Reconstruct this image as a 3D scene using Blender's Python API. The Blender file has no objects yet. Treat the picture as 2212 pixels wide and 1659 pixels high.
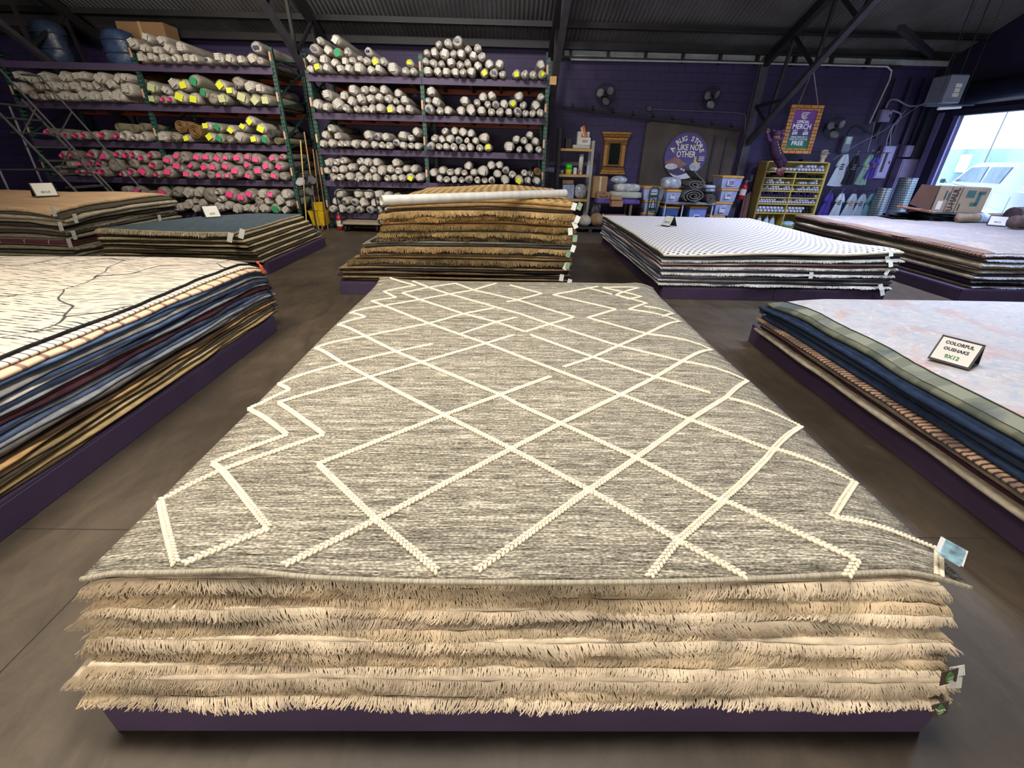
import bpy, math, random
from mathutils import Vector, Matrix, noise
SC = bpy.context.scene
COL = SC.collection
V = Vector
PI = math.pi
# ------------------------------------------------------------------ camera model (frame 2212 x 1659)
FW, FH, FP = 2212.0, 1659.0, 954.9
_p, _r, _y = math.radians(27.285), math.radians(1.3724), math.radians(1.1166)
CAM = V((0, 0, 1.65))
_f = V((math.sin(_y) * math.cos(_p), math.cos(_y) * math.cos(_p), -math.sin(_p)))
_rt = V((math.cos(_y), -math.sin(_y), 0))
_up = _rt.cross(_f)
CR = math.cos(_r) * _rt + math.sin(_r) * _up
CU = -math.sin(_r) * _rt + math.cos(_r) * _up
CF = _f
def ray(x, y): return CR * ((x - FW / 2) / FP) - CU * ((y - FH / 2) / FP) + CF
def onz(x, y, z): d = ray(x, y); return CAM + d * ((z - CAM.z) / d.z)
def ony(x, y, Y): d = ray(x, y); return CAM + d * (Y / d.y)
def onx(x, y, X): d = ray(x, y); return CAM + d * (X / d.x)
def onpl(x, y, p, n): d = ray(x, y); return CAM + d * ((p - CAM).dot(n) / d.dot(n))
def depth(p): return (V(p) - CAM).dot(CF)
def mpx(p): return depth(p) / FP            # metres per pixel at p
cam = bpy.data.cameras.new('camera'); camo = bpy.data.objects.new('camera', cam); COL.objects.link(camo)
camo.matrix_world = Matrix(((CR.x, CU.x, -CF.x, CAM.x), (CR.y, CU.y, -CF.y, CAM.y), (CR.z, CU.z, -CF.z, CAM.z), (0, 0, 0, 1)))
cam.sensor_fit = 'HORIZONTAL'; cam.sensor_width = 36; cam.lens = 36 * FP / FW; cam.clip_start = .05; cam.clip_end = 200
SC.camera = camo
SC.view_settings.view_transform = 'Standard'; SC.view_settings.look = 'None'; SC.view_settings.gamma = 1
SC.view_settings.use_curve_mapping = False
# ------------------------------------------------------------------ materials
def lin(c):
    if isinstance(c, str): c = tuple(int(c[i:i + 2], 16) / 255 for i in (0, 2, 4))
    return tuple(v / 12.92 if v <= .04045 else ((v + .055) / 1.055) ** 2.4 for v in c)
def newmat(name):
    m = bpy.data.materials.new(name); m.use_nodes = True
    nt = m.node_tree; b = nt.nodes['Principled BSDF']
    return m, nt, b
def nd(nt, t, **k):
    n = nt.nodes.new(t)
    for a, v in k.items():
        if a.startswith('_'): setattr(n, a[1:], v)
        else: n.inputs[a.replace('__', ' ')].default_value = v
    return n
def coords(nt, stretch=(1, 1, 1), rot=(0, 0, 0), kind='Object'):
    t = nt.nodes.new('ShaderNodeTexCoord'); mp = nt.nodes.new('ShaderNodeMapping')
    mp.inputs['Scale'].default_value = stretch; mp.inputs['Rotation'].default_value = rot
    nt.links.new(t.outputs[kind], mp.inputs['Vector']); return mp.outputs['Vector']
def ramp(nt, fac, stops, interp='LINEAR'):
    r = nt.nodes.new('ShaderNodeValToRGB'); e = r.color_ramp.elements; r.color_ramp.interpolation = interp
    while len(e) < len(stops): e.new(.5)
    for el, (p, c) in zip(e, stops): el.position = p; el.color = (*lin(c), 1) if isinstance(c, str) else (c, c, c, 1)
    nt.links.new(fac, r.inputs['Fac']); return r.outputs['Color']
def mixc(nt, fac, a, b, mode='MIX'):
    m = nt.nodes.new('ShaderNodeMix'); m.data_type = 'RGBA'; m.blend_type = mode
    for s, v in ((0, fac), (6, a), (7, b)):
        if hasattr(v, 'is_output'): nt.links.new(v, m.inputs[s])
        elif s == 0: m.inputs[0].default_value = v
        else: m.inputs[s].default_value = (*lin(v), 1) if isinstance(v, str) else (*v, 1)
    return m.outputs[2]
def mth(nt, op, a, b=0.0):
    m = nt.nodes.new('ShaderNodeMath'); m.operation = op
    for i, v in enumerate((a, b)):
        if hasattr(v, 'is_output'): nt.links.new(v, m.inputs[i])
        else: m.inputs[i].default_value = v
    return m.outputs[0]
def bump(nt, b, h, strength=.3, dist=.01):
    n = nt.nodes.new('ShaderNodeBump'); n.inputs['Strength'].default_value = strength; n.inputs['Distance'].default_value = dist
    nt.links.new(h, n.inputs['Height']); nt.links.new(n.outputs['Normal'], b.inputs['Normal'])
_mc = {}
def mat(col, rough=.7, metal=0.0, var=.12, scale=6.0, stretch=(1, 1, 1), bmp=0.0, bscale=60.0, spec=.5, emit=0.0, name=None, alpha=1.0, trans=0.0):
    key = (col, rough, metal, var, scale, stretch, bmp, bscale, spec, emit, alpha, trans)
    if key in _mc: return _mc[key]
    m, nt, b = newmat(name or 'surface_' + str(col))
    b.inputs['Roughness'].default_value = rough; b.inputs['Metallic'].default_value = metal
    b.inputs['Specular IOR Level'].default_value = spec
    c = lin(col)
    vec = coords(nt, stretch)
    n = nd(nt, 'ShaderNodeTexNoise', Scale=scale, Detail=4.0); nt.links.new(vec, n.inputs['Vector'])
    lo = tuple(x * (1 - var) for x in c); hi = tuple(min(1, x * (1 + var)) for x in c)
    out = mixc(nt, ramp(nt, n.outputs['Fac'], [(.3, 0.0), (.7, 1.0)]), lo, hi)
    nt.links.new(out, b.inputs['Base Color'])
    if bmp:
        n2 = nd(nt, 'ShaderNodeTexNoise', Scale=bscale, Detail=3.0); nt.links.new(vec, n2.inputs['Vector']); bump(nt, b, n2.outputs['Fac'], bmp)
    if emit:
        b.inputs['Emission Color'].default_value = (*c, 1); b.inputs['Emission Strength'].default_value = emit
    if alpha < 1: b.inputs['Alpha'].default_value = alpha
    if trans: b.inputs['Transmission Weight'].default_value = trans
    _mc[key] = m; return m
def fab(col, var=.28, sx=1):
    """woven or piled rug cloth seen at its edge"""
    return mat(col, .95, 0, var, 14.0, (sx, sx, 5), .5, 220.0, .15)
# ------------------------------------------------------------------ mesh builder (world coordinates)
class MB:
    def __init__(s): s.v = []; s.f = []; s.m = []; s.k = 0
    def add(s, vs, fs):
        o = len(s.v); s.v.extend(V(v) for v in vs); s.f.extend(tuple(o + i for i in f) for f in fs); s.m.extend([s.k] * len(fs)); return s
    def box(s, c, d, M=None):
        c = V(c); h = V(d) / 2
        vs = [V((x * h.x, y * h.y, z * h.z)) for x in (-1, 1) for y in (-1, 1) for z in (-1, 1)]
        vs = [(M @ v if M else v) + c for v in vs]
        return s.add(vs, [(0, 1, 3, 2), (4, 6, 7, 5), (0, 4, 5, 1), (2, 3, 7, 6), (0, 2, 6, 4), (1, 5, 7, 3)])
    def bbox(s, c, d, b=.01, M=None):
        """box with chamfered vertical and horizontal edges"""
        c = V(c); h = V(d) / 2; b = min(b, *(x * .45 for x in h)); vs = []; idx = {}
        for sx in (-1, 1):
            for sy in (-1, 1):
                for sz in (-1, 1):
                    for a in range(3):
                        v = V((sx * (h.x - (b if a != 0 else 0)), sy * (h.y - (b if a != 1 else 0)), sz * (h.z - (b if a != 2 else 0))))
                        idx[sx, sy, sz, a] = len(vs); vs.append((M @ v if M else v) + c)
        fs = []
        I = lambda sx, sy, sz, a: idx[sx, sy, sz, a]
        for q in (-1, 1):
            fs.append([I(q, -1, -1, 0), I(q, 1, -1, 0), I(q, 1, 1, 0), I(q, -1, 1, 0)][::q])
            fs.append([I(-1, q, -1, 1), I(-1, q, 1, 1), I(1, q, 1, 1), I(1, q, -1, 1)][::q])
            fs.append([I(-1, -1, q, 2), I(1, -1, q, 2), I(1, 1, q, 2), I(-1, 1, q, 2)][::q])
        for p in (-1, 1):
            for q in (-1, 1):
                fs.append([I(p, q, -1, 0), I(p, q, -1, 1), I(p, q, 1, 1), I(p, q, 1, 0)][::-p * q])
                fs.append([I(p, -1, q, 0), I(p, -1, q, 2), I(p, 1, q, 2), I(p, 1, q, 0)][::p * q])
                fs.append([I(-1, p, q, 1), I(-1, p, q, 2), I(1, p, q, 2), I(1, p, q, 1)][::-p * q])
                for r in (-1, 1): fs.append([I(p, q, r, 0), I(p, q, r, 1), I(p, q, r, 2)][::p * q * r])
        return s.add(vs, fs)
    def tube(s, pts, r, n=8, cap=True, rs=None, flat=1.0):
        pts = [V(p) for p in pts]; rings = []; prev = None
        vs = []; fs = []
        for i, p in enumerate(pts):
            t = (pts[min(i + 1, len(pts) - 1)] - pts[max(i - 1, 0)])
            if t.length < 1e-9: t = V((0, 0, 1))
            t.normalize()
            if prev is None:
                a = V((0, 0, 1)) if abs(t.z) < .9 else V((1, 0, 0)); u = t.cross(a).normalized()
            else:
                u = prev - t * prev.dot(t)
                if u.length < 1e-6: u = t.orthogonal()
                u.normalize()
            prev = u; w = t.cross(u); R = rs[i] if rs else r
            for k in range(n):
                a = 2 * PI * k / n; vs.append(p + u * (R * math.cos(a)) + w * (R * flat * math.sin(a)))
        for i in range(len(pts) - 1):
            for k in range(n): fs.append((i * n + k, i * n + (k + 1) % n, (i + 1) * n + (k + 1) % n, (i + 1) * n + k))
        if cap and n > 2:
            fs.append(tuple(range(n))[::-1]); fs.append(tuple((len(pts) - 1) * n + k for k in range(n)))
        return s.add(vs, fs)
    def bar(s, a, b, w, h=None, up=V((0, 0, 1))):
        a = V(a); b = V(b); t = (b - a); L = t.length; t.normalize(); u = t.cross(V(up))
        if u.length < 1e-5: u = t.cross(V((0, 1, 0)))
        u.normalize(); q = u.cross(t); M = Matrix((t, u, q)).transposed()
        return s.box((a + b) / 2, (L, w, h or w), M)
    def lathe(s, prof, M=None, n=20, squash=1.0):
        """profile of (radius, height) around local z"""
        vs = []; fs = []
        for r, z in prof:
            for k in range(n):
                a = 2 * PI * k / n; v = V((r * math.cos(a), r * squash * math.sin(a), z)); vs.append(M @ v if M else v)
        for i in range(len(prof) - 1):
            for k in range(n): fs.append((i * n + k, i * n + (k + 1) % n, (i + 1) * n + (k + 1) % n, (i + 1) * n + k))
        if prof[0][0] > 1e-6: fs.append(tuple(range(n))[::-1])
        if prof[-1][0] > 1e-6: fs.append(tuple((len(prof) - 1) * n + k for k in range(n)))
        return s.add(vs, fs)
    def ell(s, c, r, M=None, n=8, m=5):
        c = V(c); vs = []; fs = []
        for i in range(m + 1):
            a = PI * i / m
            for k in range(n):
                b = 2 * PI * k / n; v = V((r[0] * math.sin(a) * math.cos(b), r[1] * math.sin(a) * math.sin(b), r[2] * math.cos(a)))
                vs.append((M @ v if M else v) + c)
        for i in range(m):
            for k in range(n): fs.append((i * n + k, (i + 1) * n + k, (i + 1) * n + (k + 1) % n, i * n + (k + 1) % n))
        return s.add(vs, fs)
    def prism(s, poly, ext):
        poly = [V(p) for p in poly]; n = len(poly); e = V(ext)
        fs = [tuple(range(n))[::-1], tuple(range(n, 2 * n))] + [(i, (i + 1) % n, n + (i + 1) % n, n + i) for i in range(n)]
        return s.add(poly + [p + e for p in poly], fs)
    def grid(s, fn, nu, nv):
        vs = [fn(i / nu, j / nv) for i in range(nu + 1) for j in range(nv + 1)]
        fs = [(i * (nv + 1) + j, (i + 1) * (nv + 1) + j, (i + 1) * (nv + 1) + j + 1, i * (nv + 1) + j + 1) for i in range(nu) for j in range(nv)]
        return s.add(vs, fs)
    def mesh(s, name, mats, org=V((0, 0, 0)), smooth=False):
        me = bpy.data.meshes.new(name)
        me.from_pydata([tuple(v - org) for v in s.v], [], s.f)
        for m in (mats if isinstance(mats, (list, tuple)) else [mats]): me.materials.append(m)
        if any(s.m): me.polygons.foreach_set('material_index', s.m)
        if smooth: me.polygons.foreach_set('use_smooth', [True] * len(s.f))
        me.update(); return me
    def build(s, name, mats, parent=None, smooth=False, loc=None, label=None):
        org = V(loc) if loc is not None else (rootloc(parent) if parent else V((0, 0, 0)))
        o = bpy.data.objects.new(name, s.mesh(name, mats, org, smooth)); COL.objects.link(o)
        if parent: o.parent = parent
        else: o.location = org
        if label: o['label'] = label
        return o
def rootloc(o):
    while o.parent: o = o.parent
    return V(o.location)
def tag(o, label, cat, group=None):
    o['label'] = label; o['category'] = cat
    if group: o['group'] = group
    return o
def thing(name, label, cat, loc, group=None):
    o = bpy.data.objects.new(name, None); COL.objects.link(o); o.location = loc; o.empty_display_size = .05
    return tag(o, label, cat, group)
def struct(o): o['kind'] = 'structure'; return o
def solo(mb, name, mats, label, cat, loc=None, group=None, smooth=False):
    if loc is None:
        xs = [v.x for v in mb.v]; ys = [v.y for v in mb.v]; zs = [v.z for v in mb.v]
        loc = V(((min(xs) + max(xs)) / 2, (min(ys) + max(ys)) / 2, min(zs)))
    return tag(mb.build(name, mats, None, smooth, loc), label, cat, group)
ORD = ['', 'first', 'second', 'third', 'fourth', 'fifth', 'sixth', 'seventh', 'eighth', 'ninth', 'tenth', 'eleventh', 'twelfth', 'thirteenth', 'fourteenth', 'fifteenth', 'sixteenth', 'seventeenth', 'eighteenth', 'nineteenth', 'twentieth', 'twenty-first', 'twenty-second', 'twenty-third', 'twenty-fourth', 'twenty-fifth', 'twenty-sixth', 'twenty-seventh', 'twenty-eighth', 'twenty-ninth', 'thirtieth']
def nz(x, y=0, z=0): return noise.noise(V((x, y, z)))
# lettering turned into mesh
def letters(txt, size, M, name, m, parent, align='CENTER', bold=.0, ext=.002, space=1.0, shear=0.0, fit=None):
    cu = bpy.data.curves.new('t', 'FONT'); cu.body = txt; cu.size = size; cu.align_x = align; cu.align_y = 'CENTER'
    cu.extrude = ext; cu.offset = bold; cu.space_character = space; cu.shear = shear; cu.resolution_u = 2
    to = bpy.data.objects.new('t', cu); COL.objects.link(to)
    bpy.context.view_layer.update()
    me = bpy.data.meshes.new_from_object(to.evaluated_get(bpy.context.evaluated_depsgraph_get()))
    bpy.data.objects.remove(to); bpy.data.curves.remove(cu)
    me.name = name; org = rootloc(parent)
    if fit:
        xs = [v.co.x for v in me.vertices]; k = fit / (max(xs) - min(xs)); c = (max(xs) + min(xs)) / 2
        for v in me.vertices: v.co.x = (v.co.x - c) * k
    for v in me.vertices: v.co = M @ v.co - org
    me.materials.clear(); me.materials.append(m)
    o = bpy.data.objects.new(name, me); COL.objects.link(o); o.parent = parent; return o
def frame(o, x, y):
    """matrix: local x along x, local y along y, origin o"""
    x = V(x).normalized(); y = V(y); y = (y - x * y.dot(x)).normalized(); z = x.cross(y)
    return Matrix(((x.x, y.x, z.x, o[0]), (x.y, y.y, z.y, o[1]), (x.z, y.z, z.z, o[2]), (0, 0, 0, 1)))
BLACK = mat('15151a', .5); WHITE = mat('e6e3da', .6, var=.05); STEEL = mat('8d9196', .35, .85, .1); DARKST = mat('2d2f35', .55, .3)
PURP = mat('3f2f4b', .65, var=.15, scale=3.0, bmp=.08, bscale=25.0); WOOD = mat('b08a5c', .7, var=.2, scale=5.0, stretch=(1, 6, 6))
CARD = mat('9c7a58', .8, var=.1)
# ------------------------------------------------------------------ room shell
YW, XR, XL, YF = 13.4, 11.0, -14.0, -9.0
EAVE, SLOPE = 4.06, .384
def roofz(y): return EAVE + (YW - y) * SLOPE
def m_floor():
    m, nt, b = newmat('stained_concrete')
    v = coords(nt); n1 = nd(nt, 'ShaderNodeTexNoise', Scale=.55, Detail=8.0, Roughness=.62); nt.links.new(v, n1.inputs['Vector'])
    n2 = nd(nt, 'ShaderNodeTexNoise', Scale=3.2, Detail=7.0, Roughness=.7, Distortion=1.4); nt.links.new(coords(nt, (1.3, .6, 1), (0, 0, .5)), n2.inputs['Vector'])
    n3 = nd(nt, 'ShaderNodeTexNoise', Scale=45.0, Detail=4.0); nt.links.new(v, n3.inputs['Vector'])
    c = mixc(nt, ramp(nt, n1.outputs['Fac'], [(.35, 0.0), (.68, 1.0)]), '362e26', '5f5345')
    c = mixc(nt, ramp(nt, n2.outputs['Fac'], [(.4, .0), (.75, .8)]), c, '30281f')
    c = mixc(nt, ramp(nt, n2.outputs['Fac'], [(.22, .55), (.36, .0)]), c, '8a7d6b')
    c = mixc(nt, mth(nt, 'MULTIPLY', n3.outputs['Fac'], .25), c, '2c2620')
    nt.links.new(c, b.inputs['Base Color']); b.inputs['Roughness'].default_value = .55; b.inputs['Specular IOR Level'].default_value = .35
    bump(nt, b, n2.outputs['Fac'], .08); return m
def m_block(col, line):
    m, nt, b = newmat('painted_block_wall'); v = coords(nt, (1, 1, 1), (PI / 2, 0, 0))
    br = nd(nt, 'ShaderNodeTexBrick', Scale=1.0, Mortar__Size=.012, Brick__Width=.4, Row__Height=.2)
    br.inputs['Color1'].default_value = (*lin(col), 1); br.inputs['Color2'].default_value = (*[x * .86 for x in lin(col)], 1); br.inputs['Mortar'].default_value = (*lin(line), 1)
    nt.links.new(v, br.inputs['Vector'])
    n = nd(nt, 'ShaderNodeTexNoise', Scale=1.3, Detail=6.0); nt.links.new(v, n.inputs['Vector'])
    c = mixc(nt, ramp(nt, n.outputs['Fac'], [(.4, 0.0), (.8, .5)]), br.outputs['Color'], line)
    nt.links.new(c, b.inputs['Base Color']); b.inputs['Roughness'].default_value = .6
    bump(nt, b, br.outputs['Fac'], -.35, .01); return m
MFLOOR = m_floor(); MWALL = m_block('392d5c', '2a2145'); MROOF = mat('75757a', .5, .25, .25, 1.2); MBEAM = mat('2b2b2e', .6, .2, .2, 3.0)
MDARK = mat('232329', .8)
mb = MB(); mb.box(((XL + XR) / 2, (YW + YF) / 2, -.1), (XR - XL, YW - YF, .2)); struct(mb.build('floor', MFLOOR))
mb = MB(); mb.box(((XL + XR) / 2, YW + .1, EAVE / 2), (XR - XL + .4, .2, EAVE)); struct(mb.build('wall_back', MWALL))
mb = MB(); zs = roofz(YF) + .3; zt = [roofz(YW), roofz(0), roofz(0)]
mb.prism([(XL, YF, 0), (XL, YW, 0), (XL, YW, EAVE), (XL, 0, roofz(0)), (XL, YF, roofz(0) - 2)], (-.2, 0, 0)); struct(mb.build('wall_left', MDARK))
mb = MB(); mb.box(((XL + XR) / 2, YF - .1, 4), (XR - XL, .2, 8)); struct(mb.build('wall_front', mat('8fa391', .8, var=.3, scale=.5)))
DY0, DY1, DZ = 7.2, 12.46, 2.75                       # roller door opening in the right wall
mb = MB()
mb.prism([(XR, YF, 0), (XR, DY0, 0), (XR, DY0, DZ), (XR, DY1, DZ), (XR, DY1, 0), (XR, YW, 0), (XR, YW, EAVE), (XR, 0, roofz(0)), (XR, YF, roofz(0) - 2)], (.1, 0, 0))
struct(mb.build('wall_right', mat('2c2a4a', .7, var=.15, scale=2.0)))
# corrugated sheet roof
mb = MB(); per = .1; nseg = int((XR - XL + .6) / per * 6)
def roofpt(x, y): return V((x, y, (roofz(y) if y >= 0 else roofz(0) + y * .22) + .042 * math.sin(2 * PI * x / per)))
xs = [XL - .3 + i * per / 6 for i in range(nseg + 1)]; ys = [YW + .35, 0, YF - .2]
vs = [roofpt(x, y) for x in xs for y in ys]; mb.add(vs, [(i * 3 + j, i * 3 + j + 1, i * 3 + j + 4, i * 3 + j + 3) for i in range(nseg) for j in range(2)])
o = struct(mb.build('ceiling', MROOF, smooth=True))
for A_, B_ in (((-1.755, .2), (-1.755, 1.6)), ((-6, 1.601), (6, 1.586))):
    mb = MB(); mb.bar((A_[0], A_[1], 0), (B_[0], B_[1], 0), .005, .002); o = mb.build('expansion_joint', mat('2e2721', .9), bpy.data.objects['floor'])
# eave strut, purlins, light strip at the wall head
k = 0
for y, w in ((YW - .28, .16), (12.5, .12), (11.0, .14), (8.4, .14)):
    k += 1; mb = MB(); z = roofz(y) - .06 - w / 2
    mb.box(((XL + XR) / 2, y, z), (XR - XL, .07, w)); mb.box(((XL + XR) / 2, y - .06, z - w / 2 + .01), (XR - XL, .1, .02))
    struct(mb.build('trim_%d' % k, MBEAM))
mb = MB(); mb.box(((1.3 + XR) / 2, YW - .03, 3.93), (XR - 1.3 - .1, .04, .13)); struct(mb.build('trim_%d' % (k + 1), mat('a9b4bb', .5, var=.15))); k += 1
mb = MB()
for i in range(9): mb.box((1.5 + i * .92, YW - .11, 3.9), (.05, .18, .26))
mb.box((5.4, YW - .16, 3.82), (8.6, .05, .05)); struct(mb.build('trim_%d' % (k + 1), MBEAM)); k += 1
# pale conduit running under the eave and down by the corner
mb = MB(); a = ony(1226, 126, 13.2); b_ = ony(1925, 144, 13.2)
c0 = V((10.05, 13.2, b_.z)); mb.tube([(1.5, 13.2, a.z - .02), (5, 13.2, (a.z + b_.z) / 2), (b_.x - .1, 13.2, b_.z), (b_.x + .06, 13.22, b_.z - .08), (b_.x + .1, 13.24, b_.z - .25), (b_.x + .02, 13.32, b_.z - 1.2)], .022, 8)
solo(mb, 'conduit_pipe', mat('b9bdc2', .4, .3), 'pale grey conduit pipe along the top of the purple wall, bent down near corner', 'pipe')
# frames: column, knee brace with web bars, rafter
def frame_truss(X, lab):
    t = thing('roof_frame', lab, 'steel frame', (X, 13.2, 0), 'steel roof frames')
    m = MBEAM
    mb = MB(); mb.box((X, 13.21, 1.95), (.2, .02, 3.9)); mb.box((X, 13.29, 1.95), (.03, .16, 3.9)); mb.box((X, 13.37, 1.95), (.2, .02, 3.9)); mb.build('column', mat('4a4a5a', .6, .2, .2), t)
    A = V((X, 13.16, 2.08)); B = V((X, 11.1, 3.4)); Cc = V((X, 7.5, 5.5))
    mb = MB(); mb.bar(A, B, .12, .1); mb.bar(B, Cc, .12, .1); mb.bar(A + V((0, .03, .09)), Cc + V((0, .03, .09)), .02, .1); mb.build('knee_brace', mat('45454f', .6, .2, .2), t)
    mb = MB(); mb.bar((X, 13.3, roofz(13.3) - .3), (X, 6.2, roofz(6.2) - .3), .12, .2); mb.build('rafter', m, t)
    for ya, yb in ((12.5, 12.2), (11.1, 12.2), (11.1, 11.0), (10.1, 11.0), (10.1, 9.6), (9.0, 9.6), (9.0, 8.5)):
        za = 3.4 + (11.1 - ya) * .583 if ya < 11.1 else 3.4 - (ya - 11.1) * .64
        mb = MB(); mb.bar((X + .03, ya, za), (X + .03, yb, roofz(yb) - .38), .06, .06); mb.build('web_bar', m, t)
    mb = MB(); mb.bar((X, 13.18, 2.9), (X, 11.85, 2.93), .05, .06); mb.bar((X, 13.18, 2.9), (X, 12.5, 2.5), .05, .05); mb.build('strut', m, t)
    return t
frame_truss(6.3, 'dark steel column with slanting knee brace, left of the framed price poster')
frame_truss(1.0, 'dark steel column and brace directly beside the right end of racks')
frame_truss(-4.35, 'dark steel column and brace standing in the gap between the two racks')
frame_truss(-9.65, 'dark steel frame above the far left racks, nearly lost in gloom')
# roof diagonal on the right and wires
mb = MB(); a = ony(1945, 60, 10.5); b_ = ony(2015, 120, 12.6); mb.bar(a, b_, .1, .1)
solo(mb, 'roof_brace', MBEAM, 'short dark diagonal brace under the roof, upper right', 'steel brace')
# exterior
mb = MB(); mb.box((23, 10, -.1), (24 - .4, 60, .2)); struct(mb.build('trim_20', mat('b9b4a8', .9, var=.15, scale=.8))); bpy.data.objects['trim_20'].name = 'floor_outside'
mb = MB(); a = onx(2075, 322, 20); mb.box((20.2, 16, (a.z) / 2), (.3, 40, a.z))
o = struct(mb.build('wall_outside', mat('8fb0ae', .85, var=.45, scale=.9, stretch=(1, 1, .35))))
# ------------------------------------------------------------------ stacks of rugs
US = [0, .012, .035, .08, .16, .28, .4, .52, .64, .76, .86, .93, .97, .989, 1]
def slab(name, rect, zlo, zhi, mats, seed=0, jit=.012, parent=None, us=US, vs=US, loc=None, fine=6.0, topk=0, sidek=0, backk=None):
    """a rug lying flat: top and bottom follow zlo/zhi, the rim is rounded"""
    x0, x1, y0, y1 = rect
    def J(side, s): return jit * (nz(s * 2.3 + seed * 5.7, side * 3.3, seed * 1.9) * 1.6 + .45 * nz(s * fine * 3 + seed, side * 7.7))
    def pt(u, v):
        Ly, Lx = y1 - y0, x1 - x0
        xa = x0 + J(0, v * Ly); xb = x1 + J(1, v * Ly); ya = y0 + J(2, u * Lx); yb = y1 + J(3, u * Lx)
        return xa + (xb - xa) * u, ya + (yb - ya) * v
    nu, nv = len(us), len(vs); mb = MB(); T = []; B = []
    for i, u in enumerate(us):
        for j, v in enumerate(vs):
            x, y = pt(u, v); a, b = zlo(x, y), zhi(x, y); t = b - a
            ix = .3 * t if i == 0 else (-.3 * t if i == nu - 1 else 0); iy = .3 * t if j == 0 else (-.3 * t if j == nv - 1 else 0)
            T.append(V((x + ix, y + iy, b))); B.append(V((x + ix, y + iy, a)))
    I = lambda i, j: i * nv + j
    q = [(I(i, j), I(i + 1, j), I(i + 1, j + 1), I(i, j + 1)) for i in range(nu - 1) for j in range(nv - 1)]
    n = nu * nv; mb.k = topk; mb.add(T, q); mb.k = sidek; mb.add(B, [(a + n, d + n, c + n, b + n) for a, b, c, d in [(0, 0, 0, 0)][:0]])
    mb.f.extend(tuple(n + k for k in f[::-1]) for f in q); mb.m.extend([sidek] * len(q))
    loop = [(i, 0) for i in range(nu)] + [(nu - 1, j) for j in range(1, nv)] + [(i, nv - 1) for i in range(nu - 2, -1, -1)] + [(0, j) for j in range(nv - 2, 0, -1)]
    ring = []
    for i, j in loop:
        x, y = pt(us[i], vs[j]); a, b = zlo(x, y), zhi(x, y); t = b - a
        ox = -.12 * t if i == 0 else (.12 * t if i == nu - 1 else 0); oy = -.12 * t if j == 0 else (.12 * t if j == nv - 1 else 0)
        for h in (.3, .72): ring.append(V((x + ox, y + oy, a + t * h)))
    m0 = len(mb.v); mb.v.extend(ring); L = len(loop)
    for k in range(L):
        k2 = (k + 1) % L; a, b = I(*loop[k]), I(*loop[k2]); r = m0 + 2 * k; r2 = m0 + 2 * k2
        mb.f += [(n + a, n + b, r2, r), (r, r2, r2 + 1, r + 1), (r + 1, r2 + 1, b, a)]; mb.m += [backk if backk is not None else sidek, sidek, sidek]
    cx, cy = (x0 + x1) / 2, (y0 + y1) / 2
    o = mb.build(name, mats, parent, True, loc or V((cx, cy, zlo(cx, cy))))
    return o, pt
def fringe(mb, n, P, O, T, L, drop, strands=2, rad=.0018, seed=1, lean=.3, wig=.12, seg=4, sides=3, ends=0.0, outk=1.0):
    R = random.Random(seed)
    for i in range(n):
        t0 = (i + .5) / n
        ln = lean * 1.8 * nz(t0 * 9, seed * 3.1) + R.uniform(-.12, .12) + ends * ((max(0, t0 - .9) / .1) ** 1.5 - (max(0, .1 - t0) / .1) ** 1.5)
        Lk = L * (1 + .35 * nz(t0 * 14, seed * 1.7))
        up = .25 * nz(t0 * 11, seed * 9.1)
        for k in range(strands):
            t = min(1, max(0, t0 + (k - (strands - 1) / 2) * .45 / n)); p = P(t); l = Lk * R.uniform(.78, 1.15); ph = R.uniform(0, 6.3); w = wig * R.uniform(.3, 1); l2 = ln + R.uniform(-.12, .12)
            pts = []
            for s in range(seg + 1):
                q = s / seg
                pts.append(p + O * (outk * l * q * (1 - .35 * q)) + V((0, 0, -1)) * (l * (drop - up) * q ** 1.25) + T * (l * (l2 * q + w * math.sin(q * 4.5 + ph) * q)))
            mb.tube(pts, rad, sides, False, [rad, rad * 1.1, rad * 1.15, rad * 1.2, rad * .9][:seg + 1] if seg == 4 else None)
def surf(rect, droop=.1, wav=.03, seed=0, extra=None, dl=.09):
    x0, x1, y0, y1 = rect
    def s(x, y, h):
        d = max(0, min(x - x0, x1 - x, y - y0, y1 - y))
        v = 1 - droop * math.exp(-d / dl) + wav * nz(x * .8 + seed, y * .8, seed) 
        return v + (extra(x, y, h) if extra else 0)
    return s
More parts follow.
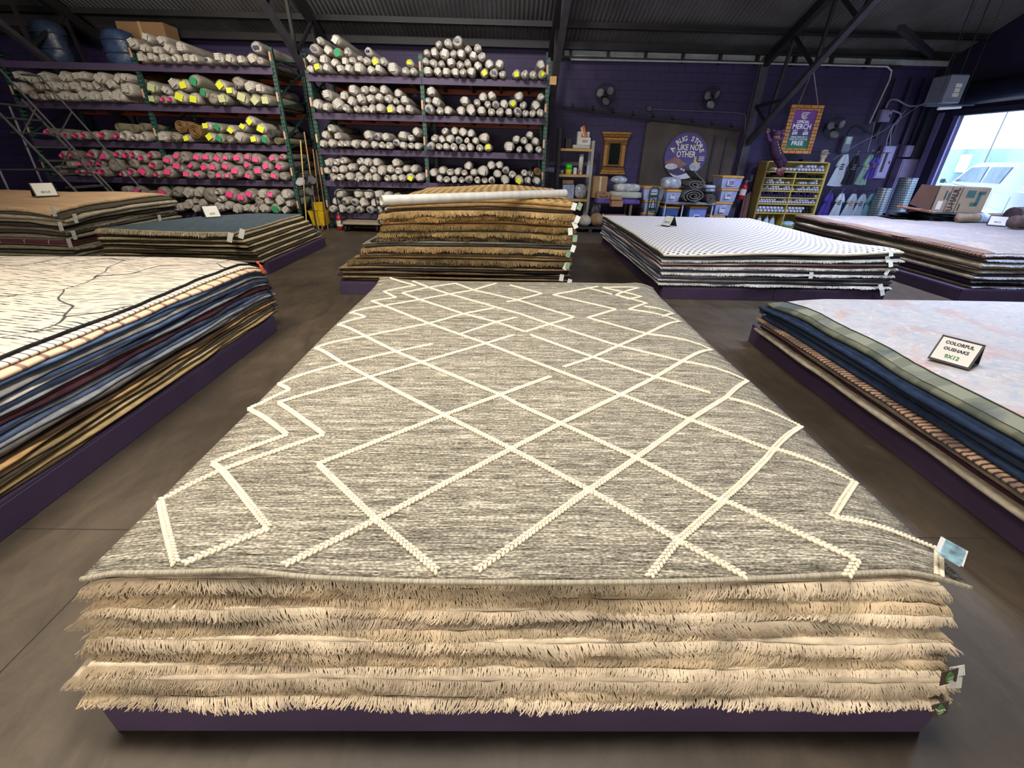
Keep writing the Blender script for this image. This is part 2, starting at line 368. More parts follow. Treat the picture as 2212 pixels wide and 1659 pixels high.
def stack(rect, z0, z1, layers, s, where, group, offs=None, jit=.015, seed=0, vs=US, us=US):
    """layers bottom to top: (colour, weight, dict). where completes the label"""
    tot = sum(l[1] for l in layers); c = 0; N = len(layers); out = []
    for k, (col, wgt, op) in enumerate(layers):
        h0, h1 = c / tot, (c + wgt) / tot; c += wgt
        R = random.Random(seed * 100 + k)
        e = offs(h0) if offs else (0, 0, 0, 0); o = op.get('off', (0, 0, 0, 0))
        r = tuple(rect[i] + e[i] + o[i] + R.uniform(-.008, .008) for i in range(4))
        zl = (lambda x, y, h=h0: z0 + .003 + (z1 - z0) * h * s(x, y, h)); zh = (lambda x, y, h=h1, a=h0: z0 + .003 + (z1 - z0) * (h - .10 * (h - a)) * s(x, y, h))
        m = list(op.get('mats') or [fab(col)]); sk = len(m) - 1; bk = None
        if op.get('back'): m.append(fab(op['back'], .15)); bk = sk + 1
        ob, pt = slab('area_rug', r, zl, zh, m, seed * 31 + k, op.get('jit', jit), us=us, vs=vs, topk=0, sidek=sk, backk=bk)
        rank = N - k; pos = 'topmost' if rank == 1 else ('lowest' if rank == N else ORD[rank] + ' from the top')
        tag(ob, '%s rug, %s %s' % (op.get('desc', 'plain'), pos, where), 'rug', group)
        for f in op.get('fringe', ()):
            side, n, L, drop, cols = f[:5]; kw = f[5] if len(f) > 5 else {}
            fm = MB(); u0, u1 = kw.pop('span', (0, 1)) if 'span' in kw else (0, 1)
            if side == 'y0': P = lambda t: (lambda q: V((q[0], q[1] - .002, zl(*q) + .8 * (zh(*q) - zl(*q)))))(pt(u0 + (u1 - u0) * t, 0)); O, T = V((0, -1, 0)), V((1, 0, 0))
            else: P = lambda t: (lambda q: V((q[0] - .004, q[1], (zl(*q) + zh(*q)) / 2)))(pt(1, u0 + (u1 - u0) * t)); O, T = V((1, 0, 0)), V((0, 1, 0))
            fringe(fm, n, P, O, T, L, drop, seed=seed * 17 + k, **kw); fm.build('fringe', mat(cols, .95, 0, .3, 9.0, spec=.1), ob)
        out.append((ob, pt, zl, zh))
    return out
def platform(rect, z1, label, seams=()):
    x0, x1, y0, y1 = rect
    t = thing('display_platform', label, 'platform', ((x0 + x1) / 2, (y0 + y1) / 2, 0), 'purple rug platforms')
    w = .035
    for (c, d) in (((x0 + x1) / 2, y0 + w / 2, x1 - x0), 0), (((x0 + x1) / 2, y1 - w / 2, x1 - x0), 0):
        xs_ = [x0] + list(seams if c[1] < (y0 + y1) / 2 else ()) + [x1]
        for a, b in zip(xs_, xs_[1:]): mb = MB(); mb.bbox(((a + b) / 2, c[1], z1 / 2 - .006), (b - a - .006, w, z1 - .012), .004); mb.build('board', PURP, t)
    for x in (x0 + w / 2, x1 - w / 2): mb = MB(); mb.bbox((x, (y0 + y1) / 2, z1 / 2 - .006), (w, y1 - y0 - 2 * w - .004, z1 - .012), .004); mb.build('board', PURP, t)
    mb = MB(); mb.box(((x0 + x1) / 2, (y0 + y1) / 2, z1 - .006), (x1 - x0 - .004, y1 - y0 - .004, .012)); mb.build('deck', PURP, t)
    return t
def hangtag(parent, p, w, h, dirx, diry, m, name='price_tag', label=None):
    M = frame(p, dirx, diry); mb = MB(); mb.add([M @ V((x * w / 2, y * h / 2, z)) for z in (-.0008, .0008) for x, y in ((-1, -1), (1, -1), (1, 1), (-1, 1))], [(3, 2, 1, 0), (4, 5, 6, 7), (0, 1, 5, 4), (1, 2, 6, 5), (2, 3, 7, 6), (3, 0, 4, 7)])
    return mb.build(name, m, parent, label=label)
def m_tag():
    m, nt, b = newmat('printed_tag'); v = coords(nt, (1, 1, 1)); wv = nd(nt, 'ShaderNodeTexWave', Scale=45.0, Distortion=6.0, Detail=2.0); nt.links.new(v, wv.inputs['Vector'])
    nt.links.new(ramp(nt, wv.outputs['Fac'], [(.12, '8f8f92'), (.3, 'e4e2da')]), b.inputs['Base Color']); b.inputs['Roughness'].default_value = .5; return m
MTAG = m_tag()
# ---- the grey braided rug stack in the foreground
def m_heather():
    m, nt, b = newmat('grey_heather_flatweave')
    n = nd(nt, 'ShaderNodeTexNoise', Scale=1.0, Detail=3.0, Roughness=.65); nt.links.new(coords(nt, (11, 150, 1)), n.inputs['Vector'])
    n2 = nd(nt, 'ShaderNodeTexNoise', Scale=1.0, Detail=2.0); nt.links.new(coords(nt, (1.6, 30, 1)), n2.inputs['Vector'])
    n3 = nd(nt, 'ShaderNodeTexNoise', Scale=1.0, Detail=2.0); nt.links.new(coords(nt, (75, 180, 1)), n3.inputs['Vector'])
    a = mth(nt, 'ADD', mth(nt, 'MULTIPLY', n.outputs['Fac'], .5), mth(nt, 'ADD', mth(nt, 'MULTIPLY', n2.outputs['Fac'], .22), mth(nt, 'MULTIPLY', n3.outputs['Fac'], .38)))
    nt.links.new(ramp(nt, a, [(.41, '35332c'), (.52, '736e63'), (.59, '9b9484'), (.69, 'e2d9c8')]), b.inputs['Base Color'])
    b.inputs['Roughness'].default_value = .95; b.inputs['Specular IOR Level'].default_value = .1
    bump(nt, b, a, .8, .006); return m
MHEATH = m_heather(); MBRAID = mat('e9dec6', .95, 0, .1, 30, spec=.1, bmp=.4, bscale=160)
S1 = (-1.27, 1.39, .86, 4.62); Z1a, Z1b = .163, .485
def ex1(x, y, h): return 0
s1 = surf(S1, .10, .03, 1)
BEI = ['ccbba2', 'bfac8f', 'b3a38d', 'd0bfa6', 'c2ad8e', 'baa78b']
lay = []
for k in range(13):
    c = BEI[k % 6]; ds = ['ivory', 'pale sand', 'greyish beige', 'cream', 'straw beige', 'oatmeal'][k % 6]
    y_ = -.095 + .185 * (k / 12) ; n = 300
    lay.append((c, 1, dict(desc='%s long-fringed' % ds, off=(.03 * math.sin(k * 2.1) - .02 * k / 12, -.02 * math.cos(k * 1.7) + .055 * k / 12, y_ - .0, .02 * math.sin(k * 1.3)),
        fringe=[('y0', n, .050 + .010 * math.sin(k * 2.7), .62 if k else .5, c, dict(strands=4, rad=.0017, lean=.45, wig=.2, ends=.55, outk=.72 if k else .9))])))
platform((-1.217, 1.385, .752, 4.55), Z1a, 'long purple platform nearest the camera, under the fringed rug pile')
st1 = stack((S1[0] + .02, S1[1] - .02, S1[2], S1[3] - .05), Z1a, Z1b, lay, s1, 'of the pile under the grey braided rug', 'rugs of the foreground pile', seed=1, jit=.01)
top1 = lambda x, y: Z1a + (Z1b - Z1a) * s1(x, y, 1) + .006
def rug1z(x, y):
    z = top1(x, y)
    z += .022 * math.exp(-((x + .80) / .13) ** 2 - ((y - .9) / .12) ** 2) + .008 * math.sin(x * 5.2 + .6) * math.exp(-(y - .86) / .12)
    z += .05 * math.exp(-((x + 1.3) ** 2 + (y - 4.7) ** 2) / .03) + .03 * math.exp(-((x - 1.5) ** 2 + (y - 4.62) ** 2) / .03)
    dx = max(0, x - 1.40, -1.29 - x); z -= .35 * dx
    return z + .002
c = [onz(172, 1262, .455), onz(2120, 1258, .455), onz(1413, 611, .50), onz(819, 597, .515)]
def rug1pt(u, v):
    a = c[0].lerp(c[1], u); b = c[3].lerp(c[2], u)
    p = a.lerp(b, v); x, y = p.x, p.y
    y += .018 * math.sin(u * 7 + 1) * (1 - v) + (-.05 * math.sin(PI * u) * v)
    return x, y
gr = thing('area_rug', 'large grey heather flatwoven rug with raised cream braided diamonds, nearest the camera', 'rug', (.05, 2.7, rug1z(.05, 2.7)), 'rugs of the foreground pile')
mb = MB(); nu, nv = 54, 70
mb.grid(lambda u, v: (lambda q: V((q[0], q[1], rug1z(*q) + .009)))(rug1pt(u, v)), nu, nv)
n0 = len(mb.v); mb.v += [v - V((0, 0, .009)) for v in mb.v]; top_f = list(mb.f); mb.f += [tuple(n0 + i for i in f[::-1]) for f in top_f]; mb.m = [0] * len(mb.f)
J = nv + 1; rim = [i * J for i in range(nu + 1)] + [nu * J + j for j in range(1, J)] + [i * J + nv for i in range(nu - 1, -1, -1)] + [j for j in range(nv - 1, 0, -1)]
for a, b in zip(rim, rim[1:] + rim[:1]): mb.f.append((a, n0 + a, n0 + b, b)); mb.m.append(0)
mb.build('field', MHEATH, gr, True)
for v_, nm in ((0, 0), (1, 1)):
    mb = MB(); R = random.Random(4)
    pts = [(lambda q: V((q[0], q[1] + (-.004 if v_ == 0 else .004), rug1z(*q) + .004)))(rug1pt(i / 160, v_)) for i in range(161)]
    mb.tube(pts, .0085, 8); mb.build('whipped_edge', mat('a29a88', .95, 0, .35, 1.0, (190, 1, 1), spec=.1), gr, True)
# braids: each polyline is traced on the rug
za = lambda x, y: (560 + x / 2.266, 580 + y / 2.266); zb = lambda x, y: (1060 + x / 1.8129, 580 + y / 1.8129)
zc = lambda x, y: (300 + x / 1.5119, 840 + y / 1.5119); zd = lambda x, y: (1000 + x / 1.1339, 840 + y / 1.1339)
A = lambda *p: [za(*q) for q in p]; B = lambda *p: [zb(*q) for q in p]; Cc = lambda *p: [zc(*q) for q in p]; D = lambda *p: [zd(*q) for q in p]
LINES = [
    A((640, 47), (660, 55), (765, 85), (610, 115), (670, 145), (550, 162), (610, 185), (830, 272), (980, 325), (1110, 370)) + B((109, 345), (255, 400), (510, 497), (780, 595), (1100, 715)) + D((770, 150), (960, 230), (905, 315), (1165, 395), (1165, 458)),
    A((750, 64), (830, 95), (930, 128), (1150, 190)) + B((109, 178), (230, 220), (500, 305), (750, 366), (1005, 442), (925, 505), (780, 595), (570, 745), (380, 875)) + D((305, 252), (130, 380), (32, 448)),
    A((1160, 75), (1050, 108), (930, 128), (785, 155), (610, 185), (445, 220), (520, 240), (385, 278), (520, 335), (670, 410), (795, 462), (1180, 622)) + B((109, 536), (275, 610), (570, 745), (900, 915)) + D((640, 275), (965, 420), (938, 462)),
    A((1050, 108), (960, 75), (830, 95), (700, 122), (785, 155), (1000, 225), (1160, 265)) + B((135, 250), (230, 220), (325, 192), (105, 125)) + A((1050, 108),),
    A((1150, 195), (1000, 225), (830, 272), (520, 335), (275, 392), (410, 468), (540, 535), (905, 722), (1230, 885)) + D((310, 250), (540, 380), (695, 463)),
    A((980, 325), (1160, 265)) + B((100, 193),),
    A((850, 372), (670, 410), (410, 468), (95, 568), (150, 597)) + Cc((360, 68), (485, 152), (240, 245), (275, 270), (425, 458), (145, 574)),
    A((1245, 328), (1110, 370), (795, 462), (540, 535), (95, 660)) + Cc((605, 152), (270, 268), (70, 365), (122, 574)),
    B((235, 425), (40, 497)) + A((905, 722),) + Cc((585, 248), (775, 430), (978, 600)),
    B((155, 262), (400, 350), (645, 428), (860, 490)),
    B((285, 388), (400, 350), (500, 305), (610, 258), (740, 210), (540, 162), (610, 138), (490, 105), (580, 78), (440, 77), (590, 112), (545, 122), (490, 105)),
    B((420, 72), (245, 105), (490, 162), (380, 195), (610, 258), (865, 320), (750, 366), (645, 428), (510, 497), (275, 610), (80, 710)) + Cc((775, 430), (472, 578)),
    B((375, 77), (475, 103)), B((75, 67), (200, 100), (105, 125), (65, 133)), B((600, 150), (715, 178), (675, 190)),
    B((930, 510), (1215, 620), (1105, 712), (1080, 745), (975, 850), (900, 915)) + D((635, 278), (520, 380), (455, 463))]
def on_rug(px):
    z = .49
    for _ in range(6): p = onz(px[0], px[1], z); z = rug1z(p.x, p.y) + .009
    return p
mb = MB(); sp = .0165; done = set()
for L in LINES:
    P = [on_rug(q) for q in L]
    for a, b in zip(P, P[1:]):
        key = tuple(sorted((tuple(round(q, 2) for q in a), tuple(round(q, 2) for q in b))))
        if key in done: continue
        done.add(key)
        d = b - a; n = max(1, int(d.length / sp)); t = d.normalized(); sd = t.cross(V((0, 0, 1)))
        for i in range(n):
            p = a + d * ((i + .5) / n); p.z = rug1z(p.x, p.y) + .0125
            for sgn in (-1, 1):
                w_ = (t + sd * (.75 * sgn)).normalized(); u_ = V((0, 0, 1)); M = Matrix((w_, u_.cross(w_), u_)).transposed()
                mb.ell(p + sd * (.0065 * sgn) + t * (.004 * sgn), (.0125, .0068, .0075), M, 6, 4)
mb.build('braid', MBRAID, gr, True)
# hang tags at the right-hand front corner
q = onz(2052, 1196, .49); M_ = mat('6f8f98', .35, var=.6, scale=35, name='printed card')
hangtag(gr, q + V((0, 0, .012)), .075, .10, V((.5, -.6, -.1)), V((.6, .5, 0)), MTAG)
hangtag(gr, q + V((-.01, -.012, .018)), .055, .10, V((.5, -.6, -.1)), V((.6, .5, .05)), M_)
def leaf_tag(rug, px, Y):
    p = ony(px[0], px[1], Y); ax, ay = V((.95, .1, .25)), V((-.2, .1, 1))
    t = hangtag(rug, p, .052, .062, ax, ay, mat('4a3a38', .7), 'leaf_label', 'dark brown cloth label with green leaf')
    M = frame(p + V((0, -.003, 0)), ax, ay); mb = MB(); pts = [(0, -.027), (.012, -.012), (.014, .004), (.006, .02), (.001, .028), (-.009, .018), (-.014, 0), (-.010, -.016)]
    mb.prism([M @ V((x, y, 0)) for x, y in pts], M.to_3x3() @ V((0, 0, -.0015))); mb.build('leaf', mat('4f7f45', .6, var=.25, scale=40), t)
    for i in range(3):
        mb = MB(); mb.add([M @ V((x, y, -.0005)) + V((0, -.0025, 0)) for x, y in ((-.008, .006 - i * .008), (.008, .008 - i * .008), (.008, .005 - i * .008), (-.008, .003 - i * .008))], [(0, 1, 2, 3)]); mb.build('lettering', WHITE, t)
leaf_tag(st1[4][0], (2050, 1462), .77); leaf_tag(st1[0][0], (2030, 1532), .74)
hangtag(st1[5][0], onx(2068, 1450, 1.40), .06, .03, V((1, .2, -.1)), V((0, .6, 1)), MTAG); hangtag(st1[4][0], onx(2064, 1474, 1.39), .065, .034, V((1, .2, -.35)), V((.2, .6, 1)), MTAG)
# ---- left foreground pile
def m_hatch():
    m, nt, b = newmat('cream_rug_with_dark_hatching')
    wob = nd(nt, 'ShaderNodeTexNoise', Scale=2.2, Detail=1.0); nt.links.new(coords(nt), wob.inputs['Vector'])
    base = coords(nt, (1.0, .75, 0)); ad = nd(nt, 'ShaderNodeVectorMath', _operation='MULTIPLY_ADD'); nt.links.new(wob.outputs['Color'], ad.inputs[0]); ad.inputs[1].default_value = (.5, .5, 0); nt.links.new(base, ad.inputs[2])
    vo = nd(nt, 'ShaderNodeTexVoronoi', Scale=1.25); nt.links.new(ad.outputs[0], vo.inputs['Vector'])
    ve = nd(nt, 'ShaderNodeTexVoronoi', Scale=1.25, _feature='DISTANCE_TO_EDGE'); nt.links.new(ad.outputs[0], ve.inputs['Vector'])
    sep = nd(nt, 'ShaderNodeSeparateColor'); nt.links.new(vo.outputs['Color'], sep.inputs[0])
    def hatch(ang, sc, seed):
        w = nd(nt, 'ShaderNodeTexWave', Scale=sc, Distortion=1.8, Detail=2.0, Detail__Scale=1.6, _bands_direction='Y'); nt.links.new(coords(nt, (1, 1, 0), (0, 0, ang)), w.inputs['Vector'])
        n = nd(nt, 'ShaderNodeTexNoise', Scale=1.0, Detail=3.0); nt.links.new(coords(nt, (4.0, 26, 0), (0, 0, ang)), n.inputs['Vector'])
        return mth(nt, 'MULTIPLY', ramp(nt, w.outputs['Fac'], [(.16, 1.0), (.34, 0.0)]), ramp(nt, n.outputs['Fac'], [(.44, 0.0), (.56, 1.0)]))
    a = hatch(.22, 8.5, 0); c_ = hatch(-.28, 8.0, 1); d = hatch(1.25, 7.0, 2)
    k = mixc(nt, mth(nt, 'GREATER_THAN', sep.outputs[0], .5), a, c_); k = mixc(nt, mth(nt, 'GREATER_THAN', sep.outputs[1], .84), k, d)
    border = ramp(nt, ve.outputs['Distance'], [(.006, 1.0), (.014, 0.0)])
    c = mixc(nt, mth(nt, 'MAXIMUM', k, border), 'c6bdb0', '3f3f44'); nt.links.new(c, b.inputs['Base Color'])
    b.inputs['Roughness'].default_value = .95; b.inputs['Specular IOR Level'].default_value = .1
    n3 = nd(nt, 'ShaderNodeTexNoise', Scale=160.0); nt.links.new(coords(nt), n3.inputs['Vector']); bump(nt, b, n3.outputs['Fac'], .4); return m
S2 = (-5.15, -2.38, .62, 4.42)
def ex2(x, y, h): return -.10 * math.exp(-((x + 2.38) ** 2 + (y - 4.42) ** 2) / .04) - .05 * math.exp(-(4.42 - y) / .12)
s2 = surf(S2, .05, .035, 2, ex2, .1)
L2 = [('5a4c38', 1, 'dark tan'), ('c2a777', 1, 'straw'), ('6b5a42', .9, 'dull brown'), ('d1bd92', .8, 'pale straw'), ('4d453b', .9, 'dark brown'), ('a58c63', 1, 'khaki'), ('3c362f', .9, 'near-black brown'), ('d0a771', .9, 'golden tan'), ('4b3a2e', 1, 'chocolate'),
      ('8d8474', 1.1, 'grey-brown'), ('6e6a66', 1.2, 'stone grey'), ('9fa3a8', 1.2, 'silver grey'), ('5f6f8d', 1.1, 'slate blue'), ('cfcabf', .9, 'off-white'), ('46506b', 1.2, 'dusk blue'), ('4a2d33', 1.2, 'plum'), ('6b3230', .9, 'brick red'), ('9aa2a8', 1.0, 'pale grey-blue'),
      ('333d58', 1.1, 'deep navy'), ('d8d2c4', .8, 'ivory'), ('47597a', 1.2, 'mid blue'), ('9c9893', 1, 'warm grey'), ('4a5d78', 1.3, 'steel blue'), ('5b6f8c', 1.1, 'denim blue')]
lay = [(c, w, dict(desc='%s woven' % d, back=['d9cdb6', '2a2a2c', 'b9aa8c', None][i % 4], off=(0, .012 * math.sin(i * 1.9), 0, -.012 * math.cos(i)))) for i, (c, w, d) in enumerate(L2)]
lay.append(('dcbba0', 1.3, dict(desc='peach thinly striped', off=(0, 0, 0, 0), mats=[fab('dcbba0', .1), None][:1])))
lay.append(('e0d3bf', 1.0, dict(desc='cream rug-edged ticked', off=(0, -.03, 0, -.02))))
lay.append(('d8cfc2', 1.0, dict(desc='cream shag with dark broken diamond hatching', off=(0, -.085, 0, -.02), mats=[m_hatch(), fab('2d2c30', .6)])))
def ticks(base, line, sc):
    m, nt, b = newmat('ticked_cloth'); w = nd(nt, 'ShaderNodeTexWave', Scale=sc, Distortion=1.2, _bands_direction='Y'); nt.links.new(coords(nt), w.inputs['Vector'])
    nt.links.new(mixc(nt, ramp(nt, w.outputs['Fac'], [(.06, 1.0), (.16, 0.0)]), base, line), b.inputs['Base Color']); b.inputs['Roughness'].default_value = .95; return m
lay[-3][2]['mats'] = [ticks('dcb799', '8c6f62', 2.4)]; lay[-2][2]['mats'] = [ticks('e0d4c0', '6d6a68', 6.5)]
lay[-2][2]['desc'] = 'cream ticked'
platform((-5.1, -2.335, .6, 4.31), .163, 'purple platform at left foreground, under the blue and cream pile')
FV = [0, .012, .03] + [i / 30 for i in range(1, 30)] + [.975, .99, 1]
st2 = stack(S2, .163, .735, lay, s2, 'of the left foreground pile', 'rugs of the left foreground pile', seed=2, jit=.02, vs=FV, offs=lambda h: (0, .03 * (1 - h), 0, .03 * (1 - h)))
mb = MB(); p = V((-2.40, 4.36, .68)); R = random.Random(3)
for i in range(26): a = R.uniform(0, 6.3); mb.tube([p, p + V((.02 + .01 * math.cos(a), .01 * math.sin(a), -.035)), p + V((.03 + .022 * math.cos(a), .02 * math.sin(a), -.10))], .003, 3)
mb.ell(p, (.014, .014, .014)); mb.build('tassel', mat('c4572f', .9), st2[-3][0], label='orange corner tassel')
mb = MB()
for i in range(9): q = V((-2.352 + .012 * math.sin(i * 2), 4.36 + .012 * math.cos(i * 2), .50 - i * .035)); mb.ell(q, (.016, .016, .024))
mb.build('tassel', mat('2c2d33', .9, var=.8, scale=60), st2[9][0], label='dark twisted corner tassel')
# ---- blue-grey pile behind it
S3 = (-5.78, -3.84, 6.55, 8.75)
def ex3(x, y, h): return -.16 * max(0, (-4.6 - x)) * max(0, y - 6.6) * .55
s3 = surf(S3, .06, .035, 3, ex3, .1)
L3 = [('8a7b61', 1, 'tan'), ('3f3a33', .8, 'charcoal brown'), ('b5a37f', 1, 'sand'), ('4a463d', .9, 'olive brown'), ('a8987a', 1, 'dull gold'), ('3a372f', .8, 'black-brown'), ('b9a988', 1, 'pale tan'), ('56523f', .9, 'moss'), ('c0b08d', 1, 'light straw'), ('48443a', .9, 'dark taupe'), ('a99c80', 1, 'beige')]
lay = [(c, w, dict(desc='%s looped' % d, back=['2b2822', None, 'cfc09c'][i % 3])) for i, (c, w, d) in enumerate(L3)] + [('54626e', .9, dict(desc='blue-grey plain with cream knotted fringe', mats=[fab('566570', .2), fab('a89a7c')], fringe=[('y0', 46, .085, .55, 'c9bc9e', dict(strands=4, rad=.0042, lean=.15, wig=.08))]))]
platform((-5.75, -3.54, 6.67, 9.0), .163, 'purple platform at mid left, under the blue-grey rug pile')
st3 = stack(S3, .163, .635, lay, s3, 'of the mid-left pile', 'rugs of the mid-left pile', seed=3, jit=.02, offs=lambda h: (-.05 * (1 - h), .24 * (1 - h) ** .8, .1 * (1 - h), .25 * (1 - h)))
for px in ((497, 513), (522, 505)): hangtag(st3[-1][0], ony(px[0], px[1], 6.46), .07, .13, V((1, 0, -.3)), V((.3, .3, 1)), MTAG)
# ---- peach pile at far left
S4 = (-9.3, -6.0, 6.36, 8.65)
s4 = surf(S4, .05, .04, 4, lambda x, y, h: -.10 * math.exp(-((x + 6.0) ** 2 + (y - 6.36) ** 2) / .12) * h, .1)
L4 = [('9b937f', 1, 'stone'), ('6b6558', 1, 'dusky grey'), ('b0a68f', 1, 'pale stone'), ('5d584d', 1, 'dark taupe'), ('958c79', 1.3, 'putty'), ('7d3d47', 2.2, 'maroon angular-patterned'), ('8e8676', 1, 'ash'), ('504a44', 1.1, 'dark brown'), ('877d6e', 1.1, 'mushroom'), ('474038', 1, 'black-brown'), ('978d7a', 1.2, 'flax'), ('b6ab95', 1.2, 'pale flax'), ('5a5449', .8, 'dark grey')]
m4, nt, b = newmat('maroon_with_pale_meander'); wv = nd(nt, 'ShaderNodeTexBrick', Scale=1.0, Brick__Width=.34, Row__Height=.07, Mortar__Size=.006); wv.inputs['Color1'].default_value = wv.inputs['Color2'].default_value = (*lin('5a2b36'), 1); wv.inputs['Mortar'].default_value = (*lin('b9a79c'), 1)
nt.links.new(coords(nt, (1, 1, 1), (PI / 2, 0, 0)), wv.inputs['Vector']); nt.links.new(wv.outputs['Color'], b.inputs['Base Color']); b.inputs['Roughness'].default_value = .95
lay = [(c, w, dict(desc='%s' % d, mats=[m4] if 'maroon' in d else None, back=[None, '26231f', 'a99f8b'][i % 3], off=(0, .03 * math.sin(i * 1.3), 0, 0), fringe=[('x1', 120, .05, .5, '8a8172', dict(strands=2, rad=.003))] if i in (1, 4, 8) else ())) for i, (c, w, d) in enumerate(L4)]
lay.append(('d9b48c', 1.0, dict(desc='peach-beige faintly streaked', off=(0, -.1, 0, 0), mats=[mat('d8b48e', .95, 0, .16, 2.2, (1, 4, 1)), fab('c0a684')])))
platform((-9.3, -6.02, 6.42, 8.9), .163, 'purple platform at far left, under the tall peach-topped pile')
st4 = stack(S4, .163, .94, lay, s4, 'of the far-left pile', 'rugs of the far-left pile', seed=4, jit=.035)
for k, px in ((9, (163, 472)), (6, (160, 508)), (11, (116, 457)), (5, (131, 489)), (2, (150, 525)), (7, (345, 472))):
    p = onx(px[0], px[1], -5.93) if px[0] > 140 else ony(px[0], px[1], 6.3); hangtag(st4[k][0], p, .05, .12, V((.3, 1, 0)), V((0, -.5, 1)), MTAG)
# small folded grey corner at the extreme left
mb = MB(); 
for k in range(3):
    pts = [ony(x, y - k * 7, 5.75) for x, y in ((-60, 522), (-15, 517), (18, 522), (34, 535), (44, 552))]
    for p_ in pts: p_.z = max(p_.z, .2)
    prof = [(p_.x, p_.z) for p_ in pts]; Lw = .02
    mb.prism([V((x, 5.2, z)) for x, z in prof] + [V((x - .01, 5.2, z - .028)) for x, z in prof[::-1]], (0, .55, 0))
# ---- tall tan jute pile in the centre
S5 = (-1.44, .83, 5.72, 8.4)
def ex5(x, y, h): return (.05 * math.exp(-((x + .1) / .7) ** 2) - .02 - .05 * math.exp(-(x + 1.5) / .25)) * h
s5 = surf(S5, .02, .03, 5, ex5, .1)
def off5(h):
    tab = [(0, -.70), (.16, -.68), (.27, -.50), (.42, -.36), (.50, -.33), (.56, -.13), (.7, -.09), (.82, -.08), (1, 0)]
    for (a, x), (b_, y) in zip(tab, tab[1:]):
        if a <= h <= b_: return (x + (y - x) * (h - a) / (b_ - a), 0, 0, 0)
    return (0, 0, 0, 0)
FB = lambda c, n=150, L=.07, d=.75, r=.0042: [('y0', n, L, d, c, dict(strands=3, rad=r, lean=.3, wig=.2, outk=.7))]
L5 = [('40362b', 1, 'dark coffee', 0), ('897355', .8, 'caramel', 0), ('3d3a35', .8, 'soot', 0), ('766148', .9, 'toffee', 0), ('363430', .9, 'charcoal', 0), ('8d765a', .8, 'camel', 0), ('413f3a', .9, 'ash black', 0), ('60513c', 1.7, 'umber long-fringed', '7b684a'), ('a28763', .8, 'honey', 0), ('76634b', .8, 'bronze', 0), ('44423f', .8, 'pewter', 0), ('927c5c', 1.5, 'ochre fringed', '9f855e'),
      ('4b4945', .8, 'lead grey', 0), ('898577', .7, 'grey linen', 0), ('333335', .8, 'ink grey', 0), ('594e3d', 1.0, 'bark-brown fringed', '6c5a40'), ('786648', 1.3, 'dark gold fringed', '917c55'), ('63635e', .7, 'grey-green', 0), ('685134', 1.5, 'rust-brown shag-fringed', '7f653f'), ('8f7048', .8, 'amber', 0), ('725935', 1.6, 'tawny fringed', '896c43'), ('ad946a', 1.5, 'golden fringed', 'b4996d'), ('4e4233', .8, 'brown-bound', 0), ('9b7d58', 1, 'light caramel', 0)]
lay = [(c, w, dict(desc='%s jute' % d, fringe=FB(f) if f else (), off=(.03 * math.sin(i * 2.3), .012 * math.sin(i * 1.1), .01 * math.sin(i), 0))) for i, (c, w, d, f) in enumerate(L5)]
def m_chev():
    m, nt, b = newmat('tan_chevron_jute'); w = nd(nt, 'ShaderNodeTexWave', Scale=3.2, Distortion=0.0, _bands_direction='DIAGONAL'); 
    tc = nt.nodes.new('ShaderNodeTexCoord'); sx = nd(nt, 'ShaderNodeSeparateXYZ'); nt.links.new(tc.outputs['Object'], sx.inputs[0])
    zig = mth(nt, 'ABSOLUTE', mth(nt, 'SUBTRACT', mth(nt, 'FRACT', mth(nt, 'MULTIPLY', sx.outputs[1], 6.0)), .5)); vv = mth(nt, 'ADD', mth(nt, 'MULTIPLY', sx.outputs[0], 60.0), mth(nt, 'MULTIPLY', zig, 7.0)); sn = mth(nt, 'SINE', vv)
    c = ramp(nt, mth(nt, 'MULTIPLY', mth(nt, 'ADD', sn, 1.0), .5), [(.2, '8f6d3e'), (.6, 'cba468'), (.95, 'ddbf85')]); nt.links.new(c, b.inputs['Base Color']); b.inputs['Roughness'].default_value = .95
    bump(nt, b, sn, .6, .02); return m
lay.append(('c9a266', 1.4, dict(desc='tan chevron-woven', mats=[m_chev(), fab('c09a62')], off=(.06, 0, 0, 0))))
platform((-2.15, .9, 5.69, 8.5), .163, 'purple platform in the centre, under the tall tan jute pile')
st5 = stack(S5, .163, 1.2, lay, s5, 'of the tall central pile', 'rugs of the tall central pile', seed=5, jit=.02, offs=off5)
TG = mat('dfe3df', .5, var=.1); TGG = mat('7f9a7c', .5, var=.4, scale=60)
R = random.Random(8)
for i, (px, k) in enumerate([((1240, 446), 23), ((1252, 446), 22), ((1247, 474), 19), ((1242, 486), 18), ((1232, 500), 16), ((1242, 515), 14), ((1238, 537), 12), ((1228, 548), 11), ((1222, 576), 7), ((1226, 574), 6), ((1213, 600), 3), ((1230, 610), 1)]):
    p = ony(px[0], px[1], 5.66); hangtag(st5[k][0], p, .055, .085, V((1, -.1, R.uniform(-.5, .5))), V((R.uniform(-.5, .5), .3, 1)), TGG if i in (1, 5, 7, 9) else TG)
tb = MB(); a = onz(823, 426, 1.27); b_ = onz(1221, 412, 1.27); tb.tube([a, b_], .045, 16, False); tb.tube([a + (b_ - a) * .002, b_ - (b_ - a) * .002], .038, 16, False)
tb.f += []; tube_o = solo(tb, 'cardboard_tube', mat('d5d3cc', .6, 0, .12, 1.0, (14, 14, 1)), 'long white cardboard tube lying across the top of the tall tan pile', 'tube', smooth=True)
ZT5 = max((st5[-1][3](x, y)) for x, y in ((a.x, a.y), (b_.x, b_.y), ((a.x + b_.x) / 2, (a.y + b_.y) / 2)))
dz = ZT5 + .046 - 1.27; tube_o.location.z += dz
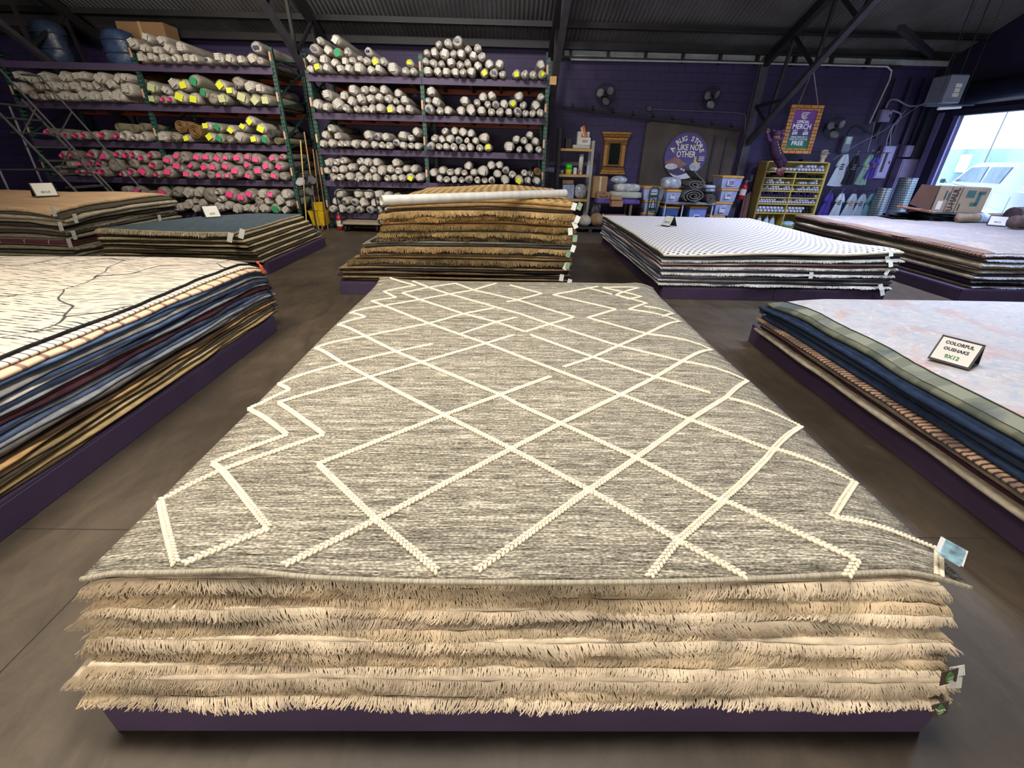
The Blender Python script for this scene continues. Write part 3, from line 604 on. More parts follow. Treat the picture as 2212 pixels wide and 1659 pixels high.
t = thing('wire_sign_stand', 'small black wire tripod stand on top of the tall tan pile', 'sign stand', ony(1145, 408, 8.0))
p0 = V(t.location); z_ = st5[-1][3](p0.x, p0.y)
t.location.z = z_; 
for dx, dy in ((-.11, -.04), (.09, -.04), (.02, .12)):
    mb = MB(); mb.tube([(p0.x + dx, p0.y + dy, z_), (p0.x, p0.y, z_ + .26)], .006, 6); mb.build('leg', BLACK, t)
mb = MB(); mb.tube([(p0.x, p0.y, z_ + .26), (p0.x - .02, p0.y, z_ + .33)], .006, 6); mb.build('clip', BLACK, t)
# ---- white and black pile, mid right
def m_dash(base, dark):
    m, nt, b = newmat('white_rug_with_dark_dashes'); n = nd(nt, 'ShaderNodeTexNoise', Scale=1.1, Detail=1.0); nt.links.new(coords(nt), n.inputs['Vector'])
    tc = nt.nodes.new('ShaderNodeTexCoord'); sx = nd(nt, 'ShaderNodeSeparateXYZ'); nt.links.new(tc.outputs['Object'], sx.inputs[0])
    y = mth(nt, 'ADD', sx.outputs[1], mth(nt, 'MULTIPLY', mth(nt, 'SINE', mth(nt, 'MULTIPLY', sx.outputs[0], 2.1)), .22)); x = mth(nt, 'ADD', sx.outputs[0], mth(nt, 'MULTIPLY', n.outputs['Fac'], .12))
    row = mth(nt, 'MULTIPLY', y, 17.0); fy = mth(nt, 'FRACT', row); od = mth(nt, 'MULTIPLY', mth(nt, 'FLOOR', row), .5)
    fx = mth(nt, 'FRACT', mth(nt, 'ADD', mth(nt, 'MULTIPLY', x, 11.0), od))
    d = mth(nt, 'MULTIPLY', mth(nt, 'LESS_THAN', fy, .42), mth(nt, 'LESS_THAN', fx, .48))
    nt.links.new(mixc(nt, d, base, dark), b.inputs['Base Color']); b.inputs['Roughness'].default_value = .95; b.inputs['Specular IOR Level'].default_value = .1
    bump(nt, b, d, -.5, .01); return m
S6 = (2.0, 5.08, 5.75, 9.75)
def ex6(x, y, h): return (.22 * math.exp(-((x - 5.08) ** 2 + (y - 5.75) ** 2) / .5) + .05 * math.exp(-(y - 5.75) / .15) * math.sin(x * 2.2)) * h
s6 = surf(S6, .035, .03, 6, ex6, .1)
FW_ = lambda c, n=170, L=.045: [('y0', n, L, .5, c, dict(strands=3, rad=.0032, lean=.3, wig=.2))]
L6 = [('3b3d4c', 1, 'navy-grey', 0), ('c9c6c4', 1, 'white shag-edged', 'd6d3d0'), ('454a5c', .9, 'slate', 0), ('d8d5d2', .8, 'chalk white', 0), ('575d70', 1, 'blue-grey', 0), ('9ea0a8', .8, 'silver', 0), ('3c4152', .9, 'ink blue', 0), ('b8b6b6', 1.1, 'pale grey fringed', 'cfccca'), ('4c5164', .9, 'dusky blue', 0), ('8d8f99', .9, 'steel grey', 0), ('c4c0bd', 1.1, 'oyster fringed', 'c9c6c3'), ('5b2f3c', .8, 'burgundy', 0), ('d9d6d1', .8, 'bright white', 0), ('42485a', 1, 'midnight', 0), ('a5a29f', 1, 'fog grey fringed', 'b5b1ad'), ('6a6f80', .9, 'storm blue', 0), ('30323a', .8, 'black-edged', 0)]
lay = [(c, w, dict(desc='%s' % d, fringe=FW_(f) if f else ())) for i, (c, w, d, f) in enumerate(L6)]
m6s = mat('2c2b2f', .95, 0, .9, 3.2, (1, 4, 14))
lay[-1][2]['mats'] = [m6s]; lay[-2][2]['mats'] = [m6s]; lay[-1][2]['desc'] = 'dark checked'
lay.append(('e6e0d8', 1.3, dict(desc='white shaggy rug with rows of dark dashes,'.replace(' rug', ''), mats=[m_dash('e8e3de', '3a3a40'), fab('d8cfba', .15)])))
platform((2.06, 5.05, 5.73, 9.9), .163, 'purple platform mid right, under the white dashed rug pile', (3.56,))
st6 = stack(S6, .163, .615, lay, s6, 'of the mid-right pile', 'rugs of the mid-right pile', seed=6, jit=.02, offs=lambda h: (-.0, 0, 0, 0))
R = random.Random(5)
for px, k in (((1925, 547), 16), ((1918, 560), 13), ((1924, 570), 12), ((1916, 588), 9), ((1903, 620), 1), ((1906, 632), 0), ((1752, 595), 7)):
    hangtag(st6[k][0], ony(px[0], px[1], 5.69), .05, .08, V((1, -.1, R.uniform(-.5, .5))), V((R.uniform(-.5, .5), .3, 1)), TG)
# ---- colourful pile at right foreground
def m_oushak(cols, sc=1.0):
    m, nt, b = newmat('faded_floral_rug'); v = coords(nt)
    n1 = nd(nt, 'ShaderNodeTexNoise', Scale=1.5 * sc, Detail=5.0, Roughness=.6, Distortion=1.2); nt.links.new(v, n1.inputs['Vector'])
    n2 = nd(nt, 'ShaderNodeTexNoise', Scale=7.0 * sc, Detail=5.0, Roughness=.7, Distortion=2.2); nt.links.new(v, n2.inputs['Vector'])
    n3 = nd(nt, 'ShaderNodeTexNoise', Scale=70.0, Detail=3.0); nt.links.new(coords(nt, (1, 3, 1)), n3.inputs['Vector'])
    c = mixc(nt, ramp(nt, n1.outputs['Fac'], [(.50, 0.0), (.66, .9)]), cols[0], cols[1])
    c = mixc(nt, ramp(nt, n2.outputs['Fac'], [(.50, 0.0), (.62, .85)]), c, cols[2])
    c = mixc(nt, ramp(nt, n2.outputs['Fac'], [(.34, .9), (.43, 0.0)]), c, cols[3])
    c = mixc(nt, mth(nt, 'MULTIPLY', n3.outputs['Fac'], .3), c, cols[4])
    nt.links.new(c, b.inputs['Base Color']); b.inputs['Roughness'].default_value = .95; b.inputs['Specular IOR Level'].default_value = .1
    bump(nt, b, n3.outputs['Fac'], .4); return m
def m_border(a, c_, d, sc):
    m, nt, b = newmat('patterned_border'); v = coords(nt, (1, 1, 1)); w = nd(nt, 'ShaderNodeTexWave', Scale=sc, Distortion=5.0, Detail=3.0, _bands_direction='Y'); nt.links.new(v, w.inputs['Vector'])
    n = nd(nt, 'ShaderNodeTexNoise', Scale=4.0, Detail=5.0); nt.links.new(v, n.inputs['Vector'])
    nt.links.new(mixc(nt, ramp(nt, n.outputs['Fac'], [(.45, 0.0), (.6, .8)]), ramp(nt, w.outputs['Fac'], [(.25, a), (.4, c_)]), d), b.inputs['Base Color']); b.inputs['Roughness'].default_value = .95; return m
def m_medal():
    m, nt, b = newmat('navy_with_cream_medallions'); vo = nd(nt, 'ShaderNodeTexVoronoi', Scale=15.0, Randomness=.25); nt.links.new(coords(nt, (1, 1, 1.6)), vo.inputs['Vector'])
    n = nd(nt, 'ShaderNodeTexNoise', Scale=30.0); nt.links.new(coords(nt), n.inputs['Vector']); d = mth(nt, 'ADD', vo.outputs['Distance'], mth(nt, 'MULTIPLY', n.outputs['Fac'], .3))
    nt.links.new(ramp(nt, d, [(.36, '8f8778'), (.46, '27334c')]), b.inputs['Base Color']); b.inputs['Roughness'].default_value = .95; return m
S7 = (2.46, 5.3, .45, 4.02)
s7 = surf(S7, .16, .014, 7, lambda x, y, h: -.12 * math.exp(-((x - 2.46) ** 2 + (y - 4.0) ** 2) / .08) * h, .12)
L7 = [('a59a88', 1.0, 'plain grey-tan', None), ('4a2b3c', 1.2, 'dark wine', None), ('8f8676', 1.3, 'pale taupe', None), ('9d8163', .5, 'rose-tan bordered', m_border('3a2b2b', 'a8866c', '26232a', 9.0)),
      ('2c3a54', 1.3, 'deep blue', None), ('31405a', 1.6, 'navy rug with cream medallion border', m_medal()), ('24324a', .9, 'dark teal-blue', None)]
lay = [(c, w, dict(desc=d.replace(' rug ', ' '), mats=[mm] if mm else None, off=(-.035 + .03 * math.sin(i * 1.7), 0, 0, .03 * math.cos(i * 2)))) for i, (c, w, d, mm) in enumerate(L7)]
lay.append(('7f8471', 1.5, dict(desc='faded pink, ivory and pale blue floral, green-edged,', off=(.02, 0, 0, 0), mats=[m_oushak(('c4c2c6', 'c99a8e', 'aab4c6', 'dcd8d8', 'a5a1a8'), 1.15), m_border('5f6558', '777a69', '43504c', 1.2)])))
platform((2.51, 5.25, .42, 4.25), .185, 'purple platform at right foreground, under the faded pink floral rug pile')
st7 = stack(S7, .185, .585, lay, s7, 'of the right foreground pile', 'rugs of the right foreground pile', seed=7, jit=.012, vs=FV)
mb = MB(); fringe(mb, 40, lambda t: V((2.44 + .25 * t, 4.03, .42 - .1 * t)), V((-.5, .8, 0)).normalized(), V((1, 0, 0)), .06, .7, 2, .004, 4); mb.build('fringe', mat('2b3038', .9), st7[-2][0])
# green edge band of the floral rug
mb = MB(); o7, pt7, zl7, zh7 = st7[-1]
mb.grid(lambda u, v: (lambda q: V((q[0] + .005, q[1], zh7(*q) + .003)))(pt7(.0015 + .030 * u, .004 + .992 * v)), 4, 60); mb.build('edge_band', m_border('6f7466', '85887a', '43525a', 1.1), o7, True)
mb = MB(); mb.tube([(lambda q: V((q[0], q[1], zh7(*q) + .004)))(pt7(.032, i / 60)) for i in range(61)], .004, 5); mb.build('dark_piping', mat('35302c', .9), o7, True)
# ---- grey floral pile behind, right
S8 = (6.36, 10.7, 5.95, 10.3)
s8 = surf(S8, .07, .03, 8, None, .12)
L8 = [('a08c76', .7, 'thin tan'), ('35304a', 1.8, 'dark violet-grey'), ('a99a84', 1.2, 'fawn'), ('4c4850', .3, 'dark grey'), ('b0a088', 1.3, 'biscuit'), ('5a5350', .3, 'smoke'), ('ab9b83', 1.7, 'wheat'), ('4b4a50', 1.1, 'graphite'), ]
FU = lambda: [('y0', 210, .05, .35, '9da6ba', dict(strands=3, rad=.004, lean=.5, wig=.4, outk=1.0))]
lay = [(c, w, dict(desc=d, off=(.03 * math.sin(i * 2), 0, .02 * math.sin(i * 1.7), 0), fringe=FU() if w > .6 else ())) for i, (c, w, d) in enumerate(L8)]
lay.append(('a5785a', 1.3, dict(desc='grey and ivory floral, terracotta-bordered,', mats=[m_oushak(('9b9793', 'b8ab9c', 'a89488', 'cabfae', '85858c'), .9), m_border('5a4236', '957460', '7a5c4a', 5.0)], fringe=FU())))
platform((6.22, 10.8, 5.88, 10.35), .165, 'purple platform at far right, under the grey floral rug pile')
st8 = stack(S8, .165, .665, lay, s8, 'of the far-right pile', 'rugs of the far-right pile', seed=8, jit=.025)
o8, pt8, zl8, zh8 = st8[-1]
mb = MB(); mb.grid(lambda u, v: (lambda q: V((q[0] + .003, q[1], zh8(*q) + .003)))(pt8(.002 + .034 * u, .004 + .992 * v)), 4, 40); mb.build('edge_band', m_border('604a40', '98806e', '80685a', 5.0), o8, True)
# ---- price tents on the piles
def tent(p, wid, hgt, yaw, lines, where, sizes=None):
    """A-shaped tent card, its face turned to -y before yaw"""
    p = V(p) + V((0, 0, .01)); t = thing('price_tent', 'black A-shaped price sign %s' % where, 'sign', p, 'price tents on the rug piles')
    Rz = Matrix.Rotation(yaw, 4, 'Z'); T0 = Matrix.Translation(p) @ Rz
    lean = math.radians(32); c, s_ = math.cos(lean), math.sin(lean)
    Mf = T0 @ frame((0, -hgt * s_, 0), (1, 0, 0), (0, s_, c)); Mb = T0 @ frame((0, hgt * s_, 0), (-1, 0, 0), (0, -s_, c))
    for M in (Mf, Mb):
        mb = MB(); mb.box((0, hgt / 2, -.004), (wid, hgt, .008)); mb.v = [M @ v for v in mb.v]; mb.build('panel', BLACK, t)
    mb = MB(); mb.box((0, hgt / 2, .002), (wid * .9, hgt * .86, .003)); mb.v = [Mf @ v for v in mb.v]; cd = mb.build('card', mat('d9d8d2', .55, var=.04), t)
    for i, (tx, sz, yy, m) in enumerate(lines): letters(tx, sz * hgt * .8, Mf @ Matrix.Translation((0, yy * hgt, .004)), 'lettering', m, cd, bold=.0012 * hgt / .17, ext=.0008)
    return t
NAVY = mat('272a3d', .6); GREEN = mat('3d7a45', .6)
def rest(px, zh):
    z = .6
    for _ in range(8): p = onz(px[0], px[1], z); z = zh(p.x, p.y)
    return V((p.x, p.y, z))
p = rest((2062, 790), zh7); tent(p + V((.03, .05, 0)), .20, .165, -1.02, [('COLORFUL', .2, .76, NAVY), ('OUSHAKS', .2, .53, NAVY), ('9X12', .24, .25, GREEN)], 'reading nine by twelve on the pink floral rug')
p = rest((1445, 489), st6[-1][3]); tent(p, .17, .2, -.95, [('8X10', .3, .35, GREEN)], 'standing on the white dashed rug')
p = rest((2150, 488), zh8); tent(p, .26, .2, -.75, [('9X12', .26, .35, NAVY)], 'on the grey floral rug at far right')
p = rest((458, 470), st3[-1][3]); tent(p, .24, .22, .8, [('6X9', .26, .3, GREEN)], 'on the blue-grey rug')
p = rest((100, 425), st4[-1][3]); tent(p, .27, .23, .95, [('8X10', .26, .3, GREEN)], 'on the peach-beige rug at left')
# ------------------------------------------------------------------ pallet racks
RY, RD = 11.36, 1.62                     # front of the posts, depth of the rack
def m_post():
    m, nt, b = newmat('perforated_green_steel'); tc = nt.nodes.new('ShaderNodeTexCoord'); sx = nd(nt, 'ShaderNodeSeparateXYZ'); nt.links.new(tc.outputs['Object'], sx.inputs[0])
    fz = mth(nt, 'FRACT', mth(nt, 'MULTIPLY', sx.outputs[2], 13.0)); ax = mth(nt, 'ABSOLUTE', mth(nt, 'SUBTRACT', mth(nt, 'FRACT', mth(nt, 'MULTIPLY', sx.outputs[0], 20.0)), .5))
    hole = mth(nt, 'MULTIPLY', mth(nt, 'LESS_THAN', fz, .5), mth(nt, 'LESS_THAN', ax, .3))
    nt.links.new(mixc(nt, hole, '2f5a50', '0c1513'), b.inputs['Base Color']); b.inputs['Roughness'].default_value = .5; return m
MPOST = m_post(); MORNG = mat('8c3a1c', .6, 0, .25, 2.5); MBEAMP = mat('4f4260', .6, 0, .15, 2.0); MCHIP = mat('d8a68a', .7); MDECK = mat('6a5340', .85, 0, .3, 3.0)
def rack(posts, levels, top, label, name='pallet_rack'):
    x0, x1 = posts[0], posts[-1]
    t = thing(name, label, 'rack', ((x0 + x1) / 2, RY + RD / 2, 0), 'green and purple pallet racks')
    for x in posts:
        for y in (RY + .04, RY + RD - .04):
            mb = MB(); mb.box((x, y, top / 2), (.085, .07, top)); mb.box((x, y, .006), (.13, .12, .012)); mb.build('upright', MPOST, t)
        mb = MB()
        for i in range(4): mb.bar((x, RY + .08, .3 + i * .8), (x, RY + RD - .08, .9 + i * .8), .035, .03); mb.bar((x, RY + .08, .9 + i * .8), (x, RY + RD - .08, 1.1 + i * .8), .035, .03)
        mb.build('lattice_brace', mat('274a43', .5), t)
        for z in levels:
            mb = MB(); mb.box((x - .02, RY + .003, z + .2), (.04, .006, .16)); mb.build('bin_label', MCHIP, t)
    for a, b_ in zip(posts, posts[1:]):
        for i, z in enumerate(levels):
            mb = MB(); mb.bbox(((a + b_) / 2, RY - .012, z - .062), (b_ - a - .005, .045, .124), .004); mb.build('front_beam', MBEAMP, t)
            mb = MB(); mb.bbox(((a + b_) / 2, RY + RD - .03, z - .07), (b_ - a - .06, .045, .13), .004); mb.build('rear_beam', MORNG, t)
            mb = MB(); mb.box(((a + b_) / 2, RY + RD / 2, z - .012), (b_ - a - .1, RD - .1, .02))
            for k in range(4): mb.box((a + (b_ - a) * (k + .5) / 4, RY + RD / 2, z - .06), (.05, RD - .1, .07))
            mb.build('deck', MDECK, t)
    return t
LV_R = [.35, 1.05, 1.71, 2.40, 3.09]; LV_L = [.305, 1.02, 1.75, 2.475, 3.19]
PR = [-4.24, -1.89, .82]; PL = [-10.6, -7.83, -4.97]
PR = [-4.27, -1.86, .83]
rack(PR, LV_R, 3.50, 'green pallet rack with purple shelves in the centre, full of white-labelled rolls')
rack(PL, LV_L, 3.55, 'green pallet rack with purple shelves at left, with pink-tagged rolls')
mb = MB(); p = ony(1200, 175, RY); mb.box((.94, RY - .03, p.z), (.14, .09, .15)); solo(mb, 'wood_block', mat('c19a63', .7), 'short pale timber block fixed at the upper right end of centre rack', 'wood block')
# ------------------------------------------------------------------ wrapped rug rolls
def m_wrap(a, b_, tint):
    m, nt, b = newmat('cloudy_plastic_wrap'); v = coords(nt, (1, .35, 1)); oi = nt.nodes.new('ShaderNodeObjectInfo')
    n = nd(nt, 'ShaderNodeTexNoise', Scale=5.0, Detail=5.0, Roughness=.65, Distortion=1.5); nt.links.new(v, n.inputs['Vector'])
    c = mixc(nt, ramp(nt, n.outputs['Fac'], [(.35, 0.0), (.65, 1.0)]), a, b_)
    c = mixc(nt, mth(nt, 'MULTIPLY', oi.outputs['Random'], .45), c, tint)
    nt.links.new(c, b.inputs['Base Color']); b.inputs['Roughness'].default_value = .28; b.inputs['Specular IOR Level'].default_value = .55
    bump(nt, b, n.outputs['Fac'], .55, .02); return m
W_PALE = m_wrap('98918a', 'dcd6ce', 'aba295'); W_CLEAR = m_wrap('7a7068', 'bcb4ac', '8a8178'); W_GREEN = m_wrap('8a8a76', 'bdb9a8', '8f9080')
def m_label(fq=3.6, nf=26.0):
    m, nt, b = newmat('printed_label'); tc = nt.nodes.new('ShaderNodeTexCoord'); sx = nd(nt, 'ShaderNodeSeparateXYZ'); nt.links.new(tc.outputs['Object'], sx.inputs[0])
    n = nd(nt, 'ShaderNodeTexNoise', Scale=nf); nt.links.new(coords(nt, (1, 1, .1)), n.inputs['Vector'])
    f = mth(nt, 'FRACT', mth(nt, 'MULTIPLY', sx.outputs[2], fq)); l = mth(nt, 'MULTIPLY', mth(nt, 'LESS_THAN', f, .30), mth(nt, 'GREATER_THAN', n.outputs['Fac'], .42))
    nt.links.new(mixc(nt, l, 'd6d2cb', '7a746e'), b.inputs['Base Color']); b.inputs['Roughness'].default_value = .35; return m
MLAB = m_label(); MLAB2 = m_label(38.0, 260.0)
def fluo(c): return mat(c, .5, 0, .12, 9.0)
TAGM = {'y': fluo('e2ea2c'), 'v': fluo('ced3a0'), 'g': fluo('3fae78'), 'p': fluo('ff3f90'), 'b': mat('2f4668', .4), 'w': MLAB}
def roll_mesh(seed, tail):
    R = random.Random(seed); mb = MB(); n = 14; L = 1.72
    prof = [(.0, -.012), (.36, -.028), (.72, -.024), (.95, -.004), (1.03, .05), (1.0, .16), (1.0, .5), (.97, 1.1), (1.0, L), (.6, L + .02), (0, L + .02)]
    ph = [R.uniform(0, 6.3) for _ in range(3)]; sq = R.uniform(.9, 1.0)
    vs = []
    for i, (r, y) in enumerate(prof):
        for k in range(n):
            a = 2 * PI * k / n; q = r * (1 + .06 * math.sin(2 * a + ph[0]) + .05 * math.sin(3 * a + ph[1]) + R.uniform(-.05, .05))
            yy = y + (R.uniform(-.02, .02) if 0 < i < 5 else 0)
            vs.append(V((q * math.cos(a), yy, q * sq * math.sin(a))))
    fs = []
    for i in range(len(prof) - 1):
        for k in range(n): fs.append((i * n + k, (i + 1) * n + k, (i + 1) * n + (k + 1) % n, i * n + (k + 1) % n))
    mb.add(vs, fs)
    if tail:                                  # gathered end of plastic hanging out
        for k in range(5):
            a = R.uniform(-2.4, -.7); x, z = .5 * math.cos(a), .5 * math.sin(a)
            mb.add([V((x - .2, -.03, z)), V((x + .2, -.03, z + .05)), V((x + .32 * math.cos(a) + .2, -.10 - .02 * k, z - .55)), V((x + .3 * math.cos(a) - .25, -.07, z - .45))], [(0, 1, 2, 3)])
    return mb
ROLLM = {}
for mk, mm in (('w', W_PALE), ('c', W_CLEAR), ('t', W_GREEN)):
    ROLLM[mk] = [roll_mesh(i + len(mk) * 10, False).mesh('rolled_rug_wrapped', mm, smooth=True) for i in range(7)] + [roll_mesh(50, True).mesh('rolled_rug_wrapped', mm, smooth=True)]
def plate(w, h, y, m, name, crook=0.0):
    mb = MB(); pts = [(-w, -h), (w, -h * .96), (w * .97, h), (-w * .98, h * .97)]
    mb.add([V((x, y - .010 + crook * (x + z), z)) for x, z in pts] + [V((x, y + crook * (x + z), z)) for x, z in pts], [(3, 2, 1, 0)[::-1], (4, 5, 6, 7)[::-1], (0, 1, 5, 4), (1, 2, 6, 5), (2, 3, 7, 6), (3, 0, 4, 7)])
    return mb.mesh(name, m)
PLM = {'w': plate(.5, .58, -.062, TAGM['w'], 'label'), 'y': plate(.54, .52, -.066, TAGM['y'], 'tag', .02), 'v': plate(.58, .55, -.062, TAGM['v'], 'tag'), 'g': plate(.55, .62, -.064, TAGM['g'], 'tag', -.02), 'p': plate(.46, .38, -.066, TAGM['p'], 'tag', .03), 'b': plate(.48, .24, -.062, TAGM['b'], 'tape')}
TAGN = {'y': 'yellow-tagged', 'v': 'pale-tagged', 'g': 'green-tagged', 'p': 'pink-tagged', 'b': 'blue-taped', 'w': 'white-labelled', 'n': 'unlabelled'}
def spiral_mesh(seed, m, dark):
    """an unwrapped rug rolled up: the spiral shows at the end"""
    mb = MB(); L = 1.7; turns = 3.6; n = 80; th = .085
    prof = []
    for i in range(n + 1):
        a = i / n * turns * 2 * PI; r = .2 + .8 * i / n
        prof.append((a, r))
    out = [V((r * math.cos(a), 0, r * math.sin(a))) for a, r in prof]; inn = [V(((r - th) * math.cos(a), 0, (r - th) * math.sin(a))) for a, r in prof]
    k = n + 1; vs = out + inn + [v + V((0, L, 0)) for v in out] + [v + V((0, L, 0)) for v in inn]; fs = []
    for i in range(n):
        fs += [(i, i + 1, k + i + 1, k + i), (2 * k + i, 3 * k + i, 3 * k + i + 1, 2 * k + i + 1), (i, 2 * k + i, 2 * k + i + 1, i + 1), (k + i, k + i + 1, 3 * k + i + 1, 3 * k + i)]
    fs += [(n, 2 * k + n, 3 * k + n, k + n), (0, k, 3 * k, 2 * k)]
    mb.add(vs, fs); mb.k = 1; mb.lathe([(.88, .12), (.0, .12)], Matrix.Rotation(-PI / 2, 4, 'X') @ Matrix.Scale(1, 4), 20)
    return mb.mesh('rolled_rug_bare', [m, dark], smooth=False)
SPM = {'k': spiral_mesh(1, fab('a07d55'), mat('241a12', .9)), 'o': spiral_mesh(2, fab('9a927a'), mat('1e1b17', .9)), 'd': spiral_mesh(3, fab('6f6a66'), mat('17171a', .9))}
def pts(org, sc, txt):
    out = []
    for tok in txt.split():
        x, y, r, k = tok.split(','); out.append((org[0] + float(x) / sc, org[1] + float(y) / sc, float(r) / sc, k))
    return out
CELLS = []
def cell(name, lv, xa, xb, *lists): CELLS.append((name, lv, xa, xb, [p for l in lists for p in l]))
R1 = lambda t: pts((650, 60), 7.9, t); R2 = lambda t: pts((900, 60), 7.628, t); R3 = lambda t: pts((680, 260), 7.9, t); R4 = lambda t: pts((910, 260), 7.9, t)
CR_ = ('left bay of centre rack', PR[0], PR[1]); CR2 = ('right bay of centre rack', PR[1], PR[2]); CL_ = ('left bay of left rack', PL[0], PL[1]); CL2 = ('right bay of left rack', PL[1], PL[2])
SH = ['top', 'second', 'third', 'fourth', 'bottom']
def add(bay, sh, lv, p): CELLS.append((bay, sh, lv[4 - sh], p))
add(CR_, 0, LV_R, R1("340,270,68,w 595,300,92,w 240,400,92,b 430,420,85,w 580,470,85,g 810,450,65,w 980,495,50,w 1130,430,72,b 205,555,80,w 390,580,82,w 570,605,75,w 750,590,75,w 895,590,62,w 1085,600,70,w 1240,600,82,y 1405,600,70,w 1550,695,105,w 180,710,62,n 320,700,80,y 500,720,75,w 655,715,72,w 810,715,75,w 985,700,95,w 1190,740,75,w 1350,740,75,w 1860,605,68,y 1800,755,68,w 1940,750,65,w"))
add(CR_, 1, LV_R, R1("470,1180,95,w 690,1180,80,w 915,1085,90,w 1085,1085,68,w 1225,1080,65,w 1420,1065,75,w 1650,1120,75,w 260,1325,92,w 430,1355,75,w 605,1325,108,w 855,1250,80,w 1035,1240,88,w 1195,1230,80,w 1320,1170,75,w 1465,1225,70,w 1600,1255,55,w 1755,1255,80,w 800,1375,68,w 930,1385,60,w 1060,1390,65,w 1200,1380,70,w 1350,1360,82,w 1510,1385,80,y 1675,1390,78,w 1845,1395,75,w"))
add(CR2, 0, LV_R, R2("365,320,58,w 515,300,70,w 660,225,88,b 1000,200,65,w 195,430,58,w 310,480,72,w 460,475,88,w 600,450,58,w 735,480,75,w 840,400,60,w 925,490,72,w 1075,510,68,w 130,560,58,w 255,610,68,w 390,625,58,w 560,610,75,w 700,625,68,w 830,600,65,w 1000,625,72,w 1190,625,80,w 1360,635,80,w 155,735,80,w 320,740,75,w 480,755,75,w 630,755,72,w 770,765,62,w 910,755,75,w 1090,770,75,y 1265,775,75,b 1410,790,62,w 1645,775,72,y 1780,785,62,w 1920,790,65,w 2065,790,68,y 2055,615,80,w"))
add(CR2, 1, LV_R, R2("245,1050,80,w 175,1185,55,w 310,1220,80,w 215,1345,82,b 380,1360,62,w 515,1375,75,w 785,1230,80,w 740,1385,75,w 905,1365,88,w 1000,1245,60,w 1085,1145,75,w 1235,1120,75,w 1165,1280,62,w 1305,1270,68,b 1445,1265,75,w 1595,1260,70,y 1680,1140,75,w 1750,1275,65,w 1075,1385,78,w 1230,1405,65,w 1375,1405,65,w 1520,1415,68,w 1665,1405,75,b 1795,1410,58,w 1920,1415,60,w 2050,1415,65,w 1975,1270,78,w 2045,1145,58,w"))
add(CR_, 2, LV_R, R3("280,155,68,w 185,245,78,w 370,270,68,w 145,385,72,w 300,385,78,w 440,385,58,w 540,400,55,w 655,400,78,w 910,290,88,w 1065,275,68,b 1205,300,75,w 1510,285,82,w 1645,290,62,w 1750,215,78,w 860,410,75,w 1020,415,72,w 1160,420,60,w 1290,420,65,w 1420,415,65,b 1540,425,70,w 1665,430,58,w 1785,435,68,w"))
add(CR_, 3, LV_R, R3("295,735,75,w 440,745,58,w 500,700,60,w 610,665,72,w 725,735,65,w 880,690,75,w 1015,745,72,w 1340,720,75,w 230,885,70,w 400,840,60,w 625,820,78,w 770,900,78,n 840,800,68,w 970,865,62,w 1115,865,85,w 1265,850,75,w 1415,855,65,w 1550,855,68,w 1680,865,72,w 345,945,68,n 480,950,65,w 615,960,78,w 910,985,75,w 1050,995,70,w 1200,1000,62,w 1335,985,70,w 1480,990,68,w 1620,1005,75,y 1800,980,82,w"))
add(CR_, 4, LV_R, R3("395,1245,82,n 690,1255,80,w 875,1215,80,w 1085,1265,80,w 1220,1270,70,w 1380,1260,68,w 360,1390,65,w 530,1370,68,b 670,1385,72,b 825,1365,85,w 985,1360,75,w 1150,1410,72,w 325,1485,72,n 475,1500,80,w 630,1510,68,b 775,1510,68,b 925,1500,70,b 1070,1500,65,b 1215,1500,68,w 1300,1395,68,w"))
add(CR2, 2, LV_R, R4("400,190,62,w 570,190,72,w 700,215,75,w 840,240,68,w 1070,310,90,w 225,320,65,w 350,320,68,w 485,315,75,w 640,340,70,b 775,340,50,n 915,345,68,w 150,425,72,b 290,440,62,w 425,450,68,w 560,450,65,w 695,455,65,w 840,450,68,w 985,460,65,w 1135,470,72,y 1515,460,95,w 1635,345,72,w 1765,375,65,w 1855,270,68,w 1945,390,72,w 1675,490,55,w 1825,485,78,w 2025,495,62,w"))
add(CR2, 3, LV_R, R4("180,945,75,w 345,895,75,w 490,890,62,w 615,900,68,w 740,920,55,w 815,800,72,w 890,915,68,w 1065,885,95,w 1195,790,75,w 1340,785,68,w 1295,925,78,w 1430,880,68,b 1545,930,65,w 1770,920,60,w 1875,930,52,w 1980,875,66,k 295,1010,68,w 430,1010,60,w 550,1010,68,w 680,1020,58,w 820,1020,72,b 965,1030,62,w 1090,1030,60,w 1210,1025,65,b 1420,1025,82,w 1650,1010,82,y 1810,1045,70,w 1970,1030,72,w"))
Z1 = pts((260, 40), 11.06, "230,600,140,w 640,510,115,w 1000,560,115,w 1390,700,135,w 660,740,110,w 900,800,110,w 1170,760,125,w 470,930,135,w 780,955,110,w 1120,995,105,w 1340,990,100,w 1550,970,115,w 1800,1010,110,w 2130,1010,80,b") + pts((0, 40), 3.19, "1520,290,37,w 1615,290,34,w 1680,290,32,w 1760,290,40,w 1795,230,42,b 1826,300,28,n")
add(CL2, 0, LV_L, Z1)
add(CL_, 1, LV_L, pts((0, 0), 6.9125, "295,1165,75,w 500,1180,80,w 730,1150,92,w 1085,1190,80,w 1220,1195,75,w 1430,1175,65,w 1590,1190,88,w 1815,1215,78,w 1970,1180,70,w 400,1330,88,w 720,1260,60,n 860,1290,85,w 1035,1330,72,w 1195,1335,78,w 1340,1310,75,w 1510,1295,92,w 1755,1300,75,w 1945,1345,98,w 540,1400,70,n 640,1420,55,n 770,1410,78,n 900,1440,58,w 1030,1450,72,w 1170,1460,62,w 1305,1455,82,w 1475,1460,80,w 1640,1450,95,w 1850,1460,98,w"))
Z5 = lambda t: pts((300, 140), 6.9125, t)
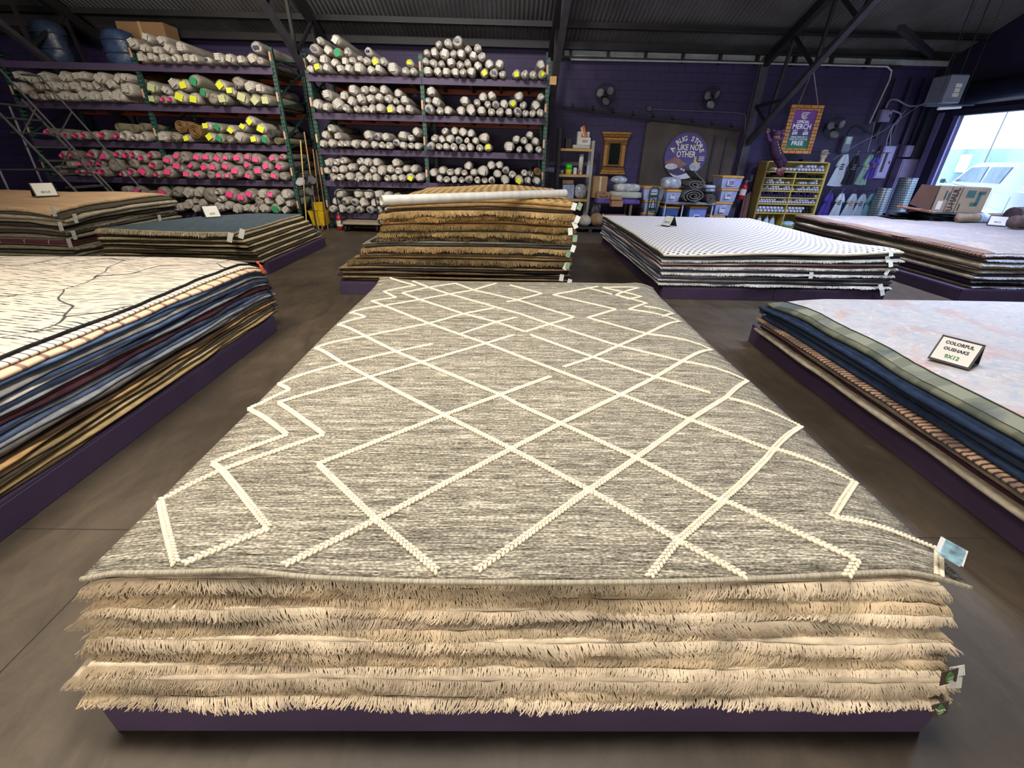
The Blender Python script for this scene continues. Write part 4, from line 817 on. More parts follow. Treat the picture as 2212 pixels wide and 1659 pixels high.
add(CL2, 1, LV_L, Z5("215,335,92,v 370,370,72,w 520,335,90,w 715,355,88,y 870,255,90,g 940,430,75,g 1215,360,90,y 1420,320,92,n 1385,445,72,y 1660,400,90,w 1830,390,75,w 190,510,70,v 410,535,58,p 520,540,60,p 660,515,98,y 890,550,88,y 1090,525,85,n 1270,550,88,v 1560,540,98,v 1770,550,88,v 1945,540,85,v"))
add(CL2, 2, LV_L, Z5("600,935,95,k 820,990,105,k 370,1070,80,w 560,1070,78,n 710,1070,65,y 1050,975,68,y 1160,970,72,g 1390,985,70,y 1575,965,62,y 1650,880,78,y 1800,990,85,y 1075,1100,80,y 1220,1110,72,g 1380,1110,60,n 1540,1110,92,w 1730,1120,70,y 1885,1120,72,g 2000,1090,65,d 2085,1120,55,o"))
Z7 = lambda t: pts((100, 240), 4.14, t)
add(CL_, 2, LV_L, Z7("640,145,38,o 770,170,38,o 865,155,38,o 725,215,48,w 850,225,34,w 912,220,42,w 630,220,42,p 510,210,45,p 430,215,40,n 360,215,36,p 260,220,38,p 175,220,36,p 40,190,38,p 100,205,34,n"))
Z6 = lambda t: pts((360, 300), 4.2333, t)
add(CL2, 3, LV_L, Z6("85,135,46,p 215,155,50,p 345,155,50,p 480,180,52,p 585,140,40,p 655,165,42,p 785,160,52,p 930,205,48,p 1065,230,48,p 1020,165,30,p 48,225,50,p 195,225,48,n 300,255,54,p 400,240,50,p 500,250,50,p 608,248,55,p 720,235,45,p 840,265,55,p 945,295,52,p 40,320,55,p 150,300,56,p 215,275,40,p 275,335,46,p 345,325,42,p 410,325,42,n 490,330,42,p 580,345,38,p 665,310,55,p 770,325,45,p 815,345,34,n 970,340,48,p 1085,330,42,n"))
add(CL_, 3, LV_L, Z7("690,385,38,p 795,395,46,p 880,400,40,p 960,395,38,p 945,460,42,p 985,470,45,p 840,465,45,n 650,470,66,n 530,430,50,p 420,395,45,p 500,460,40,p 400,435,38,p 310,480,42,p 550,540,45,p 640,520,46,p 665,565,32,p 810,550,46,p 930,545,58,p 1010,560,34,p 150,395,42,p 230,400,42,p 75,455,40,p 300,570,38,p 370,580,38,p 230,490,40,n"))
add(CL2, 4, LV_L, Z6("105,485,50,n 205,485,54,w 295,515,50,w 395,530,72,n 510,500,34,w 610,535,60,p 755,505,52,p 860,495,50,w 940,495,46,p 180,560,48,w 260,580,35,w 545,575,42,w 480,565,34,w 720,575,56,p 835,580,44,n 930,565,40,w 1015,565,50,w 1110,580,48,w 165,620,42,w 250,625,36,w 330,615,42,w 435,620,38,w 525,630,52,w 630,630,46,w 725,640,42,w 810,640,44,w 895,630,46,w 985,640,50,g 1075,645,40,w 1155,645,38,w"))
add(CL_, 4, LV_L, Z7("660,690,58,p 800,705,45,n 935,700,50,p 1045,690,60,p 500,680,45,n 1050,780,58,n 1065,845,42,w 1125,850,36,w 990,830,38,n"))
FRONT = RY - .17
allrolls = []
for ci, (bay, sh, z0, P) in enumerate(CELLS):
    bn, xa, xb = bay; C = []
    for (px, py, r, k) in P:
        p = ony(px, py, FRONT); C.append([p.x, p.z, r * mpx(p) * .985, k])
    lo, hi = xa + .055, xb - .055
    for it in range(160):                     # ease circles apart, keep them on the shelf and between the posts
        for i in range(len(C)):
            a = C[i]
            for j in range(i + 1, len(C)):
                b_ = C[j]; dx, dz = b_[0] - a[0], b_[1] - a[1]; d = math.hypot(dx, dz); m = (a[2] + b_[2]) * 1.0
                if d < m and d > 1e-6:
                    q = (m - d) * .32 / d
                    a[0] -= dx * q; a[1] -= dz * q; b_[0] += dx * q; b_[1] += dz * q
            a[1] = max(a[1], z0 + a[2]); a[0] = min(max(a[0], lo + a[2]), hi - a[2])
            if sh > 0:
                lim = (LV_R if 'centre' in bn else LV_L)[4 - sh + 1] - .16 - a[2]
                a[1] = min(a[1], lim)
    C.sort(key=lambda c: c[1] - c[2])
    done_ = []
    for a in C:                               # let each settle on what is under it
        sup = z0 + a[2]
        for b_ in done_:
            dx = abs(a[0] - b_[0]); m = a[2] + b_[2]
            if dx < m: sup = max(sup, b_[1] + math.sqrt(m * m - dx * dx) * .995)
        if sup < a[1]: a[1] = max(sup, a[1] - .16)
        done_.append(a)
    rows = [[c for c in C if c[1] - c[2] < z0 + .05], [c for c in C if c[1] - c[2] >= z0 + .05]]
    for ri, row in enumerate(rows):
        row.sort(key=lambda c: c[0])
        for i, c_ in enumerate(row): allrolls.append((c_, bn, sh, ri, i + 1, ci))
wr = [a for a in allrolls if a[0][3] not in 'kod']
order = sorted(wr, key=lambda a: -(a[0][2] * (.72 if ('left bay of left' in a[1] and a[2] in (2, 3, 4)) else 1)))
keep = set(id(a) for a in order[:300]); RR = random.Random(11)
rest_mb = MB(); rest_lab = {}
for a in allrolls:
    (x, z, r, k), bn, sh, ri, i, ci = a
    yf = FRONT + RR.uniform(-.07, .07) + (.05 if ri else 0); rot = Matrix.Rotation(RR.uniform(-.45, .45), 4, 'Y'); r2 = r * .955
    mk = 'c' if k == 'p' or ('left' in bn.split('of')[1] and k == 'n') else ('t' if k in 'vg' else 'w')
    where = '%s from left in %s, %s shelf, %s' % (ORD[i], ('bottom row', 'upper pile')[ri], SH[sh], bn.replace('of centre rack', 'of centre rack'))
    if k in 'kod':
        o = bpy.data.objects.new('rolled_rug_bare', SPM[k]); COL.objects.link(o); o.location = (x, yf, z); o.scale = (r2, 1, r2); o.rotation_euler = (0, RR.uniform(0, 6), 0)
        tag(o, '%s bare roll, %s' % ({'k': 'brown', 'o': 'olive', 'd': 'dark'}[k], where), 'rolled rug', 'unwrapped rolled rugs on the racks'); continue
    me = RR.choice(ROLLM[mk][:7]) if not (k in 'nv' and RR.random() < .5) else ROLLM[mk][7]
    if id(a) in keep:
        o = bpy.data.objects.new('rolled_rug_wrapped', me); COL.objects.link(o); o.location = (x, yf, z); o.scale = (r2, 1, r2); o.rotation_euler = (0, RR.uniform(-.45, .45), 0)
        tag(o, '%s rug roll, %s' % (TAGN[k], where), 'rolled rug', 'wrapped rolled rugs on the racks')
        if k != 'n':
            l = bpy.data.objects.new('label' if k == 'w' else ('tape' if k == 'b' else 'tag'), PLM[k]); COL.objects.link(l); l.parent = o; l.rotation_euler = (0, RR.uniform(-.5, .5), 0); l.location = (RR.uniform(-.15, .15), 0, RR.uniform(-.2, .2))
    else:
        M = Matrix.Translation((x, yf, z)) @ rot @ Matrix.Diagonal((r2, 1, r2, 1)); rest_mb.k = {'w': 0, 'c': 1, 't': 2}[mk]
        rest_mb.add([M @ v.co for v in me.vertices], [tuple(p.vertices) for p in me.polygons])
        if k != 'n':
            pm = PLM[k]; rest_mb.k = 3 + 'wyvgpb'.index(k); M2 = M @ Matrix.Rotation(RR.uniform(-.5, .5), 4, 'Y')
            rest_mb.add([M2 @ v.co for v in pm.vertices], [tuple(p.vertices) for p in pm.polygons])
o = rest_mb.build('rolled_rug_wrapped', [W_PALE, W_CLEAR, W_GREEN] + [MLAB2] + [TAGM[k] for k in 'yvgpb'], None, True, V((-4, RY, 1)))
tag(o, 'the remaining smaller wrapped rug rolls wedged among the others on both racks', 'rolled rug', 'wrapped rolled rugs on the racks'); o['kind'] = 'stuff'
# ------------------------------------------------------------------ things on and beside the left rack
def bundle(px0, px1, py0, py1, Y, m, label):
    a = ony((px0 + px1) / 2, py1, Y); b_ = ony((px0 + px1) / 2, py0, Y); w = (px1 - px0) * mpx(a) / 2; h = b_.z - a.z; R = random.Random(px0)
    mb = MB(); prof = [(.0, 0), (.8, 0), (.96, .06), (1, .25), (.93, .42), (.99, .6), (1.02, .8), (.82, .93), (.4, 1), (0, 1.0)]
    vs = []; n = 18
    for r, z in prof:
        for k in range(n): an = 2 * PI * k / n; q = r * w * (1 + .06 * math.sin(3 * an + z * 7) + R.uniform(-.03, .03)); vs.append(V((a.x + q * math.cos(an), Y + .35 + q * .8 * math.sin(an), LV_L[4] + .004 + z * h)))
    mb.add(vs, [(i * n + k, i * n + (k + 1) % n, (i + 1) * n + (k + 1) % n, (i + 1) * n + k) for i in range(len(prof) - 1) for k in range(n)])
    t = thing('wrapped_bundle', label, 'bundle', (a.x, Y + .35, LV_L[4]), 'blue bundles on top of the left rack')
    mb.build('blue_wrap', m, t, True)
    for z in (.35, .7):
        mb = MB(); mb.tube([V((a.x + w * 1.04 * math.cos(q / 24 * 2 * PI), Y + .35 + w * .84 * math.sin(q / 24 * 2 * PI), LV_L[4] + z * h)) for q in range(25)], .012, 5); mb.build('strap', mat('39455f', .5), t)
    return t
MBLUE = mat('2f3d57', .35, 0, .35, 7.0, bmp=.6, bscale=18)
bundle(62, 128, 30, 131, RY + .1, MBLUE, 'tall blue plastic-wrapped bundle, the left one on top of the left rack')
bundle(212, 278, 52, 136, RY + .1, mat('3a4c70', .35, 0, .35, 6.0, bmp=.6, bscale=20), 'rounded blue plastic-wrapped bundle beside the rolls on top of left rack')
a = ony(238, 27, 12.3); b_ = ony(352, 66, 12.3); mb = MB(); mb.bbox(((a.x + b_.x) / 2, 12.6, LV_L[4] + .73), (b_.x - a.x, .5, .36), .01); mb.bbox(((a.x - 7.98) / 2, 12.6, LV_L[4] + .277), (-7.98 - a.x, .5, .545), .01)
t = thing('cardboard_box', 'large brown cardboard carton behind the blue bundle on top of left rack', 'box', ((a.x + b_.x) / 2, 12.6, LV_L[4])); mb.build('carton', CARD, t)
mb = MB(); mb.box(((a.x + b_.x) / 2, 12.345, LV_L[4] + .73), (.06, .006, .36)); mb.build('tape', mat('c4a77c', .4), t)
# rolling warehouse ladder at the far left
def ladder():
    Y = 9.6; t = thing('rolling_ladder', 'grey tubular steel warehouse ladder with handrails in front of the left rack', 'ladder', (-9.1, Y + .3, 0)); m = mat('9a9c9f', .3, .8, .1); R_ = .018
    P = lambda x, y, Y: ony(x, y, Y)
    for Yk in (Y, Y + .75):
        k = 'stringer'
        a, b_ = P(-40, 205, Y), P(205, 455, Y); a = V((a.x, Yk, a.z)); b_ = V((b_.x, Yk, b_.z)); d = (b_ - a); b2 = a + d * ((a.z - .02) / (a.z - b_.z))
        mb = MB(); mb.tube([a, b2], R_ + .006, 8); mb.build('stringer', m, t)
        a2, b3 = P(0, 150, Y), P(240, 408, Y); a2 = V((a2.x, Yk, a2.z)); b3 = V((b3.x, Yk, b3.z)); e = V((b3.x - .05, Yk, b3.z - .12))
        mb = MB(); mb.tube([a2 + V((-.35, 0, .02)), a2 + V((-.03, 0, .01)), a2, b3, b3 + V((.03, 0, -.05)), e], R_, 8); mb.build('handrail', m, t)
        for u in (.3, .62):
            q = a2.lerp(b3, u); w_ = a.lerp(b_, u + .03); mb = MB(); mb.tube([q, w_], R_ * .8, 6); mb.build('rail_post', m, t)
        mb = MB(); mb.tube([V((a.x - .3, Yk, 0.03)), V((a.x - .3, Yk, 2.35))], R_ + .004, 8); mb.tube([V((a.x - .3, Yk, .14)), V((b2.x, Yk, .14))], R_, 8); mb.tube([V((a.x - .3, Yk, 1.2)), a.lerp(b2, .5)], R_, 8); mb.build('frame', m, t)
    for i in range(10):
        q = a.lerp(b2, (i + .5) / 10.3); mb = MB(); mb.box((q.x - .06, Y + .375, q.z), (.2, .72, .03)); mb.build('step', mat('6d7073', .4, .7), t)
    for x in (-9.6, b2.x - .1):
        for y in (Y, Y + .75): mb = MB(); mb.lathe([(.05, -.02), (.055, 0), (.05, .02)], Matrix.Translation((x, y, .056)) @ Matrix.Rotation(PI / 2, 4, 'X'), 14); mb.build('caster', BLACK, t)
    return t
ladder()
# gap between the racks: pedestal fan, mop bucket, poles
def fan(c, R_, nrm, label, wall=True, blades=3, cat='fan'):
    n = V(nrm).normalized(); u = V((0, 0, 1)).cross(n).normalized(); w_ = n.cross(u); M = Matrix((u, w_, n)).transposed().to_4x4(); M.translation = V(c)
    t = thing('wall_fan' if wall else 'pedestal_fan', label, cat, (c[0], c[1], 0 if not wall else c[2] - R_), 'dark fans')
    mb = MB()
    for k in range(5):
        rr = R_ * (1 - k * .18); z = .05 + .035 * math.sqrt(max(0, 1 - (rr / R_) ** 2)); mb.tube([M @ V((rr * math.cos(a / 28 * 2 * PI), rr * math.sin(a / 28 * 2 * PI), z)) for a in range(29)], .002, 3)
        if k < 2: mb.tube([M @ V((rr * math.cos(a / 28 * 2 * PI), rr * math.sin(a / 28 * 2 * PI), -.06)) for a in range(29)], .005, 4)
    for k in range(12): a = k / 12 * 2 * PI; mb.tube([M @ V((.05 * math.cos(a), .05 * math.sin(a), .085)), M @ V((R_ * .6 * math.cos(a), R_ * .6 * math.sin(a), .078)), M @ V((R_ * math.cos(a), R_ * math.sin(a), .05)), M @ V((R_ * math.cos(a), R_ * math.sin(a), -.06)), M @ V((.1 * math.cos(a), .1 * math.sin(a), -.1))], .0015, 3)
    mb.build('cage', BLACK, t)
    for k in range(blades):
        a0 = .5 + k * 2 * PI / blades; mb = MB(); nr, na = 6, 8; vs = []
        for i in range(nr + 1):
            r = R_ * (.16 + .74 * i / nr); hw = .62 * math.sin(PI * (.18 + .72 * i / nr)) ** .8
            for j in range(na + 1): an = a0 + (j / na - .5) * 2 * hw + .25 * i / nr; vs.append(M @ V((r * math.cos(an), r * math.sin(an), .02 + .07 * (j / na - .5))))
        mb.add(vs, [(i * (na + 1) + j, (i + 1) * (na + 1) + j, (i + 1) * (na + 1) + j + 1, i * (na + 1) + j + 1) for i in range(nr) for j in range(na)]); mb.build('blade', mat('85878c', .5, .3), t, True)
    mb = MB(); mb.lathe([(0, -.2), (.07, -.19), (.08, -.08), (.07, 0), (.045, .03), (.02, .05), (0, .05)], M, 14); mb.build('motor', BLACK, t)
    if wall: mb = MB(); mb.tube([M @ V((0, 0, -.15)), M @ V((0, -.02, -.3)), V((c[0], YW - .01, c[2] + .02))], .022, 8); mb.box((c[0], YW - .02, c[2] + .02), (.12, .03, .2)); mb.build('bracket', BLACK, t)
    else:
        mb = MB(); mb.tube([V((c[0], c[1] + .1, .03)), V((c[0], c[1] + .1, c[2] - .05))], .02, 8); mb.lathe([(0, 0), (.17, 0), (.15, .03), (.03, .05)], Matrix.Translation((c[0], c[1] + .1, 0)), 18); mb.build('stand', mat('55575c', .4, .7), t)
    return t
c_ = ony(664, 398, 10.75); fan(c_, 24.5 * mpx(c_), (.12, -1, -.05), 'black pedestal fan standing in the gap between the two racks', False)
for px, nrm, lb in (((1308, 205), (-.25, -1, -.3), 'dark wall fan high on purple wall above the gilt mirror'), ((1537, 212), (.1, -1, -.3), 'wall fan on purple wall right of middle, above the oval sign'), ((1805, 277), (-.15, -1, -.15), 'bright-bladed wall fan to the right of the framed price poster')):
    c_ = ony(px[0], px[1], 13.02); fan(c_, 21 * mpx(c_), nrm, lb)
b_ = ony(683, 470, 10.95); t = thing('mop_bucket', 'yellow mop bucket with wringer under the pedestal fan', 'bucket', (b_.x, 11.2, 0)); Mx = Matrix.Translation((b_.x, 11.2, 0))
mb = MB(); mb.prism([Mx @ V(p) for p in ((-.13, -.17, .09), (.13, -.17, .09), (.13, .17, .09), (-.13, .17, .09))], (0, 0, .004)); vs = [Mx @ V((x * k, y * k2, z)) for z, k, k2 in ((.09, .13, .17), (.42, .18, .24)) for x, y in ((-1, -1), (1, -1), (1, 1), (-1, 1))]; mb.add(vs, [(0, 1, 5, 4), (1, 2, 6, 5), (2, 3, 7, 6), (3, 0, 4, 7)]); mb.build('pail', mat('d9b21d', .45), t)
mb = MB(); mb.bbox((b_.x + .02, 11.15, .5), (.24, .22, .2), .02); mb.build('wringer', mat('cfa81a', .45), t)
for x in (-.11, .11):
    for y in (-.14, .14): mb = MB(); mb.lathe([(.035, -.015), (.04, 0), (.035, .015)], Matrix.Translation((b_.x + x, 11.2 + y, .045)) @ Matrix.Rotation(PI / 2, 4, 'Y'), 10); mb.build('caster', BLACK, t)
for i, (p0, p1, cl, lb) in enumerate([((657, 285), (672, 366), 'a88a5c', 'tall thin wooden pole'), ((676, 322), (684, 372), '9a6a42', 'thin brown broom handle'), ((683, 325), (692, 372), '7a5a40', 'dark brown broom handle'), ((649, 303), (660, 400), 'c9b26a', 'yellow-tipped mop handle')]):
    a = ony(p0[0], p0[1], 11.24 - i * .03); q = ony(p1[0], p1[1], 11.24 - i * .03); d = (q - a); f = a + d * ((a.z - .01) / (a.z - q.z)); mb = MB(); mb.tube([f + V((0, -.2, 0)), a], .014, 7); solo(mb, 'pole', mat(cl, .6), lb + ' leaning in the gap between the racks', 'pole', group='poles between the racks')
def extinguisher(p, h, label, lying=0.0):
    t = thing('fire_extinguisher', label, 'fire extinguisher', p); M = Matrix.Translation(p) @ Matrix.Rotation(lying, 4, 'Y') @ Matrix.Scale(h, 4)
    mb = MB(); mb.lathe([(0, 0), (.15, 0), (.17, .03), (.17, .62), (.12, .74), (.05, .78), (.05, .82), (0, .82)], M, 16); mb.build('cylinder', mat('a3202a', .3), t, True)
    mb = MB(); mb.lathe([(.172, .2), (.172, .5)], M, 16); mb.build('label', mat('d9d5cc', .5), t)
    mb = MB(); mb.v = []; mb.box((0, 0, .86), (.1, .1, .1)); mb.box((.1, 0, .93), (.3, .05, .04)); mb.v = [M @ v for v in mb.v]; mb.build('valve', STEEL, t)
    mb = MB(); mb.tube([M @ V(q) for q in ((-.05, 0, .87), (-.2, -.02, .8), (-.24, -.03, .5), (-.2, -.1, .25))], .03 * h, 6); mb.build('hose', BLACK, t)
    return t
q = ony(731, 488, 11.15); extinguisher(V((q.x + .06, 11.1, 0)), .42, 'red fire extinguisher on the floor at the foot of centre rack')
# flat cart with a looped black handle in front of the bottom shelf
Yc = 10.72; a = ony(737, 470, Yc); b_ = ony(815, 468, Yc); t = thing('platform_cart', 'flat cart with black tube handle before the bottom shelf of centre rack', 'cart', ((a.x + b_.x) / 2, Yc + .4, 0)); zt_ = ony(770, 411, Yc).z
mb = MB(); mb.tube([(a.x, Yc, .2), (a.x - .05, Yc, zt_ - .12), (a.x - .02, Yc, zt_ - .03), (a.x + .08, Yc, zt_), (b_.x - .08, Yc, zt_ - .01), (b_.x - .01, Yc, zt_ - .04), (b_.x, Yc, zt_ - .13), (b_.x + .03, Yc, .2)], .016, 8); mb.build('handle', BLACK, t)
mb = MB(); mb.bbox(((a.x + b_.x) / 2, Yc + .28, .19), (b_.x - a.x + .1, .56, .05), .01); mb.build('deck', mat('8d8270', .7), t)
for x in (a.x + .05, b_.x - .05):
    for y in (Yc + .08, Yc + .48): mb = MB(); mb.lathe([(.06, -.02), (.07, 0), (.06, .02)], Matrix.Translation((x, y, .072)) @ Matrix.Rotation(PI / 2, 4, 'Y'), 12); mb.box((x, y, .15), (.06, .06, .05)); mb.build('wheel', BLACK, t)
# ------------------------------------------------------------------ along the purple back wall, right of the racks
YF_ = 12.85
def pbox(name, x0, y0, x1, y1, Y, d, m, label, cat, zb=None, group=None, part='body', b=.008, yaw=0):
    """upright box whose front face covers these picture bounds at distance Y; zb: height of what it stands on"""
    a = ony(x0, (y0 + y1) / 2, Y); c = ony(x1, (y0 + y1) / 2, Y); zt = ony((x0 + x1) / 2, y0, Y).z; z0 = zb if zb is not None else ony((x0 + x1) / 2, y1, Y).z
    w, h = c.x - a.x, max(.02, zt - z0); cx = (a.x + c.x) / 2
    t = thing(name, label, cat, (cx, Y + d / 2, z0), group); M = Matrix.Rotation(yaw, 3, 'Z') if yaw else None
    mb = MB(); mb.bbox((cx, Y + d / 2, z0 + h / 2 + .001), (w, d, h), b, M); mb.build(part, m, t)
    t['_w'] = w; t['_h'] = h; t['_cx'] = cx; t['_z'] = z0; t['_y'] = Y
    return t
G = lambda t: (t['_cx'], t['_y'], t['_z'], t['_w'], t['_h'])
# shelf unit with pale timber boards
P0 = ony(1207, 340, YF_); P1 = ony(1279, 340, YF_); xl, xr = P0.x, P1.x
t = thing('shelf_unit', 'open shelving of dark posts and pale timber boards right of the centre rack', 'shelves', ((xl + xr) / 2, YF_ + .2, 0))
for x, m in ((xl, DARKST), (xr, mat('a3a19b', .6))):
    for y in (YF_, YF_ + .42): mb = MB(); mb.box((x, y, 1.15 if x == xl else 1.02), (.07, .05, 2.3 if x == xl else 2.04)); mb.build('post', m, t)
BZ = [ony(1245, 321, YF_).z, ony(1242, 377, YF_).z, ony(1238, 430, YF_).z, .15]
for z in BZ: mb = MB(); mb.bbox(((xl + xr) / 2, YF_ + .2, z - .03), (xr - xl + .02, .44, .06), .004); mb.build('board', mat('c69f69', .7, 0, .15, 3.0, (1, 5, 5)), t)
pbox('paper_stack', 1238, 313, 1275, 320, YF_ + .02, .3, mat('b9b6ae', .8, 0, .3, 2, (1, 1, 40)), 'flat stack of papers on the top board of shelving by the rack', 'papers', BZ[0] + .003)
b1 = pbox('carton', 1255, 297, 1276, 312, YF_ + .03, .26, mat('dcdad4', .6), 'white printed carton on the papers on the top timber board', 'box', BZ[0] + .085); cx, y, z, w_, h = G(b1)
for i in range(2): mb = MB(); mb.box((cx - .02, y - .001, z + h * (.62 - .2 * i)), (w_ * .6, .002, h * .08)); mb.build('printing', DARKST, b1)
t_ = thing('binder', 'orange ring binder tilted in the white carton on the shelving', 'binder', (cx - .08, y + .1, z + h)); mb = MB(); mb.box((cx - .06, y + .1, z + h + .13), (.07, .22, .26), Matrix.Rotation(-.35, 3, 'Y')); mb.build('cover', mat('d4722c', .5), t_); mb = MB(); mb.box((cx - .1, y + .1, z + h + .12), (.03, .2, .22), Matrix.Rotation(-.35, 3, 'Y')); mb.build('pages', WHITE, t_)
pbox('binder', 1248, 284, 1257, 297, YF_ + .06, .2, mat('cfcfca', .5), 'white binder left of the orange one on the shelving', 'binder', BZ[0] + .085)
a = ony(1284, 284, YF_); mb = MB(); mb.tube([(a.x - .12, YF_ + .34, BZ[0] + .003), (a.x - .11, YF_ + .34, a.z)], .055, 14); solo(mb, 'paper_roll', WHITE, 'upright white paper roll at the right end of the top timber board', 'paper roll', smooth=True)
pbox('crate', 1222, 298, 1236, 312, YF_ + .15, .25, BLACK, 'black crate behind the papers on the top timber board', 'crate', BZ[0])
def can(px, y0, y1, wpx, m, label, name='can', cat='can', zb=None, prof=None, cap=None):
    a = ony(px, y0, YF_ + .1); z0 = zb + .004; h = a.z - z0; r = wpx * mpx(a) / 2
    t = thing(name, label, cat, (a.x, YF_ + .1, z0)); mb = MB(); mb.lathe([(r * q, h * s) for q, s in (prof or [(0, 0), (1, 0), (1, .98), (.9, 1), (0, 1)])], Matrix.Translation((a.x, YF_ + .1, z0)), 16); mb.build('body', m, t, True)
    if cap: mb = MB(); mb.lathe([(r * 1.04, h * .5), (r * .98, h), (0, h)], Matrix.Translation((a.x, YF_ + .1, z0)), 16); mb.build('lid', cap, t, True)
    return t
can(1206, 366, 0, 8, STEEL, 'silver tin at the left end of the second timber board', zb=BZ[1] + .004); can(1214, 367, 0, 8, mat('9b9c92', .4, .5), 'dull silver tin second on the second timber board', zb=BZ[1] + .004)
can(1229.5, 355, 0, 14, mat('e4e83a', .4), 'fluorescent yellow tumbler with bright green top half on the second timber board', 'tumbler', 'tumbler', BZ[1], [(0, 0), (.85, 0), (1, .6), (1, .62), (0, .62)], mat('45d83a', .4))
pbox('small_box', 1239, 362, 1246, 376, YF_ + .08, .08, mat('cfd2d0', .5), 'small white box right of the green and yellow tumbler', 'box', BZ[1]); can(1250.5, 362, 0, 4, mat('a3763f', .4), 'thin amber bottle on the second timber board', 'bottle', 'bottle', BZ[1] + .004, [(0, 0), (1, 0), (1, .6), (.4, .75), (.4, 1), (0, 1)])
can(1254, 372, 0, 5, WHITE, 'short white bottle on the second timber board', 'bottle', 'bottle', BZ[1] + .004, [(0, 0), (1, 0), (1, .6), (.5, .75), (.5, 1), (0, 1)]); pbox('small_box', 1268, 356, 1274, 376, YF_ + .08, .1, mat('b9c3dc', .5), 'tall pale blue box at the right of the second timber board', 'box', BZ[1])
a = ony(1256, 350, YF_ + .2); mb = MB(); mb.tube([(a.x, YF_ + .26, BZ[1] + .001), (a.x, YF_ + .26, ony(1256, 333, YF_ + .3).z)], .06, 14); solo(mb, 'paper_roll', mat('d6d4cd', .6), 'white upright roll behind the bottles on the second timber board', 'paper roll', smooth=True)
pbox('carton', 1215, 389, 1239, 399, YF_ + .1, .25, mat('8a6f58', .8), 'brown carton at the back of the third timber board', 'box', ony(1227, 399, YF_ + .06).z + .01); pbox('plastic_bin', 1215, 399, 1240, 429, YF_ + .06, .3, mat('97a3bd', .35, 0, .3, 12), 'pale blue plastic bin on the third timber board', 'bin', BZ[2])
def lump(x0, y0, x1, y1, Y, d, m, label, cat, name, zb, group=None, seed=1, k=(2.2, 2.2)):
    """a soft squashed form: superellipsoid with folds"""
    a = ony(x0, (y0 + y1) / 2, Y); c = ony(x1, (y0 + y1) / 2, Y); zt = ony((x0 + x1) / 2, y0, Y).z; w, h = (c.x - a.x) / 2, (zt - zb) / 2; cx = (a.x + c.x) / 2; mb = MB(); n, m_ = 26, 14; vs = []
    f = lambda v, e: math.copysign(abs(v) ** (2 / e), v)
    for i in range(m_ + 1):
        ph = -PI / 2 + PI * i / m_
        for j in range(n):
            th = 2 * PI * j / n; q = 1 + .10 * nz(math.cos(th) * 2 + seed, math.sin(th) * 2, ph * 2) + .05 * nz(math.cos(th) * 6, math.sin(th) * 6 + seed, ph * 5)
            vs.append(V((cx + w * q * f(math.cos(ph), k[0]) * f(math.cos(th), k[1]), Y + d / 2 + d / 2 * q * f(math.cos(ph), k[0]) * f(math.sin(th), k[1]), max(zb + .002, zb + h + h * (1 + .3 * (q - 1)) * f(math.sin(ph), k[0])))))
    mb.add(vs, [(i * n + j, i * n + (j + 1) % n, (i + 1) * n + (j + 1) % n, (i + 1) * n + j) for i in range(m_) for j in range(n)])
    return solo(mb, name, m, label, cat, V((cx, Y + d / 2, zb)), group, True)
MPLAST = mat('a9b3c4', .2, 0, .4, 9.0, bmp=.7, bscale=16, spec=.8); MGREY = fab('7f8378'); MGREYB = mat('a3a89c', .9, 0, .15, 5)
lump(1241, 398, 1270, 429, YF_ + .06, .3, mat('aab0bd', .2, 0, .5, 14, bmp=.7, bscale=20, spec=.8), 'crumpled clear plastic bag of goods on the third timber board', 'plastic bag', 'plastic_bag', BZ[2], seed=3)
# long dark bar and pale roll sticking out behind the shelving
a = ony(1180, 353, 13.33); c = ony(1268, 354, 13.33); mb = MB(); mb.bar(a, c, .1, .09); solo(mb, 'steel_bar', mat('4c4a55', .6), 'long dark bar lying level behind the timber shelving', 'bar')
a = ony(1180, 366, 13.15); c = ony(1197, 367, 13.15); mb = MB(); mb.tube([a + V((-.3, 0, 0)), c], .07, 14); solo(mb, 'film_roll', mat('8f96aa', .4), 'blue-grey roll end poking out beside the centre rack', 'roll', smooth=True)
# gilt mirror
Ym = YW - .12; TL, TR, BL, BR = ony(1300, 284, Ym), ony(1363, 284, Ym), ony(1295, 376, Ym), ony(1346, 376, Ym)
cx = (ony(1310, 330, Ym).x + ony(1344, 330, Ym).x) / 2; zt, zb = TL.z, BL.z; Wm = (TR.x - TL.x); GILT = mat('a5793c', .4, .55, .35, 30.0, bmp=.8, bscale=45); GILT2 = mat('7c5526', .5, .4, .4, 40.0, bmp=.9, bscale=60)
t = thing('wall_mirror', 'carved gilt architectural mirror hanging on the purple wall', 'mirror', (cx, Ym, zb)); hm = zt - zb
for zz, ww, hh, dd, m in ((1 - .03, 1.0, .06, .12, GILT), (1 - .09, .93, .06, .10, GILT2), (1 - .16, .84, .06, .09, GILT), (1 - .21, .78, .05, .08, GILT2), (.14, .78, .07, .08, GILT2), (.08, .84, .06, .10, GILT), (.025, .9, .05, .12, GILT)): mb = MB(); mb.bbox((cx, Ym, zb + hm * zz), (Wm * ww, dd, hm * hh), .008); mb.build('moulding', m, t)
for k in range(11): mb = MB(); mb.bbox((cx - Wm * .42 + k * Wm * .084, Ym - .05, zb + hm * .905), (.028, .04, hm * .055), .006); mb.build('dentil', GILT, t)
for sx in (-1, 1):
    mb = MB(); mb.bbox((cx + sx * Wm * .31, Ym, zb + hm * .49), (Wm * .13, .07, hm * .60), .01); mb.build('pilaster', GILT, t)
    mb = MB(); mb.bbox((cx + sx * Wm * .31, Ym - .03, zb + hm * .74), (Wm * .17, .06, hm * .07), .01); mb.build('capital', GILT2, t)
